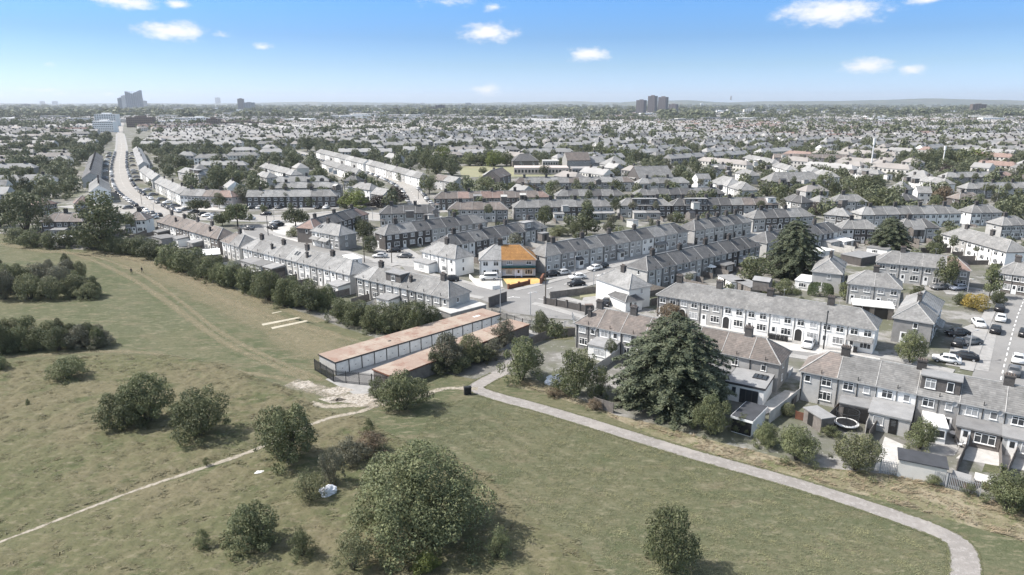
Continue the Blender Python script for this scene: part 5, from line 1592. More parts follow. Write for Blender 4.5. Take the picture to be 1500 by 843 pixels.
hm = MB(); hm.box(-.1, .1, -.09, -.04, .95, 1.03); hme = hm.mesh('handle', M['darksteel'])
pm = MB(); pm.box(-.06, .06, -.10, -.005, 0, hg_ - .13); pme = pm.mesh('door_post', M['darksteel'])
for i in range(nd):
    o = put('garage_door', dme, g, (dw * (i + .5), -.005, 0)); put('handle', hme, o)
    put('door_post', pme, g, (dw * i, 0, 0))
put('door_post', pme, g, (gL - .06, 0, 0))
mark(ga.x, ga.y, gu.x, gu.y, gL, 5, 1)
ka, kb = v0(spot(575.6, 551.6, hg_)), v0(spot(775, 475, hg_))
ku, kw, kL, kang = frame2(ka, kb)
k_ = thing('garage_block', 'nearer garage row with terracotta coloured felt roof half hidden by bushes', 'garages', ka, kang)
mb = MB(); mb.box(0, kL, 0, 4.6, 0, hg_ - .12, skip='bt'); mb.build('wall', M['B'], k_)
mb = MB(); mb.box(-.12, kL + .12, -.15, 4.8, hg_ - .12, hg_); ro = mb.build('roof', M['felt_pink'], k_)
mb = MB(); mb.box(-.14, kL + .14, -.18, -.15, hg_ - .2, hg_ + .03); mb.box(-.14, -.11, -.18, 4.8, hg_ - .2, hg_ + .03); mb.build('roof_edging', M['timber_red'], ro)
for i in range(12): put('garage_door', dme, k_, (dw * (i + .7), 4.6, 0), R(180))
mark(ka.x, ka.y, ku.x, ku.y, kL, 5, 1)
sheet('garage_yard', [ga - gu * 2 + gw * -.1, gb + gu * 2 - gw * .1, gb + gu * 2 - gw * 11, ga - gu * 2 - gw * 9.5], M['paving'], .046)

FENCES = 0


def fence(pts, h, label, name='garden_fence', mt='timber', post=2.0, style='board', cat='fence', group=None):
    P = [v0(p) for p in pts]
    root = thing(name, label, cat, P[0], 0, group)
    o = P[0]
    pb, bb = MB(), MB(); posts = []
    for a, b in zip(P[:-1], P[1:]):
        a, b = a - o, b - o
        u, w, L, an = frame2(a, b)
        n = max(1, int(round(L / post)))
        for i in range(n + 1):
            c = a + u * (L * i / n)
            posts.append((c, math.atan2(u.y, u.x)))
        if style == 'board':
            c = (a + b) / 2
            bb.obox((c.x, c.y), (u.x, u.y), L, .045, .04, h)
            for i in range(n):
                c = a + u * (L * (i + .5) / n)
                bb.obox((c.x, c.y), (u.x, u.y), L / n - .1, .07, h - .12, h - .02)
        else:
            st = .16 if style == 'pale' else .24
            m = int(L / st)
            for i in range(m):
                c = a + u * (L * (i + .5) / m)
                bb.obox((c.x, c.y), (u.x, u.y), .07 if style == 'pale' else .035, .03, .05, h + .05 * (i % 2))
            for z in (.3, h - .3):
                c = (a + b) / 2
                bb.obox((c.x + w.x * .04, c.y + w.y * .04), (u.x, u.y), L, .05, z, z + .05)
    pb.box(-.05, .05, -.05, .05, 0, h + .06); pme_ = pb.mesh('post', M[mt])
    for c, a_ in posts: put('post', pme_, root, c, a_)
    bb.build({'board': 'panel', 'pale': 'palings', 'rail': 'railings'}[style], M[mt], root)
    return root


fence(pxs([(461.5, 543), (489, 560), (545, 566), (572, 570)]), 2.0, 'dark steel fence around the near end of the garage yard', 'steel_fence', 'darksteel', 2.4, 'pale')
fence([gb + gu * 2.5 + gw * 5, gb + gu * 2.2 - gw * 4, gb + gu * 4.5 - gw * 9], 1.8, 'dark railings at the street end of the garages', 'railings', 'darksteel', 2.4, 'rail')
fence(pxs([(776, 480), (812, 486), (842, 476), (838, 468)]), 1.5, 'grey railings around the grass by the street', 'railings', 'steel', 2.4, 'rail')
fence(pxs([(776, 507), (800, 497), (842, 492)]), 1.6, 'brown timber fence beside the grass plot', 'timber_fence', 'timber', 2, 'board')
fence(pxs([(1288, 693), (1340, 702), (1385, 714), (1435, 727)]), 1.7, 'grey palisade fence below the long dark shed', 'palisade_fence', 'steel', 2.6, 'pale')
fence(pxs([(870, 597), (898, 606)]), 1.6, 'pale timber fence left of the big fir', 'garden_fence', 'timber')
wall_j = [(716, 451), (742, 442)]
gp = pxs([(770, 500), (840, 498), (842, 480), (800, 476)])
sheet('grass_plot', gp, M['turf'], .03)
for q in gp: mark_line([q, sum(gp, Vector()) / 4], 8)

bp = spot(685, 578)
b = thing('litter_bin', 'black double litter bin at the bend of the footpath', 'bin', bp, R(20)); b.scale = (.6, .6, .95)
mb = MB(); mb.box(-.85, .85, -.45, .45, 0, 1.15); mb.build('casing', M['black'], b)
mb = MB(); mb.box(-.92, .92, -.52, .52, 1.15, 1.3); mb.box(-.7, .7, -.3, .3, 1.3, 1.38); mb.build('lid', M['darksteel'], b)
mb = MB(); mb.box(-.6, -.1, -.475, -.45, .8, 1.05); mb.box(.1, .6, -.475, -.45, .8, 1.05); mb.build('opening', M['tyre'], b)
for x in (-.95, .95): mb = MB(); mb.box(x - .05, x + .05, -.05, .05, 0, 1.7); mb.build('post', M['timber'], b)


def lump(name, p, sx, sy, sz, mat, label, cat, seed, rz=0):
    bm = bmesh.new()
    bmesh.ops.create_icosphere(bm, subdivisions=4, radius=1)
    for v in bm.verts:
        n = mnoise.noise(v.co * 1.6 + Vector((seed, 0, 0))) * .35 + mnoise.noise(v.co * 4 + Vector((0, seed, 0))) * .16
        v.co *= 1 + n
        v.co.z = max(v.co.z, -.25) + .25
        v.co.x *= sx; v.co.y *= sy; v.co.z *= sz
    me = bpy.data.meshes.new(name); bm.to_mesh(me); bm.free(); me.materials.append(mat)
    return tag(put(name, me, None, p, rz), label, cat)


lump('dumped_sheet', spot(481, 724), 1.05, .75, .75, M['sheet'], 'crumpled white sheeting dumped beside the biggest bush', 'sheeting', 3, .4)
lump('litter', spot(379, 693), .75, .35, .16, M['W'], 'white litter lying in the grass by the dirt track', 'litter', 7, .3)
lump('garden_cover', spot(812, 560), 1.6, 1.2, .9, M['sheet'], 'pale blue-white cover behind the broad bush', 'cover', 11, .4)


def person(px, yb, label, hgt, rz, seed):
    p = spot(px, yb)
    root = thing('person', label, 'person', p, rz)
    J = [(0, 0, .95), (0, 0, 1.2), (0, .01, 1.42), (0, .01, 1.53), (0, -.01, 1.63), (0, -.01, 1.74),
         (.1, 0, .9), (.11, -.16, .5), (.11, -.12, .08), (.11, -.26, .03), (-.1, 0, .9), (-.11, .12, .5), (-.11, .26, .1), (-.11, .16, .03),
         (.19, .01, 1.40), (.25, .07, 1.13), (.26, -.06, .9), (.26, -.1, .8), (-.19, .01, 1.40), (-.25, -.04, 1.13), (-.25, -.14, .92), (-.25, -.18, .83)]
    E = [(0, 1), (1, 2), (2, 3), (3, 4), (4, 5), (0, 6), (6, 7), (7, 8), (8, 9), (0, 10), (10, 11), (11, 12), (12, 13), (2, 14), (14, 15), (15, 16), (16, 17), (2, 18), (18, 19), (19, 20), (20, 21)]
    Rd = [.15, .14, .15, .06, .095, .08, .1, .065, .045, .04, .1, .065, .045, .04, .07, .05, .04, .035, .07, .05, .04, .035]
    me = bpy.data.meshes.new('body'); me.from_pydata(J, E, [])
    o = bpy.data.objects.new('body', me); COL.objects.link(o)
    md_ = o.modifiers.new('skin', 'SKIN')
    for i, r in enumerate(Rd): me.skin_vertices[0].data[i].radius = (r, r * .8)
    me.skin_vertices[0].data[0].use_root = True
    s2 = o.modifiers.new('sub', 'SUBSURF'); s2.levels = 1; s2.render_levels = 1
    dg = bpy.context.evaluated_depsgraph_get()
    m2 = bpy.data.meshes.new_from_object(o.evaluated_get(dg))
    bpy.data.objects.remove(o)
    m2.name = 'body'; m2.materials.clear()
    for q in ('cloth_dark', 'skin'): m2.materials.append(M[q])
    for f in m2.polygons:
        f.material_index = 1 if f.center.z > 1.5 or (abs(f.center.x) > .2 and f.center.z < .88) else 0
        f.use_smooth = True
    body = put('body', m2, root, (0, 0, 0), 0, (hgt / 1.8,) * 3)
    bm = bmesh.new(); bmesh.ops.create_icosphere(bm, subdivisions=2, radius=.105)
    for v in bm.verts:
        v.co = Vector((v.co.x * .95, v.co.y + .02, v.co.z * .8 + 1.745)); v.co.y += .02
    hm_ = bpy.data.meshes.new('hair'); bm.to_mesh(hm_); bm.free(); hm_.materials.append(M['hair'])
    put('hair', hm_, body)
    return root


person(193, 402.5, 'person in dark clothes walking on the park grass, left of two', 1.78, R(40), 1)
person(208.5, 400.5, 'person in dark clothes walking on the park grass, right of two', 1.74, R(65), 2)

# ------------------------------------------------------------------ cars
CARM = {}


def car_meshes(paint, van=False):
    if (paint, van) in CARM: return CARM[(paint, van)]
    prof = [(-2.1, .32), (-2.15, .62), (-2.05, .86), (-1.15, .98), (-.55, 1.42), (.2, 1.5), (1.1, 1.46), (1.75, 1.05), (2.08, .95), (2.12, .55), (2.05, .3)]
    if van: prof = [(-2.2, .35), (-2.25, .7), (-2.1, 1.0), (-1.6, 1.12), (-1.05, 1.85), (-.6, 1.95), (1.9, 1.95), (2.15, 1.8), (2.2, .8), (2.15, .35)]
    n = len(prof)
    hw = .87
    V, F = [], []
    def wd(z): return hw if z < 1.0 else hw - (z - 1.0) * .42
    for s in (-1, 1):
        for x, z in prof: V.append((x, s * wd(z), z))
    for i in range(n):
        j = (i + 1) % n
        F.append((i, j, n + j, n + i))
    F.append(tuple(range(n - 1, -1, -1))); F.append(tuple(range(n, 2 * n)))
    bm = bmesh.new()
    vs = [bm.verts.new(v) for v in V]
    for f in F: bm.faces.new([vs[i] for i in f])
    bmesh.ops.recalc_face_normals(bm, faces=bm.faces[:])
    bmesh.ops.bevel(bm, geom=bm.edges[:], offset=.06, segments=2, affect='EDGES')
    body = bpy.data.meshes.new('body'); bm.to_mesh(body); bm.free(); body.materials.append(M[paint])
    for f in body.polygons: f.use_smooth = True
    g_ = MB()
    e = .012
    if van:
        xs = [(-1.52, 1.2), (-1.08, 1.78)]
        g_.poly([(-1.58, -.7, 1.2), (-1.58, .7, 1.2), (-1.13, .6, 1.76), (-1.13, -.6, 1.76)])
        for s in (-1, 1):
            q = [(-1.35, s * (wd(1.2) + e), 1.2), (1.9, s * (wd(1.2) + e), 1.2), (1.9, s * (wd(1.7) + e), 1.7), (-1.0, s * (wd(1.7) + e), 1.7)]
            g_.poly(q if s < 0 else q[::-1])
    else:
        def slope(x0, z0, x1, z1, a, b, off):
            dx, dz = x1 - x0, z1 - z0; l = math.hypot(dx, dz); nx, nz = -dz / l * off, dx / l * off
            p = (x0 + dx * a + nx, z0 + dz * a + nz); q = (x0 + dx * b + nx, z0 + dz * b + nz)
            g_.poly([(p[0], -wd(p[1]) + .1, p[1]), (p[0], wd(p[1]) - .1, p[1]), (q[0], wd(q[1]) - .1, q[1]), (q[0], -wd(q[1]) + .1, q[1])])
        slope(-1.15, .98, -.55, 1.42, .1, .92, .014)
        slope(1.1, 1.46, 1.75, 1.05, .1, .85, .014)
        for s in (-1, 1):
            for (xa, xb, xc, xd) in ((-.82, .2, .2, -.48), (.28, 1.45, 1.1, .28)):
                q = [(xa, s * (wd(1.04) + e), 1.04), (xb, s * (wd(1.04) + e), 1.04), (xc, s * (wd(1.38) + e), 1.38), (xd, s * (wd(1.38) + e), 1.38)]
                g_.poly(q if s < 0 else q[::-1])
    glass = g_.mesh('car_window', M['glass'])
    w = MB(); w.tube((0, -.1, 0), (0, .1, 0), .33, .33, 14); w.tube((0, -.112, 0), (0, .112, 0), .19, .19, 10, 1)
    wheel = w.mesh('wheel', [M['tyre'], M['steel']])
    l = MB(); l.box(-.04, .03, -.18, .18, -.07, .07); lamp = l.mesh('headlight', M['lamp_lens'])
    CARM[(paint, van)] = (body, glass, wheel, lamp)
    return CARM[(paint, van)]


def car(p, rz, paint, label, group=None, van=False, small=False, sc=1.0):
    r = thing('parked_car' if not van else 'van', label, 'car' if not van else 'van', p, rz, group)
    r.scale = (sc, sc, sc)
    b, gl, wh, lp = car_meshes(paint, van)
    put('body', b, r); put('car_window', gl, r)
    for x in (-1.32, 1.3):
        for y in (-.8, .8): put('wheel', wh, r, (x, y, .33))
    if not small:
        for y in (-.6, .6): put('headlight', lp, r, (-2.13 if not van else -2.23, y, .68))
    return r


def heading(a, b):
    d = spot(*b) - spot(*a); return math.atan2(d.y, d.x)


rs = ROADP['right_street']; rsd = math.atan2((rs[1] - rs[10]).y, (rs[1] - rs[10]).x)
CARS = [(1184, 508, 25, 'car_white', 'white parked car before the arched white terrace'), (1403, 506, rsd, 'car_black', 'dark car parked on the drive beside end on brick pair'), (1402, 492, R(5), 'car_black', 'dark car crosswise behind the dark drive car'), (1386, 531, R(-32), 'car_white', 'white covered car nose out behind trampoline row'), (1412, 527, R(-30), 'car_black', 'black car beside the white covered car'),
        (1466, 470, rsd, 'car_white', 'white car at the left kerb of the right street'), (1464, 455, rsd, 'car_black', 'dark car beyond the white car on the right street'), (1458, 487, rsd, 'car_black', 'black car nearer than the white one on the right street'), (1433, 478, R(70), 'car_white', 'white car nose in by the timber fence'), (1491, 530, rsd, 'car_white', 'white car at the right kerb of the right street'), (1485, 548, rsd, 'car_grey', 'grey car nearest on the right street'), (1500, 492, rsd, 'car_black', 'dark car cut by the right edge'),
        (1403, 425, R(10), 'car_blue', 'pale blue car before the red hipped end'), (1376, 424, R(10), 'car_grey', 'grey car behind the front hedge of red hipped row'), (1420, 505, R(12), 'car_grey', 'grey car right of the dark drive car'),
        (824, 403, R(25), 'car_silver', 'silver car in the first front yard of side street'), (808, 405, R(25), 'car_black', 'dark car against the orange forecourt'), (846, 409, R(15), 'car_white', 'white car at the kerb of the side street'), (844, 419, R(20), 'car_black', 'black car at the near kerb of the side street'), (871, 396, R(38), 'car_white', 'white car in a front yard right of the porch'), (881, 393, R(40), 'car_black', 'black car in a front yard right of the white car'), (888, 409, R(15), 'car_white', 'white car passing the white corner pair'), (885, 424, R(70), 'car_black', 'dark boxy car on the corner grass'), (888, 447, R(70), 'car_black', 'dark car behind the tall corner wall'),
        (557, 378, R(-8), 'car_silver', 'silver car in the yard of the arched brick row'), (593, 378, R(-8), 'car_grey', 'grey car in the yard left of white pair'), (577, 370, R(0), 'car_black', 'black car in the hedge of arched brick row'), (660, 412, R(5), 'car_black', 'dark car behind the roof of the grey row'),
        (304, 318, R(3), 'car_white', 'white car by the umbrella tree'), (312, 322, R(3), 'car_silver', 'silver car beside the white junction car'), (390, 316, R(2), 'car_black', 'black car driving on the arterial road'), (364, 337, R(-20), 'car_grey', 'grey car leaving the island road'), (366, 323, R(2), 'car_silver', 'silver car behind the traffic island'), (358, 322, R(2), 'car_black', 'black car behind the traffic island'), (399, 336, R(-35), 'car_black', 'black car on the pale junction corner'), (408, 332, R(60), 'car_black', 'second black car on the pale junction corner'), (404, 329, R(30), 'car_silver', 'silver car on the pale junction corner'),
        (462, 290, R(0), 'car_white', 'white car before the brick row end') if False else (368, 307, R(0), 'car_black', 'black car in the brick row forecourt'), (380, 306.5, R(85), 'car_silver', 'silver car in the brick row forecourt'), (393, 306.5, R(85), 'car_black', 'second black car in the brick row forecourt'), (408, 306, R(85), 'car_grey', 'grey car in the brick row forecourt'), (466, 306, R(85), 'car_black', 'black car at the right of brick row forecourt'), (478, 306, R(85), 'car_white', 'white car at the right of brick row forecourt')]
for (x, y, a, pt, lb) in CARS:
    if a == 25: a = R(58)
    car(spot(x, y), a, pt, lb, 'parked cars')
vp = spot(716, 410.5)
car(vp, ang + R(2), 'car_white', 'white van on the forecourt left of the orange house', None, van=True)
# cars lining the main road and the avenue
cn = 0
for nm, offs, desc in (('main_road', (4.6, -4.6, 8.2, -8.4), 'main road'), ('avenue', (4.4, -4.4), 'avenue')):
    P = ROADP[nm]
    for o_ in offs:  # kerbside lines and front yards
        Q = offsets(P, o_); acc = random.uniform(0, 5); k = 0
        for a, b in zip(Q[:-1], Q[1:]):
            d = b - a; l = d.length
            while acc < l:
                c = a + d * (acc / l)
                if random.random() < (.78 if abs(o_) < 8 else .3) and c.y < 620 and cn < 190:
                    yard = abs(o_) > 8
                    pt = random.choice(['car_white', 'car_black', 'car_black', 'car_grey', 'car_silver', 'car_grey'])
                    car(c, math.atan2(d.y, d.x) + (R(90) if yard else 0) + (math.pi if random.random() < .5 else 0), pt, f'{pt[4:]} car in the line of cars parked along the {desc}', f'{pt[4:]} cars parked along the {desc}', small=True)
                    cn += 1
                acc += random.uniform(5.4, 8.5) if abs(o_) < 8 else random.uniform(4.5, 9)
            acc -= l

# ------------------------------------------------------------------ street lamps, poles, masts


def lamp(px, yb, yt, label, rz=0, plain=False, mt='darksteel', group=None):
    p = spot(px, yb); h = height_at(p.y, yt)
    r = thing('street_lamp' if not plain else 'telegraph_pole', label, 'lamp post' if not plain else 'pole', p, rz, group)
    mb = MB(); mb.tube((0, 0, 0), (0, 0, h), .1 if not plain else .13, .06 if not plain else .1, 8); mb.build('pole', M[mt], r)
    if not plain:
        mb = MB(); mb.tube((0, 0, h - .05), (0, -.9, h + .1), .04, .035, 6); mb.build('arm', M[mt], r)
        mb = MB(); mb.box(-.14, .14, -1.45, -.8, h + .04, h + .16); mb.build('lamp_head', M['steel'], r)
    else:
        mb = MB(); mb.tube((0, 0, h), (0, 0, h + .3), .18, .12, 8); mb.build('pole_cap', M[mt], r)
    return r


for a in [(733, 462, 398, 'lamp post at the far end of the garage roofs', 0, False, 'steel'), (777, 462, 428, 'thin lamp post at the street junction', 1, False, 'steel'), (799, 442, 392, 'dark telegraph pole at the corner of the tall wall', 0, True, 'bark'), (1206, 512, 458, 'dark pole before the long white terrace', 0, True, 'darksteel'),
          (1338, 532, 498, 'lamp post behind the trampoline row', 0, False, 'steel'), (1417, 528, 486, 'pale lamp post on the right street', 2, False, 'steel'), (1417, 428, 408, 'white lamp post at the close', 0, False, 'W'), (869, 428, 396, 'slim lamp post on the side street', 0, False, 'steel'), (842, 412, 375, 'lamp post before the porch houses', 0, False, 'steel'),
          (393, 345, 318, 'dark pole on the traffic island corner', 0, True, 'darksteel'), (402, 327, 308, 'lamp post on the arterial road', 0, False, 'steel'), (208, 300, 277, 'lamp post on the main road curve', 0, False, 'darksteel'), (226, 312, 298, 'short lamp post at the main road mouth', 0, False, 'steel'), (424, 306, 284, 'pale lamp post before the brick row', 0, False, 'steel'), (546, 322, 308, 'lamp post behind the dark roofed row', 0, False, 'steel'), (629, 303, 277, 'pole at the avenue mouth', 0, True, 'bark'), (613, 292, 276, 'lamp post by the avenue zebra', 0, False, 'darksteel'),
          (534, 385, 358, 'pole in front of the brick row', 0, True, 'bark'), (574, 386, 362, 'pole in the grassy yard of estate road', 0, True, 'bark'), (1439, 300, 268, 'slim pole before the right edge row', 0, False, 'steel'), (1459, 302, 270, 'second slim pole before the right edge row', 0, False, 'steel'), (1230, 288, 272, 'pale pole beside the dark tree', 0, False, 'steel')]:
    lamp(*a)
for (x, yb, yt, lb) in ((1275, 250, 203, 'tall white mast above the estate roofs, left'), (1380, 246, 214, 'white mast among the wooded mound trees')):
    p = spot(x, yb); h = height_at(p.y, yt); mb = MB(); mb.tube((0, 0, 0), (0, 0, h), .45, .3, 10); mb.tube((0, 0, h * .8), (0, 0, h), .7, .7, 10)
    tag(mb.build('mast', M['W'], None, p), lb, 'mast')

# ------------------------------------------------------------------ yards, walls, sheds and garden clutter


def wall_line(pts, h, label, mt='D', t=.22, piers=0, name='garden_wall'):
    P = [v0(p) for p in pts]; o = P[0]
    r = thing(name, label, 'wall', o)
    mb, pb = MB(), MB()
    for a, b in zip(P[:-1], P[1:]):
        a, b = a - o, b - o
        u, w, L, an = frame2(a, b); c = (a + b) / 2
        mb.obox((c.x, c.y), (u.x, u.y), L, t, 0, h)
        if piers:
            n = max(1, int(L / piers))
            for i in range(n + 1):
                c = a + u * (L * i / n); pb.obox((c.x, c.y), (u.x, u.y), .42, .42, 0, h + .28)
    mb.build('wall', M[mt], r)
    if piers: pb.build('pier', M[mt], r)
    return r


def pxz(pts): return [v0(spot(*p)) for p in pts]


wall_line(pxs(wall_j), 2.3, 'tall dark wall at the street end of the garages', 'D', .2)
sheet('junction_tarmac', pxs([(668, 421), (700, 418), (745, 424), (800, 418), (806, 436), (868, 458), (850, 470), (800, 466), (745, 458), (706, 440)]), M['tarmac'], .0605)
wall_line(pxs([(798, 446), (830, 452), (868, 460)]), 1.5, 'dark piered wall with timber infill at the street corner', 'D', .14, 2.6)
fence(pxs([(806, 438), (868, 430), (915, 432)]), 1.6, 'dark timber fence behind the corner piered wall', 'timber_fence', 'timber')
pm_ = spot(862, 468)
t_ = thing('brick_pier', 'tall dark brick pillar beside the terrace street', 'pillar', pm_)
mb = MB(); mb.box(-.75, .75, -.45, .45, 0, 3.0); mb.build('shaft', M['chim'], t_); mb = MB(); mb.box(-.82, .82, -.52, .52, 3.0, 3.15); mb.build('cap', M['pot'], t_)
wall_line(pxs([(688, 408), (700, 420), (722, 425), (733, 424)]), 1.0, 'curved white wall left of the orange forecourt', 'W', .2)
of = pxs([(737, 409), (786, 407), (797, 414), (778, 419), (745, 420)])
sheet('orange_forecourt', of, M['orange_ground'], .05)
wall_line(pxs([(745, 424), (775, 417)]), 1.0, 'brown panelled wall in front of the orange forecourt', 'timber_red', .2, 2.2)
wall_line(pxs([(796, 410), (792, 417)]), 1.6, 'dark red gate pier at right of orange forecourt', 'timber_red', .5)
fy = pxs([(690, 408), (735, 408.5), (737, 421), (704, 420)])
sheet('white_forecourt', fy, M['concrete'], .052)
for i, (q, mt) in enumerate([([(968, 482), (1060, 498), (1160, 514), (1290, 530), (1286, 515), (1160, 494), (1060, 478), (975, 464)], 'concrete'), ([(1385, 535), (1448, 545), (1462, 480), (1448, 466), (1400, 484)], 'paving'), ([(800, 410), (845, 404), (900, 392), (985, 369), (968, 362), (890, 382), (800, 402)], 'paving'),
                             ([(400, 345), (440, 356), (470, 340), (440, 325), (400, 330)], 'concrete'), ([(250, 306), (345, 310), (345, 304), (262, 300)], 'concrete'), ([(355, 309), (500, 306), (500, 302), (355, 304)], 'pave'), ([(545, 385), (605, 392), (640, 380), (560, 366)], 'paving'), ([(860, 425), (905, 440), (910, 455), (850, 447)], 'paving')]):
    sheet('yard_paving', pxs(q), M[mt], .048 + i * .004)
sheet('school_field', pxs([(672, 244), (760, 244), (836, 245), (836, 258), (676, 260)]), M['field'], .03)
sheet('corner_lawn', pxs([(848, 430), (905, 420), (900, 431), (850, 437)]), M['field'], .09)
sheet('garden_lawn', pxs([(1438, 692), (1475, 694), (1474, 676), (1446, 672)]), M['turf'], .03)
sheet('garden_terrace', pxs([(1280, 690), (1318, 690), (1330, 655), (1296, 640)]), M['concrete'], .03)
sheet('garden_terrace', pxs([(1350, 668), (1398, 668), (1418, 636), (1370, 628)]), M['paving'], .034)
sheet('garden_terrace', pxs([(1400, 672), (1500, 690), (1510, 672), (1420, 655)]), M['concrete'], .038)
sheet('alley_paving', pxs([(1120, 608), (1160, 590), (1172, 575), (1150, 572), (1105, 600)]), M['concrete'], .042)

# flat-roofed rear rooms of the brown roofed row
def flat_room(q, h, wall, roof, label, openings=(), lantern=None, name='garden_room', cat='outbuilding', rim=None, overhang=.15):
    """q: four roof corners as seen, front-left, front-right, back-right, back-left, at height h"""
    P = [v0(spot(x, y, h)) for x, y in q]
    o = P[0]
    u, w, L, an = frame2(P[0], P[1])
    Dp = ((P[3] - P[0]).dot(w) + (P[2] - P[1]).dot(w)) / 2
    r = thing(name, label, cat, o, an)
    mb = MB(); mb.box(.0, L, 0, Dp, 0, h - .14, skip='bt'); mb.build('wall', M[wall], r)
    mb = MB(); mb.box(-overhang, L + overhang, -overhang, Dp + overhang, h - .14, h); ro = mb.build('roof', M[roof], r)
    if rim:
        mb = MB(); mb.box(-overhang - .03, L + overhang + .03, -overhang - .04, -overhang, h - .3, h + .03)
        mb.box(-overhang - .04, -overhang, -overhang, Dp, h - .3, h + .03); mb.box(L + overhang, L + overhang + .04, -overhang, Dp, h - .3, h + .03); mb.build('roof_edging', M[rim], ro)
    for (kd, f, wd, z, hh) in openings:
        if kd == 'bifold':
            mb = MB(); x = L * f
            mb.box(x - wd / 2, x + wd / 2, -.06, .01, z, z + hh); dd = mb.build('glazed_door', M['darkframe'], r)
            for i in range(3):
                mb = MB(); a = x - wd / 2 + wd * i / 3 + .06; mb.box(a, a + wd / 3 - .12, -.07, -.05, z + .08, z + hh - .08); mb.build('pane', M['glass'], dd)
        elif kd == 'win': add_window(r, L * f, 0, z, wd, hh, 'b' if wd > 1.3 else 's')
        elif kd == 'dark':
            mb = MB(); x = L * f; mb.box(x - wd / 2, x + wd / 2, -.05, .01, z, z + hh); mb.build('window', M['glass'], r)
        elif kd == 'door': add_door(r, L * f, 0, 'w')
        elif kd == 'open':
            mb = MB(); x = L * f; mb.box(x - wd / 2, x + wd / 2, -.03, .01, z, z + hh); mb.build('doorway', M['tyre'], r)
    if lantern:
        mb = MB(); x0_, x1_, y0_, y1_ = lantern
        mb.box(L * x0_, L * x1_, Dp * y0_, Dp * y1_, h, h + .16); ln = mb.build('roof_lantern', M['darkframe'], ro)
        mb = MB()
        for i in range(3):
            a = L * (x0_ + (x1_ - x0_) * i / 3) + .06; b_2 = L * (x0_ + (x1_ - x0_) * (i + 1) / 3) - .06
            mb.poly([(a, Dp * y0_ + .08, h + .17), (b_2, Dp * y0_ + .08, h + .17), (b_2, Dp * (y0_ + y1_) / 2, h + .32), (a, Dp * (y0_ + y1_) / 2, h + .32)])
            mb.poly([(b_2, Dp * y1_ - .08, h + .17), (a, Dp * y1_ - .08, h + .17), (a, Dp * (y0_ + y1_) / 2, h + .32), (b_2, Dp * (y0_ + y1_) / 2, h + .32)])
        mb.build('pane', M['glass'], ln)
    mark(o.x, o.y, u.x, u.y, L, Dp, .5)
    return r


flat_room([(1064, 558), (1119.8, 569.5), (1142, 551.6), (1092, 540)], 2.9, 'W', 'felt', 'white flat roofed extension with roof lantern and dark folding doors', [('dark', .22, .55, .9, 1.3), ('bifold', .62, 2.6, .05, 2.15)], (.55, .92, .5, .8), rim='darkframe')
flat_room([(1073, 609), (1101.7, 617), (1124.6, 594.5), (1087, 588.5)], 2.3, 'W', 'felt_dark', 'dark flat roofed garden room beside the big fir', [('open', .5, 2.6, .1, 1.9)], rim='frame')
flat_room([(1178.5, 597), (1204, 613), (1215, 602), (1190, 594)], 2.1, 'timber', 'felt', 'small shed with grey roof in the red fenced garden', [('open', .4, 1.0, .1, 1.7)])
flat_room([(1318, 672), (1388, 686), (1396, 672), (1328, 658)], 2.3, 'C', 'felt_dark', 'long shed with dark felt roof by the palisade', [])
flat_room([(1230, 589), (1284.5, 600), (1290, 589.5), (1236, 578.5)], 2.5, 'timber', 'felt', 'lean-to canopy roof behind the trampoline', [('open', .5, 3.4, .05, 2.0)])
flat_room([(1358, 622), (1388, 627), (1392, 610), (1363, 603)], 2.35, 'frame', 'awning', 'white awning over a rear door', [('open', .3, .9, .05, 1.9), ('win', .7, 1.1, .8, 1.1)], name='awning_shelter', cat='awning')
flat_room([(1036, 545), (1064, 552), (1085, 541), (1060, 535)], 2.7, 'L', 'felt', 'pale flat roofed room hidden behind the fir', [('win', .5, 1.6, .8, 1.2)])
flat_room([(1000, 418) if False else (1052, 403), (1072, 413), (1082, 405), (1062, 399)], 2.0, 'W', 'felt', 'white garden shed with light grey roof', [('open', .5, .8, .1, 1.7)])
flat_room([(1076, 411), (1100, 421), (1109, 414), (1090, 408)], 2.0, 'timber', 'felt', 'larger garden shed with a light grey roof', [('open', .5, .8, .1, 1.7)])
flat_room([(1165, 410), (1187, 413), (1190, 404), (1176, 402)], 2.3, 'W', 'frame', 'white roofed lean-to beside the hipped pair', [('win', .5, 1.6, .8, 1.0)])
flat_room([(1250, 446), (1310, 452), (1318, 444), (1262, 438)], 2.5, 'timber', 'frame', 'long white roofed car shelter behind the terrace', [('open', .25, 2.4, .05, 2.1), ('open', .7, 2.4, .05, 2.1)])
flat_room([(515, 380), (530, 378), (530, 371), (514, 372)], 2.4, 'W', 'frame', 'white garage beside the light hipped pair', [('door', .5, 1, 0, 2)])
flat_room([(625, 463), (645, 458), (662, 446), (640, 446)], 2.3, 'L', 'concrete', 'pale garage at the end of the grey row', [])
flat_room([(660, 459), (712, 446), (700, 438), (652, 448)], 2.5, 'M', 'concrete', 'flat roofed store between grey row and garages', [])
flat_room([(297, 374), (322, 372), (318, 364), (296, 366)], 2.6, 'timber', 'awning', 'white marquee roof above the hedge', [], name='marquee', cat='tent')
flat_room([(222, 346), (236, 350), (250, 345), (236, 340)], 2.6, 'M', 'felt', 'grey flat roofed shed left of the brown row', [('win', .5, 1.2, .9, .9)])
flat_room([(70, 348), (84, 350), (96, 345), (84, 342)], 2.4, 'W', 'frame', 'white roofed shed peeping over the left hedge', [])
flat_room([(1282, 368) if False else (1270, 362), (1300, 366), (1308, 358), (1280, 354)], 2.3, 'W', 'felt', 'pale garage behind the grey garden row', [('win', .4, 1.4, .9, .9)])
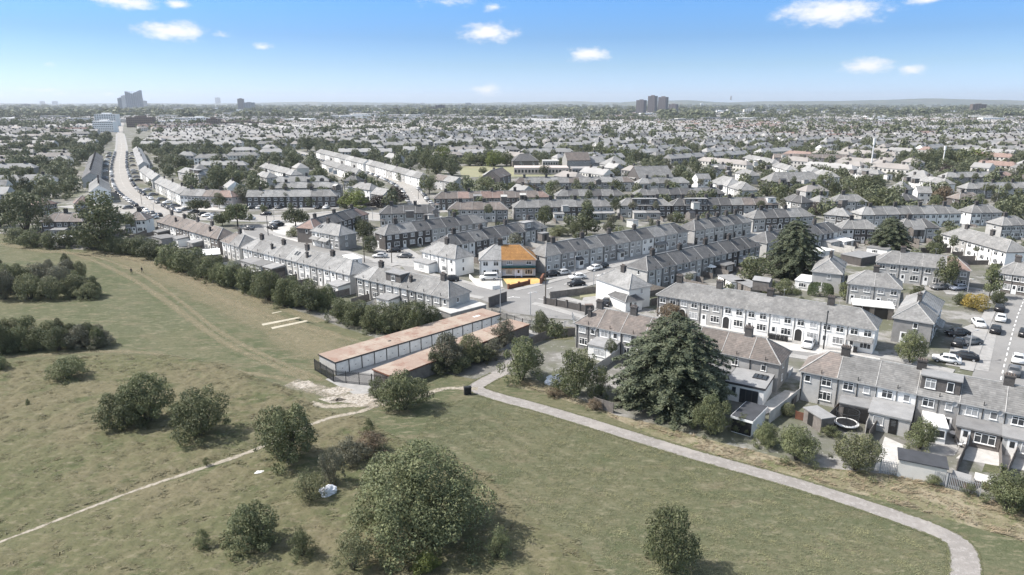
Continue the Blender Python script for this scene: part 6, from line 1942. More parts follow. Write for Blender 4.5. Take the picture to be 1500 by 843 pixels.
flat_room([(1322, 380) if False else (1232, 372), (1262, 378), (1270, 369), (1240, 364)], 2.3, 'D', 'felt', 'dark garage in the gardens behind the tall fir', [])
flat_room([(1190, 370), (1222, 366), (1230, 359), (1202, 362)], 2.3, 'W', 'awning', 'white garden room behind the dark roofed row', [('win', .5, 2, .8, 1.1)])
flat_room([(835, 358), (858, 352), (856, 345), (836, 348)], 2.3, 'W', 'felt', 'small white conservatory in the middle gardens', [('win', .3, 1.2, .8, 1.2), ('win', .75, 1.2, .8, 1.2)])
for i, (q, m_, lb) in enumerate([([(1395, 699), (1420, 706), (1424, 694), (1400, 688)], 'timber_red', 'small grey roofed kennel left of the narrow path'), ([(1428, 702), (1450, 708), (1455, 698), (1434, 692)], 'timber_red', 'pale roofed kennel right of the narrow path')]):
    P = [v0(spot(x, y, .9)) for x, y in q]; u, w, L, an = frame2(P[0], P[1]); Dp = 1.6
    r = thing('kennel', lb, 'kennel', P[0], an)
    mb = MB(); mb.box(0, L, 0, Dp, 0, .9, skip='t'); mb.poly([(0, 0, .9), (0, Dp / 2, 1.35), (0, Dp, .9)][::-1]); mb.poly([(L, 0, .9), (L, Dp, .9), (L, Dp / 2, 1.35)]); mb.build('wall', M[m_], r)
    mb = MB(); mb.poly([(-.1, -.12, .83), (L + .1, -.12, .83), (L + .1, Dp / 2, 1.4), (-.1, Dp / 2, 1.4)]); mb.poly([(L + .1, Dp + .12, .83), (-.1, Dp + .12, .83), (-.1, Dp / 2, 1.4), (L + .1, Dp / 2, 1.4)]); mb.build('roof', M['felt' if i == 0 else 'concrete'], r)
    mb = MB(); mb.box(L * .35, L * .65, -.03, .01, .05, .6); mb.build('opening', M['tyre'], r)
fence(pxs([(1165, 614), (1180, 618), (1190, 614)]), 1.2, 'red brown fence panel in the shed garden', 'garden_fence', 'timber_red')
fence(pxs([(1126, 622), (1150, 603), (1172, 585)]), 1.9, 'stepped pale fence between the two nearest rows', 'garden_fence', 'concrete', 2.2)
fence(pxs([(1204, 632), (1216, 618), (1232, 600)]), 1.7, 'dark fence left of the trampoline', 'garden_fence', 'timber')
fence(pxs([(1272, 646), (1283, 630), (1292, 616)]), 1.5, 'dark fence right of the trampoline', 'garden_fence', 'timber')
fence(pxs([(1400, 694), (1412, 668), (1420, 640)]), 1.6, 'tall pale fence between table garden and lawn', 'garden_fence', 'timber')
fence(pxs([(1474, 700), (1482, 682), (1490, 664)]), 1.5, 'dark fence right of the small lawn', 'garden_fence', 'timber')

# trampoline with its net
tp = spot(1239, 626)
t_ = thing('trampoline', 'round trampoline with pale rim and dark safety net', 'trampoline', tp)
rim, net, pol, bed = MB(), MB(), MB(), MB(); n = 20; r0 = 1.55
for i in range(n):
    a0, a1 = 6.2832 * i / n, 6.2832 * (i + 1) / n
    c0, s0, c1, s1 = math.cos(a0), math.sin(a0), math.cos(a1), math.sin(a1)
    rim.poly([(r0 * c0, r0 * s0, .72), (r0 * c1, r0 * s1, .72), (1.25 * c1, 1.25 * s1, .74), (1.25 * c0, 1.25 * s0, .74)][::-1])
    rim.poly([(r0 * c0, r0 * s0, .6), (r0 * c1, r0 * s1, .6), (r0 * c1, r0 * s1, .72), (r0 * c0, r0 * s0, .72)])
    bed.poly([(0, 0, .68), (1.25 * c0, 1.25 * s0, .7), (1.25 * c1, 1.25 * s1, .7)])
    for j in range(6):
        z = .8 + j * .3; net.tube((1.45 * c0, 1.45 * s0, z), (1.45 * c1, 1.45 * s1, z), .012, .012, 3, cap=False)
    net.tube((1.45 * c0, 1.45 * s0, .72), (1.45 * c0, 1.45 * s0, 2.3), .012, .012, 3, cap=False)
    net.tube((1.45 * c0, 1.45 * s0, 2.35), (1.45 * c1, 1.45 * s1, 2.35), .04, .04, 4, cap=False)
for i in range(6):
    a0 = 6.2832 * i / 6; q = MB(); q.tube((1.5 * math.cos(a0), 1.5 * math.sin(a0), 0), (1.5 * math.cos(a0), 1.5 * math.sin(a0), 2.4), .035, .035, 6); q.build('leg', M['darksteel'], t_)
rim.build('rim_pad', M['frame'], t_); bed.build('jumping_bed', M['black'], t_); net.build('safety_net', M['darksteel'], t_)
# round garden table and chairs
tp = spot(1398, 642)
t_ = thing('garden_table', 'round white garden table on the paved garden', 'table', tp)
mb = MB(); mb.tube((0, 0, .7), (0, 0, .75), .65, .65, 16); mb.build('table_top', M['frame'], t_); mb = MB(); mb.tube((0, 0, 0), (0, 0, .7), .05, .05, 8); mb.tube((0, 0, 0), (0, 0, .05), .3, .25, 10); mb.build('leg', M['darksteel'], t_)
for (x, y, lb) in ((1405, 655, 'left white folding chair by the garden fence'), (1412, 654, 'right white folding chair by the garden fence')):
    t_ = thing('garden_chair', lb, 'chair', spot(x, y), R(60))
    mb = MB(); mb.box(-.25, .25, -.25, .25, .4, .45); mb.build('seat', M['frame'], t_); mb = MB(); mb.poly([(-.25, .25, .45), (.25, .25, .45), (.25, .45, 1.0), (-.25, .45, 1.0)]); mb.poly([(-.25, .47, 1.0), (.25, .47, 1.0), (.25, .28, .45), (-.25, .28, .45)]); mb.build('backrest', M['frame'], t_)
    for sx in (-1, 1):
        for sy in (-1, 1): mb = MB(); mb.box(sx * .22 - .02, sx * .22 + .02, sy * .22 - .02, sy * .22 + .02, 0, .4); mb.build('leg', M['darksteel'], t_)
# white parasol
pp = spot(1040, 402)
t_ = thing('parasol', 'pale open parasol in a back garden', 'parasol', pp)
mb = MB(); mb.tube((0, 0, 0), (0, 0, 2.5), .04, .03, 6); mb.build('pole', M['steel'], t_); mb = MB(); n = 8
for i in range(n):
    a0, a1 = 6.2832 * i / n, 6.2832 * (i + 1) / n; mb.poly([(1.5 * math.cos(a0), 1.5 * math.sin(a0), 2.05), (1.5 * math.cos(a1), 1.5 * math.sin(a1), 2.05), (0, 0, 2.65)])
mb.build('canopy', M['awning'], t_)
# wheelie bins before the terrace
bm_ = MB(); bm_.box(-.28, .28, -.33, .33, .08, 1.0); bme = bm_.mesh('bin_body', M['black']); lm = MB(); lm.box(-.3, .3, -.36, .36, 1.0, 1.07); lme = lm.mesh('lid', M['darksteel']); wm_ = MB(); wm_.tube((-.27, .3, .1), (.27, .3, .1), .1, .1, 8); wme = wm_.mesh('wheel', M['tyre'])
for i, (x, y) in enumerate([(1128, 497), (1133, 498), (1139, 499), (1145, 500), (1151, 501), (1252, 517)]):
    t_ = thing('wheelie_bin', 'dark wheelie bin in the front line before the white terrace', 'bin', spot(x, y), R(-34), 'wheelie bins before the white terrace')
    put('bin_body', bme, t_); put('lid', lme, t_); put('wheel', wme, t_)

# fences, sheds and shrubs that fill the back gardens, following the rows
SHEDM = {}


def shed_meshes(k):
    if k in SHEDM: return SHEDM[k]
    rr = random.Random(k); L, D_, h = rr.uniform(2.0, 3.6), rr.uniform(1.8, 2.8), rr.uniform(1.9, 2.3)
    a, b, d = MB(), MB(), MB()
    a.box(-L / 2, L / 2, -D_ / 2, D_ / 2, 0, h, skip='bt')
    if k % 2:
        b.box(-L / 2 - .15, L / 2 + .15, -D_ / 2 - .15, D_ / 2 + .15, h, h + .12)
    else:
        b.poly([(-L / 2 - .12, -D_ / 2 - .15, h - .05), (L / 2 + .12, -D_ / 2 - .15, h - .05), (L / 2 + .12, 0, h + .6), (-L / 2 - .12, 0, h + .6)])
        b.poly([(L / 2 + .12, D_ / 2 + .15, h - .05), (-L / 2 - .12, D_ / 2 + .15, h - .05), (-L / 2 - .12, 0, h + .6), (L / 2 + .12, 0, h + .6)])
        a.poly([(-L / 2, D_ / 2, h), (-L / 2, -D_ / 2, h), (-L / 2, 0, h + .55)]); a.poly([(L / 2, -D_ / 2, h), (L / 2, D_ / 2, h), (L / 2, 0, h + .55)])
    d.box(-.4, .4, -D_ / 2 - .03, -D_ / 2 + .01, .05, 1.8)
    wm, rm = [('timber', 'felt'), ('B', 'felt'), ('timber', 'concrete'), ('L', 'felt'), ('timber', 'felt_dark'), ('C', 'felt')][k % 6]
    SHEDM[k] = (a.mesh('wall', M[wm]), b.mesh('roof', M[rm]), d.mesh('door', M['pipe']))
    return SHEDM[k]


nf = ns = ng = 0
shrub_n = {}
for B in sorted(BLOCKS, key=lambda b: b['dist']):
    if B['n'] < 2: continue
    front = B['style'] == 'front'
    near = B['dist'] < 330
    for side in (0, 1):
        garden = (side == 0 and not front) or (side == 1 and front)
        sgn = -1 if side == 0 else 1
        y0 = 0 if side == 0 else B['D']
        Lf = 9.5 if garden else 3.6
        for i in range(B['n'] + 1):
            st = B['A'] + B['u'] * (B['Wd'] * i) + B['w'] * (y0 + sgn * .4)
            hid = B['dist'] > 260 and side == 1
            # longest free run
            run = 0
            for s in range(2, int(Lf) + 1):
                p = st + B['w'] * (sgn * (s + 1.8))
                if taken(p.x, p.y): break
                run = s
            en = st + B['w'] * (sgn * run)
            pe_ = (p.x, p.y)
            inpark = bool(poly_contains([(q.x, q.y) for q in pe] + [(95, 30), (-260, 30), (-330, 200)], np.array([en.x]), np.array([en.y]))[0])
            if run >= 2 and not inpark and near and not hid and nf < 230 and B['dist'] > 100:
                if garden:
                    fence([st, en], random.uniform(1.3, 1.7), f'fence at {ORD[min(i, 16)]} plot {"behind" if side else "before"} the {B["desc"]}', 'garden_fence', random.choice(['timber', 'timber', 'timber', 'concrete']), 3.0, group='timber fences between back gardens'); nf += 1
                elif i % 2 == 0:
                    wall_line([st, en], random.uniform(.7, 1.0), f'low wall at {ORD[min(i, 16)]} front yard of the {B["desc"]}', random.choice(['D', 'L', 'M', 'B']), .2); nf += 1
            if i < B['n'] and not inpark and not hid and B['dist'] > 100:
                # garden end: shed or shrub
                for tr in range(2):
                    q = st + B['u'] * (B['Wd'] * random.uniform(.25, .75)) + B['w'] * (sgn * (random.uniform(5, 10) if garden else random.uniform(1.5, 4)))
                    r_ = random.random()
                    ins = bool(poly_contains([(v.x, v.y) for v in pe] + [(95, 30), (-260, 30), (-330, 200)], np.array([q.x]), np.array([q.y]))[0])
                    if ins or taken(q.x, q.y, 2.5): continue
                    side_ = 'behind' if side else 'before'
                    if garden and r_ < .3 and ns < 120:
                        ms = shed_meshes(random.randrange(12))
                        t_ = thing('garden_shed', f'shed {side_} {ORD[i]} plot of the {B["desc"]}', 'shed', q, B['ang'] + random.choice([0, R(90), R(180)]), 'garden sheds')
                        for nm_, m_ in zip(('wall', 'roof', 'door'), ms): put(nm_, m_, t_)
                        mark(q.x - 1, q.y - 1, 1, 0, 2, 2); ns += 1
                    elif r_ < .9 and ng < 110:
                        w_ = random.uniform(1.6, 4.2) if garden else random.uniform(1.2, 2.2)
                        key = (B['desc'], i, side)
                        shrub_n[key] = shrub_n.get(key, 0) + 1
                        pre = 'garden shrub' if shrub_n[key] == 1 else 'further garden shrub'
                        plant(0, 0, 0, 0, var('mid', 6) if random.random() < .6 else var('shrub', 6), random.choice(['leaf_mid', 'leaf_dark', 'leaf', 'leaf_grey']), f'{pre} {side_} {ORD[i]} plot of the {B["desc"]}', 'shrubs in the back gardens', name='shrub', pos=q, wd=w_, ht=w_ * random.uniform(.7, 1.15)); ng += 1
print('fences', nf, 'sheds', ns, 'garden shrubs', ng, 'trees', len(TREES), 'houses', len(HOUSES), 'cars', len(CARS) + cn)

# ------------------------------------------------------------------ the town beyond: streets of terraces to the horizon
rng = np.random.default_rng(5)
mark_poly = pxs([(672, 244), (760, 244), (836, 245), (836, 260), (676, 262)])
for x in range(-60, 60, 2):
    for y in range(330, 480, 2):
        if poly_contains([(p.x, p.y) for p in mark_poly], np.array([x]), np.array([y]))[0]: OCC[(int(x // CELL), int(y // CELL))] = 1
far_road = smooth(pxs([(176, 200), (176, 192), (178, 184), (180, 178)]), 6)
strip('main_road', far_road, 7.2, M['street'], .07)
mark_line(far_road, 14)
park_poly = [(p.x, p.y) for p in pe] + [(95, 30), (-260, 30), (-330, 200)]
seeds = []
for gx in range(-2400, 2900, 260):
    for gy in range(150, 3600, 260):
        seeds.append((gx + rng.uniform(-110, 110), gy + rng.uniform(-110, 110), R(rng.choice([4, 8, -35, 40, -62, 20, 2, -8]) + rng.normal() * 4)))
seeds = np.array(seeds)
fv, ff, fm = [], [], []
TREE_CAND = []


def far_block(cx, cy, u, L, D, he, hip, wm, rm, detail):
    w = (-u[1], u[0]); b = len(fv)
    def P(a, c, z): return (cx + u[0] * a + w[0] * c, cy + u[1] * a + w[1] * c, z)
    h2, d2 = L / 2, D / 2
    zr = he + d2 * .72
    hp = d2 * .9 if hip else 0
    o = .3
    fv.extend([P(-h2, -d2, 0), P(h2, -d2, 0), P(h2, d2, 0), P(-h2, d2, 0), P(-h2, -d2, he), P(h2, -d2, he), P(h2, d2, he), P(-h2, d2, he),
               P(-h2 - o, -d2 - o, he - .2), P(h2 + o, -d2 - o, he - .2), P(h2 + o, d2 + o, he - .2), P(-h2 - o, d2 + o, he - .2), P(-h2 + hp, 0, zr), P(h2 - hp, 0, zr)])
    ff.extend([(b, b + 1, b + 5, b + 4), (b + 1, b + 2, b + 6, b + 5), (b + 2, b + 3, b + 7, b + 6), (b + 3, b, b + 4, b + 7)]); fm.extend([wm] * 4)
    ff.extend([(b + 8, b + 9, b + 13, b + 12), (b + 10, b + 11, b + 12, b + 13), (b + 11, b + 8, b + 12, b + 12), (b + 9, b + 10, b + 13, b + 13)])
    fm.extend([rm, rm, rm if hip else wm, rm if hip else wm])
    n = max(1, int(L / 10))
    for i in range(n):
        a = -h2 + L * (i + .5) / n
        b = len(fv); q = .65; q2 = .4
        fv.extend([P(a - q, -q2, zr - .7), P(a + q, -q2, zr - .7), P(a + q, q2, zr - .7), P(a - q, q2, zr - .7), P(a - q, -q2, zr + 1.3), P(a + q, -q2, zr + 1.3), P(a + q, q2, zr + 1.3), P(a - q, q2, zr + 1.3)])
        ff.extend([(b, b + 1, b + 5, b + 4), (b + 1, b + 2, b + 6, b + 5), (b + 2, b + 3, b + 7, b + 6), (b + 3, b, b + 4, b + 7), (b + 4, b + 5, b + 6, b + 7)]); fm.extend([8] * 5)
    if detail:
        m = max(2, int(L / 2.6))
        for sd_ in (-1, 1):
            if sd_ * (cx * w[0] + cy * w[1]) > 0: continue      # only the seen side is close enough to show windows
            for i in range(m):
                a = -h2 + L * (i + .5) / m
                for z in (3.2, .9):
                    b = len(fv); c = sd_ * (d2 + .04)
                    fv.extend([P(a - .55, c, z), P(a + .55, c, z), P(a + .55, c, z + 1.1), P(a - .55, c, z + 1.1)])
                    ff.append((b, b + 1, b + 2, b + 3)); fm.append(9)


nb = 0
FAR_MAX = 3300
for si, (sx, sy, sa) in enumerate(seeds):
    if abs(sx) > sy * .95 + 320: continue
    cu, su = math.cos(sa), math.sin(sa)
    green = 1.0 if (sx < -sy * .42 and sy < 1200) else 0.0
    period = rng.uniform(50, 60)
    redd = rng.random() < .14
    for row in range(-6, 7):
        for sgn in (-1, 1):
            v = row * period + sgn * 12
            a = -260 + rng.uniform(0, 20)
            while a < 260:
                L = rng.choice([11, 11, 21, 26, 32, 42]) * rng.uniform(.9, 1.1)
                ac = a + L / 2
                cx, cy = sx + cu * ac - su * v, sy + su * ac + cu * v
                a += L + rng.uniform(3, 7)
                if cy < 150 or cy > FAR_MAX or abs(cx) > cy * .80 + 40: continue
                if cy < 262 and abs(cx) < 130: continue
                d = (seeds[:, 0] - cx) ** 2 + (seeds[:, 1] - cy) ** 2
                if d.argmin() != si: continue
                if cy > 1500 and rng.random() < (cy - 1500) / 3200: continue
                if green and rng.random() < .55: continue
                bad = False
                for k in np.arange(-L / 2 - 3, L / 2 + 3.1, 3):
                    for c_ in (-6, -3, 0, 3, 6):
                        if taken(cx + cu * k - su * c_, cy + su * k + cu * c_): bad = True; break
                    if bad: break
                if bad:
                    continue
                if poly_contains(park_poly, np.array([cx]), np.array([cy]))[0]: continue
                if cy < 700: mark(cx - cu * L / 2 + su * 3.5, cy - su * L / 2 - cu * 3.5, cu, su, L, 7)
                rm = rng.choice([3, 4, 4, 5, 6, 3, 4]) if not redd else rng.choice([3, 6, 7, 6, 6, 4])
                far_block(cx, cy, (cu, su), L, rng.uniform(6.4, 7.6), rng.uniform(4.7, 5.2), rng.random() < .75, rng.choice([0, 1, 1, 2, 2, 2, 10, 10]), rm, cy < 1300)
                nb += 1
                # garden trees
                for t in range(max(2, int(L / 7))):
                    g = sgn * rng.uniform(8, 15)
                    k = rng.uniform(-L / 2, L / 2)
                    TREE_CAND.append((cx + cu * k - su * g, cy + su * k + cu * g, 0))
FMATS = [M['W'], M['C'], M['L'], M['far_light'], M['far_grey'], M['rg'], M['far_brown'], M['rr'], M['chim'], M['glass'], M['M']]
fv = np.array(fv); quad = np.array(ff)
o = put('distant_houses', np_mesh('distant_houses', fv, quad, FMATS, mi=fm)); o['kind'] = 'stuff'; o['label'] = 'streets of small grey roofed houses filling the distance'
bm = bmesh.new(); bm.from_mesh(o.data); bmesh.ops.dissolve_degenerate(bm, dist=.001, edges=bm.edges[:]) if False else None; bm.free()
print('far blocks', nb)

# trees of the distance: simple leaf clumps, gathered as woods
protos = []
for i in range(6):
    V, F, T = crown(100 + i, 150 if i < 4 else 230, .26, .78, 7, .6, (.34, .5), inner=.0, fuzz=.25)
    protos.append((V, F, T))
near_protos = []
for i in range(5):
    V, F, T = crown(200 + i, 700, .125, .8, 10, .62, (.28, .42), inner=.05, fuzz=.22)
    near_protos.append((V, F, T))


def forest(name, items, pr, mat, label):
    Vs, Fs, Ts = [], [], []; b = 0
    for (x, y, w, h, k, tb) in items:
        V, F, T = pr[k % len(pr)]
        a = (k * 2.399) % 6.283
        c, s = math.cos(a), math.sin(a)
        X = (V[:, 0] * c - V[:, 1] * s) * w / 2 + x; Y = (V[:, 0] * s + V[:, 1] * c) * w / 2 + y
        Vs.append(np.stack([X, Y, V[:, 2] * h / 1.6], 1)); Fs.append(F + b); Ts.append(np.clip(T * .6 + tb, 0, 1)); b += len(V)
    if not Vs: return
    o = put(name, np_mesh(name, np.concatenate(Vs), np.concatenate(Fs), mat, tint=np.concatenate(Ts)))
    o['kind'] = 'stuff'; o['label'] = label


# garden trees between near rows stay things of their own; the rest are countless
def density(x, y): return .5 + .5 * math.sin(x * .011 + 2 * math.sin(y * .007)) * math.sin(y * .013 + 1.4 * math.sin(x * .009))


items_n, items_f, items_g = [], [], []
ntree = len(TREES)
cand = sorted(TREE_CAND, key=lambda c: c[1])
nd_ = 0
GT = {}
for (x, y, _) in cand:
    if abs(x) > y * .8 + 20 or y < 200: continue
    if poly_contains(park_poly, np.array([x]), np.array([y]))[0]: continue
    if taken(x, y): continue
    dn_ = density(x, y)
    if rng.random() > .15 + .55 * dn_: continue
    w = rng.uniform(4, 9.5) * (1 + .35 * (rng.random() < .2)); h = w * rng.uniform(.75, 1.15)
    k = int(rng.integers(0, 1000))
    if y < 420: items_n.append((x, y, w, h, k, rng.uniform(0, .4)))
    elif y < 800: items_g.append((x, y, w, h, k, rng.uniform(0, .4)))
    else: items_f.append((x, y, w * 1.1, h * 1.05, k, rng.uniform(0, .4)))
for (x, y, w, h, k, tb) in items_n[:60]:
    plant(0, 0, 0, 0, var('mid', 6), random.choice(['leaf_mid', 'leaf_dark', 'leaf']), 'leafy tree standing among the grey roofs of the middle distance', 'trees among the grey roofs', pos=(x, y, 0), wd=w, ht=h, front=False)
# dense belts and groves seen in the photograph
def grove(px0, py0, px1, py1, n, wmin, wmax, dst, hk=1.0, spread=9):
    for i in range(n):
        t = rng.random()
        p = spot(px0 + (px1 - px0) * t, py0 + (py1 - py0) * t)
        x, y = p.x + rng.normal() * spread, p.y + rng.normal() * spread * 1.6
        if y > 2000: x, y = p.x + rng.normal() * spread * 3, p.y + rng.normal() * spread * 14
        if taken(x, y): continue
        w = rng.uniform(wmin, wmax)
        dst.append((x, y, w, w * rng.uniform(.75, 1.1) * hk, int(rng.integers(0, 1000)), rng.uniform(0, .45)))


for a in [(0, 232, 75, 226, 26, 6, 11), (0, 250, 60, 246, 20, 5, 10), (0, 266, 55, 262, 14, 5, 9), (70, 236, 118, 228, 24, 6, 11), (85, 216, 130, 208, 22, 7, 11), (0, 282, 40, 276, 10, 5, 8), (95, 270, 118, 262, 12, 4, 7), (60, 258, 100, 252, 12, 4, 8), (40, 218, 90, 214, 12, 6, 10), (0, 205, 120, 200, 26, 7, 12), (60, 284, 90, 282, 6, 4, 6)]:
    grove(*a[:5], a[5], a[6], items_g)
for a in [(152, 222, 166, 200, 16, 5, 9), (190, 222, 186, 200, 14, 5, 9), (160, 204, 170, 192, 12, 6, 10), (186, 204, 184, 192, 12, 6, 10)]:
    grove(*a[:5], a[5], a[6], items_g, 1.0, 5)
for a in [(0, 190, 135, 186, 60, 9, 15), (240, 186, 420, 184, 50, 9, 14), (420, 178, 760, 180, 80, 9, 14), (860, 180, 1130, 176, 150, 11, 16), (1130, 176, 1330, 172, 90, 11, 16), (1330, 190, 1500, 186, 50, 9, 15), (480, 196, 620, 192, 40, 8, 13), (1180, 196, 1480, 200, 46, 8, 14), (640, 190, 760, 186, 34, 9, 14), (1100, 200, 1180, 198, 14, 8, 12)]:
    grove(*a[:5], a[5], a[6], items_f, 1.0, 16)
for i in range(3600):
    y = 2000 + 7000 * rng.random() ** 1.3
    x = rng.uniform(-.8, .8) * y
    if .5 + .5 * math.sin(x * .004 + 1.8 * math.sin(y * .003)) < rng.random() * .95: continue
    w = rng.uniform(12, 26) * (1 + y / 9000)
    items_f.append((x, y, w * 1.6, w * .8, int(rng.integers(0, 1000)), rng.uniform(0, .4)))
voids = 0
for i in range(60000):
    y = 142 + 660 * rng.random() ** .8; x = rng.uniform(-.8, .8) * y
    if taken(x, y, 3) or poly_contains(park_poly, np.array([x]), np.array([y]))[0]: continue
    if -60 < x < 60 and 340 < y < 470: continue
    w = rng.uniform(3, 9) if y > 250 else rng.uniform(1.5, 5); h = w * rng.uniform(.7, 1.1)
    if rng.random() > (.4 + .6 * density(x * 2.3, y * 2.3)) * (1 if y < 330 else .45): continue
    if y < 420:
        if voids < 95:
            big = w > 4
            plant(0, 0, 0, 0, var('mid', 6), random.choice(['leaf_mid', 'leaf_dark', 'leaf', 'leaf_grey']), 'green tree filling the open ground among the rows' if big else 'low green shrub in the open ground among the rows', 'trees on open ground among the rows' if big else 'shrubs on open ground among the rows', name='tree' if big else 'shrub', pos=(x, y, 0), wd=w, ht=h, front=False)
            voids += 1
        else: items_g.append((x, y, w, h, int(rng.integers(0, 1000)), rng.uniform(0, .4)))
    else: items_g.append((x, y, w, h, int(rng.integers(0, 1000)), rng.uniform(0, .4)))
    mark(x - w * .3, y - w * .3, 1, 0, w * .6, w * .6)
print('voids', voids, 'trees', len(TREES))
forest('distant_trees', items_g, near_protos, M['leaf_mid'], 'leafy trees crowding the gardens of the middle distance')
forest('far_woods', items_f, protos, M['leaf_mid'], 'belts of trees and woods towards the horizon')
print('mid trees', len(items_n), len(items_g), 'far', len(items_f))

# larger roofs far out: schools, sheds and stores (countless pale roofs towards the horizon)
mb = MB()
for i in range(520):
    y = 1500 + 4600 * rng.random() ** 1.2; x = rng.uniform(-.78, .78) * y
    L, D_, h = rng.uniform(20, 75), rng.uniform(12, 32), rng.uniform(5, 11)
    a = rng.uniform(-.5, .5)
    mb.obox((x, y), (math.cos(a), math.sin(a)), L, D_, 0, h, int(rng.integers(0, 4)))
o = mb.build('distant_roofs', [M['W'], M['C'], M['rl'], M['tower_light']]); o['kind'] = 'stuff'; o['label'] = 'pale flat roofs of sheds and stores far away'

# ------------------------------------------------------------------ named buildings of the middle and far distance


def slab(px0, px1, yb, yt, depth, mt, label, name='apartment_block', cat='apartments', floors=6, cols=8, wmat='glass', slope=0, roof_box=True, ang_=0.0):
    a, b = spot(px0, yb), spot(px1, yb)
    L = (b - a).length; h = height_at(a.y, yt)
    r = thing(name, label, cat, (a + b) / 2, math.atan2((b - a).y, (b - a).x) + ang_)
    mb = MB()
    if slope:
        b_ = len(mb.v); h2 = h * (1 - slope)
        mb.v += [(-L / 2, 0, 0), (L / 2, 0, 0), (L / 2, depth, 0), (-L / 2, depth, 0), (-L / 2, 0, h2), (L / 2, 0, h), (L / 2, depth, h), (-L / 2, depth, h2)]
        for q in ((4, 5, 6, 7), (0, 1, 5, 4), (1, 2, 6, 5), (2, 3, 7, 6), (3, 0, 4, 7)): mb.f.append(q); mb.m.append(0)
    else: mb.box(-L / 2, L / 2, 0, depth, 0, h)
    mb.build('wall', M[mt], r)
    hh = h * (1 - slope) if slope else h
    e = .0006 * a.y * .3 + .06
    single = floors <= 6
    if single:
        q_ = MB(); q_.box(-L / cols * .28, L / cols * .28, -.06, .02, 0, hh / floors * .42); wme_ = q_.mesh('window', M[wmat])
    for f in range(floors):
        w_ = MB()
        z = hh * (f + .28) / floors
        if single:
            for c in range(cols): put('window', wme_, r, (-L / 2 + L * (c + .5) / cols, 0, z))
            continue
        for c in range(cols):
            x0 = -L / 2 + L * (c + .22) / cols; x1 = -L / 2 + L * (c + .78) / cols
            w_.poly([(x0, -e, z), (x1, -e, z), (x1, -e, z + hh / floors * .4), (x0, -e, z + hh / floors * .4)])
        dcols = max(2, int(cols * depth / max(L, 1)))
        for sx in (-1, 1):
            for c in range(dcols):
                y0_ = depth * (c + .2) / dcols; y1_ = depth * (c + .8) / dcols
                q = [(sx * (L / 2 + e), y0_, z), (sx * (L / 2 + e), y1_, z), (sx * (L / 2 + e), y1_, z + hh / floors * .4), (sx * (L / 2 + e), y0_, z + hh / floors * .4)]
                w_.poly(q if sx > 0 else q[::-1])
        w_.build('window_band', M[wmat], r)
    if roof_box and not slope:
        mb = MB(); mb.box(-L * .2, L * .2, depth * .3, depth * .7, h, h + max(2.5, h * .05)); mb.build('roof_plant', M[mt], r)
    return r


for a in [(930, 943, 168.5, 147, 17, 'tower_dark', 'leftmost dark tower of the four on the skyline', 18, 5), (947, 959, 168, 141, 17, 'tower_dark', 'tallest dark tower of the four on the skyline', 22, 5), (962, 975, 167.5, 142.5, 17, 'tower_dark', 'third dark tower of the four on the skyline', 21, 5), (978, 990, 166.5, 153, 17, 'tower_dark', 'lowest dark tower of the four on the skyline', 12, 5)]:
    slab(a[0] + .5, a[1] - .3, a[2], a[3], 24, a[5], a[6], 'tower_block', 'tower', a[7], a[8], 'pipe', ang_=R(-38))
for a in [(174, 180, 161, 144, 'tower_glass', 'low bluish tower at the left of the glass cluster', 0), (179.6, 185.6, 161, 140.5, 'tower_light', 'broad pale blue tower of the glass cluster', 0), (186, 197, 161, 138.5, 'tower_glass', 'wedge topped glass tower left of the tallest', -.2), (197.5, 208, 161, 132.5, 'tower_glass', 'tallest glass tower with slanting top on the left skyline', .16), (208, 214, 160, 148, 'tower_light', 'small pale tower right of the tallest glass tower', 0), (349, 356.5, 162, 145, 'tower_dark', 'dark tower beside low block on the skyline', 0), (357, 372, 162, 150.5, 'tower_glass', 'low wide blue block right of the dark tower', 0), (316, 323, 155, 143.5, 'tower_glass', 'faint twin tower on the left skyline', 0), (59, 65, 156, 148.5, 'tower_light', 'faint pale tower at far left skyline', 0), (77, 84, 156, 148.5, 'tower_light', 'second faint pale tower at far left skyline', 0), (32, 41, 160, 153, 'tower_dark', 'grey block low on the far left skyline', 0),
          (638, 652, 167, 154.5, 'tower_dark', 'grey tower block left of centre on the skyline', 0), (622, 638, 167, 158, 'flat_brick', 'brick slab beside the grey tower block', 0), (616, 622, 157, 151, 'W', 'small white tower left of centre', 0), (682, 690, 157.5, 151, 'tower_glass', 'pale blue block on the centre skyline', 0), (666, 681, 158, 153.5, 'tower_light', 'low pale block on the centre skyline', 0), (1379, 1387, 155, 148, 'tower_dark', 'grey twin tower on right skyline', 0)]:
    slab(a[0], a[1], a[2], a[3], 30, a[4], a[5], 'tower_block', 'tower', 14, 4, 'tower_dark' if a[4] == 'tower_light' else 'glass', a[6])
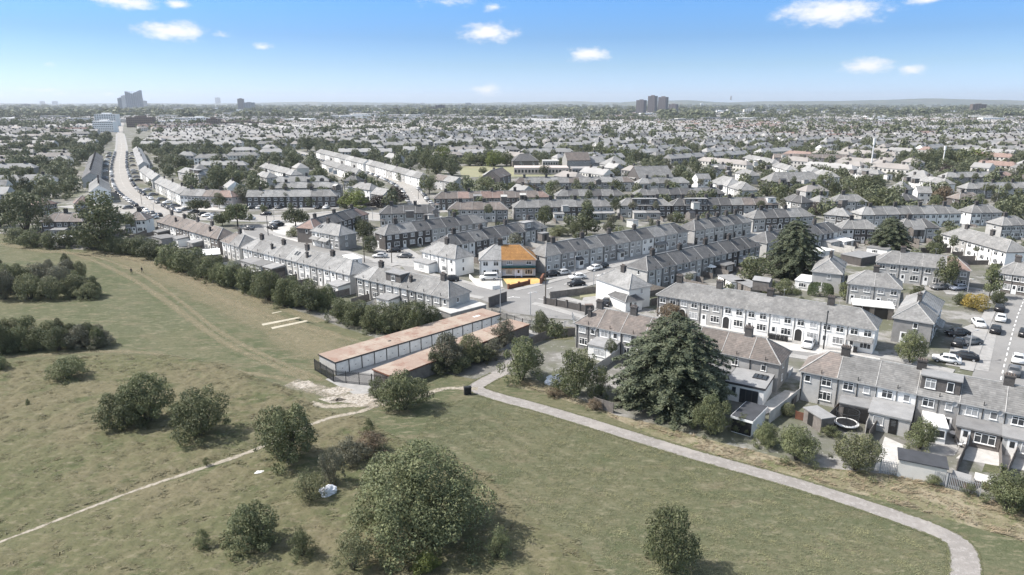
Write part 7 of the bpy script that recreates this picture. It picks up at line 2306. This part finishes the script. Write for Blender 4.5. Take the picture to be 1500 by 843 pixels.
for a in [(137, 167, 194, 178, 14, 'W', 'white apartment block at the top of the main road', 5, 11), (140, 171, 185, 167.5, 16, 'W', 'taller white block behind the white apartment block', 6, 9), (186, 224, 187, 172, 14, 'flat_brick', 'brown brick apartments right of the main road', 5, 12), (231, 275, 184.5, 177.5, 14, 'W', 'long white low block right of brown apartments', 3, 12), (276, 306, 183, 172.5, 14, 'W', 'white block beside the brown cube', 4, 8), (303, 320, 187, 174, 14, 'flat_brick', 'brown cube shaped apartment block', 5, 5), (322, 385, 186, 179, 14, 'flat_brick', 'long low brown block', 3, 14), (1423, 1443, 168, 153, 18, 'flat_brick', 'brown block of flats at the right skyline', 8, 5), (1366, 1416, 167, 163.5, 40, 'W', 'long white shed at the right skyline', 1, 12), (708, 728, 176, 172.5, 20, 'tower_light', 'pale flat building in the far roofs', 2, 6), (1208, 1216, 168, 153 + 10, 20, 'W', 'small white block in the right distance', 3, 3), (1026, 1030, 158, 151.5, 20, 'W', 'white silo like block on the right skyline', 1, 1), (1050, 1060, 167, 162.5, 20, 'W', 'white low block below the right hills', 3, 4), (1090, 1102, 166, 160.5, 20, 'C', 'cream low block below the right hills', 3, 4)]:
    slab(a[0], a[1], a[2], a[3], a[4], a[5], a[6], floors=a[7], cols=a[8], wmat='pipe')
# school beyond the field
for a in [(753, 833, 256, 246, 16, 'S', 'flat roofed pinkish school block beyond the field', 1, 16), (838, 891, 255, 247, 14, 'M', 'grey flat roofed school block', 1, 12), (795, 832, 243.5, 236, 12, 'L', 'single storey school wing with white fascia', 1, 10), (865, 885, 247, 241, 12, 'L', 'low school wing beside the hall', 1, 5)]:
    slab(a[0], a[1], a[2], a[3], a[4], a[5], a[6], 'school_block', 'school', a[7], a[8], roof_box=False)
block('dark roofed school dining hall', (751, 236.5), (790, 236), 1, 'B', 'd', D=12, chim='none', he=4.2, name='school_hall')
block('tall school hall with a white roof vent', (831, 235.5), (865, 235), 1, 'M', 'b', left='g', right='g', D=13, chim='none', he=6.5, name='school_hall')
block('grey school wing right of the tall hall', (862, 239), (886, 238.5), 1, 'M', 'l', left='g', right='g', D=10, chim='none', he=4.5, name='school_hall')
block('square pale hipped school pavilion', (893, 243), (923, 242), 1, 'L', 'l', D=14, chim='none', he=4.5, name='school_hall')
block('brick gabled hall at the end of the school', (918, 257), (936, 261), 1, 'D', 'g', left='g', right='g', turn=True, length=20, chim='none', he=4.5, name='school_hall')
block('smaller brick gable before the gabled hall', (929, 262.5), (953, 262), 1, 'B', 'g', left='g', right='g', turn=True, length=8, chim='none', he=3.6, name='school_hall')
block('red gabled brick hall by the school field', (705, 260), (733, 261), 1, 'B', 'b', left='g', right='g', turn=True, length=18, chim='none', he=4.5, name='school_hall')
block('small red gable in front of the red hall', (719, 264.5), (734, 264), 1, 'B', 'r', left='g', right='g', turn=True, length=7, chim='none', he=3.2, name='school_hall')

# ------------------------------------------------------------------ hills at the edge of the country
def hills(name, dist, x0, x1, hmax, seed, mat, depth=2500):
    n = 120; V, F = [], []
    for j, (dy, k) in enumerate(((0, 0), (depth * .35, .7), (depth * .7, 1.0), (depth * 1.2, .85))):
        for i in range(n + 1):
            x = x0 + (x1 - x0) * i / n
            e = min(1, i / 14, (n - i) / 14)
            h = hmax * (.55 + .45 * mnoise.noise(Vector((x / 2600, seed, 0))) + .12 * mnoise.noise(Vector((x / 500, seed + 3, 0)))) * e
            V.append((x, dist + dy, max(-1, h * k - (.5 if k == 0 else 0))))
    m = n + 1
    for j in range(3):
        for i in range(n): F.append((j * m + i, j * m + i + 1, (j + 1) * m + i + 1, (j + 1) * m + i))
    me = bpy.data.meshes.new(name); me.from_pydata(V, [], F); me.materials.append(mat)
    for f in me.polygons: f.use_smooth = True
    kind(put(name, me), 'structure')


hills('hills', 9500, 1200, 12000, 185, 1.3, M['hill'])
hills('hills', 12500, -13000, 4000, 105, 5.1, M['hill'])
mb = MB(); p = Vector((3400, 11000, 95)); mb.tube((0, 0, 0), (0, 0, 62), 14, 10, 10); tag(mb.build('water_tower', M['tower_dark'], None, p), 'tiny tower on top of the right hills', 'tower')

# ------------------------------------------------------------------ haze over the whole country
mb = MB(); mb.box(-14500, 14500, -450, 16500, -1.5, 235)
hz = mb.build('haze', [])
m = bpy.data.materials.new('haze_air'); m.use_nodes = True
nt = m.node_tree; nt.nodes.clear()
ou = nt.nodes.new('ShaderNodeOutputMaterial'); pv = nt.nodes.new('ShaderNodeVolumePrincipled')
pv.inputs['Color'].default_value = (.84, .90, 1.0, 1); pv.inputs['Density'].default_value = HAZE = 0.6e-4
pv.inputs['Anisotropy'].default_value = .2
nt.links.new(pv.outputs[0], ou.inputs['Volume'])
hz.data.materials.append(m); hz['kind'] = 'stuff'; hz['label'] = 'pale blue summer haze over the town'
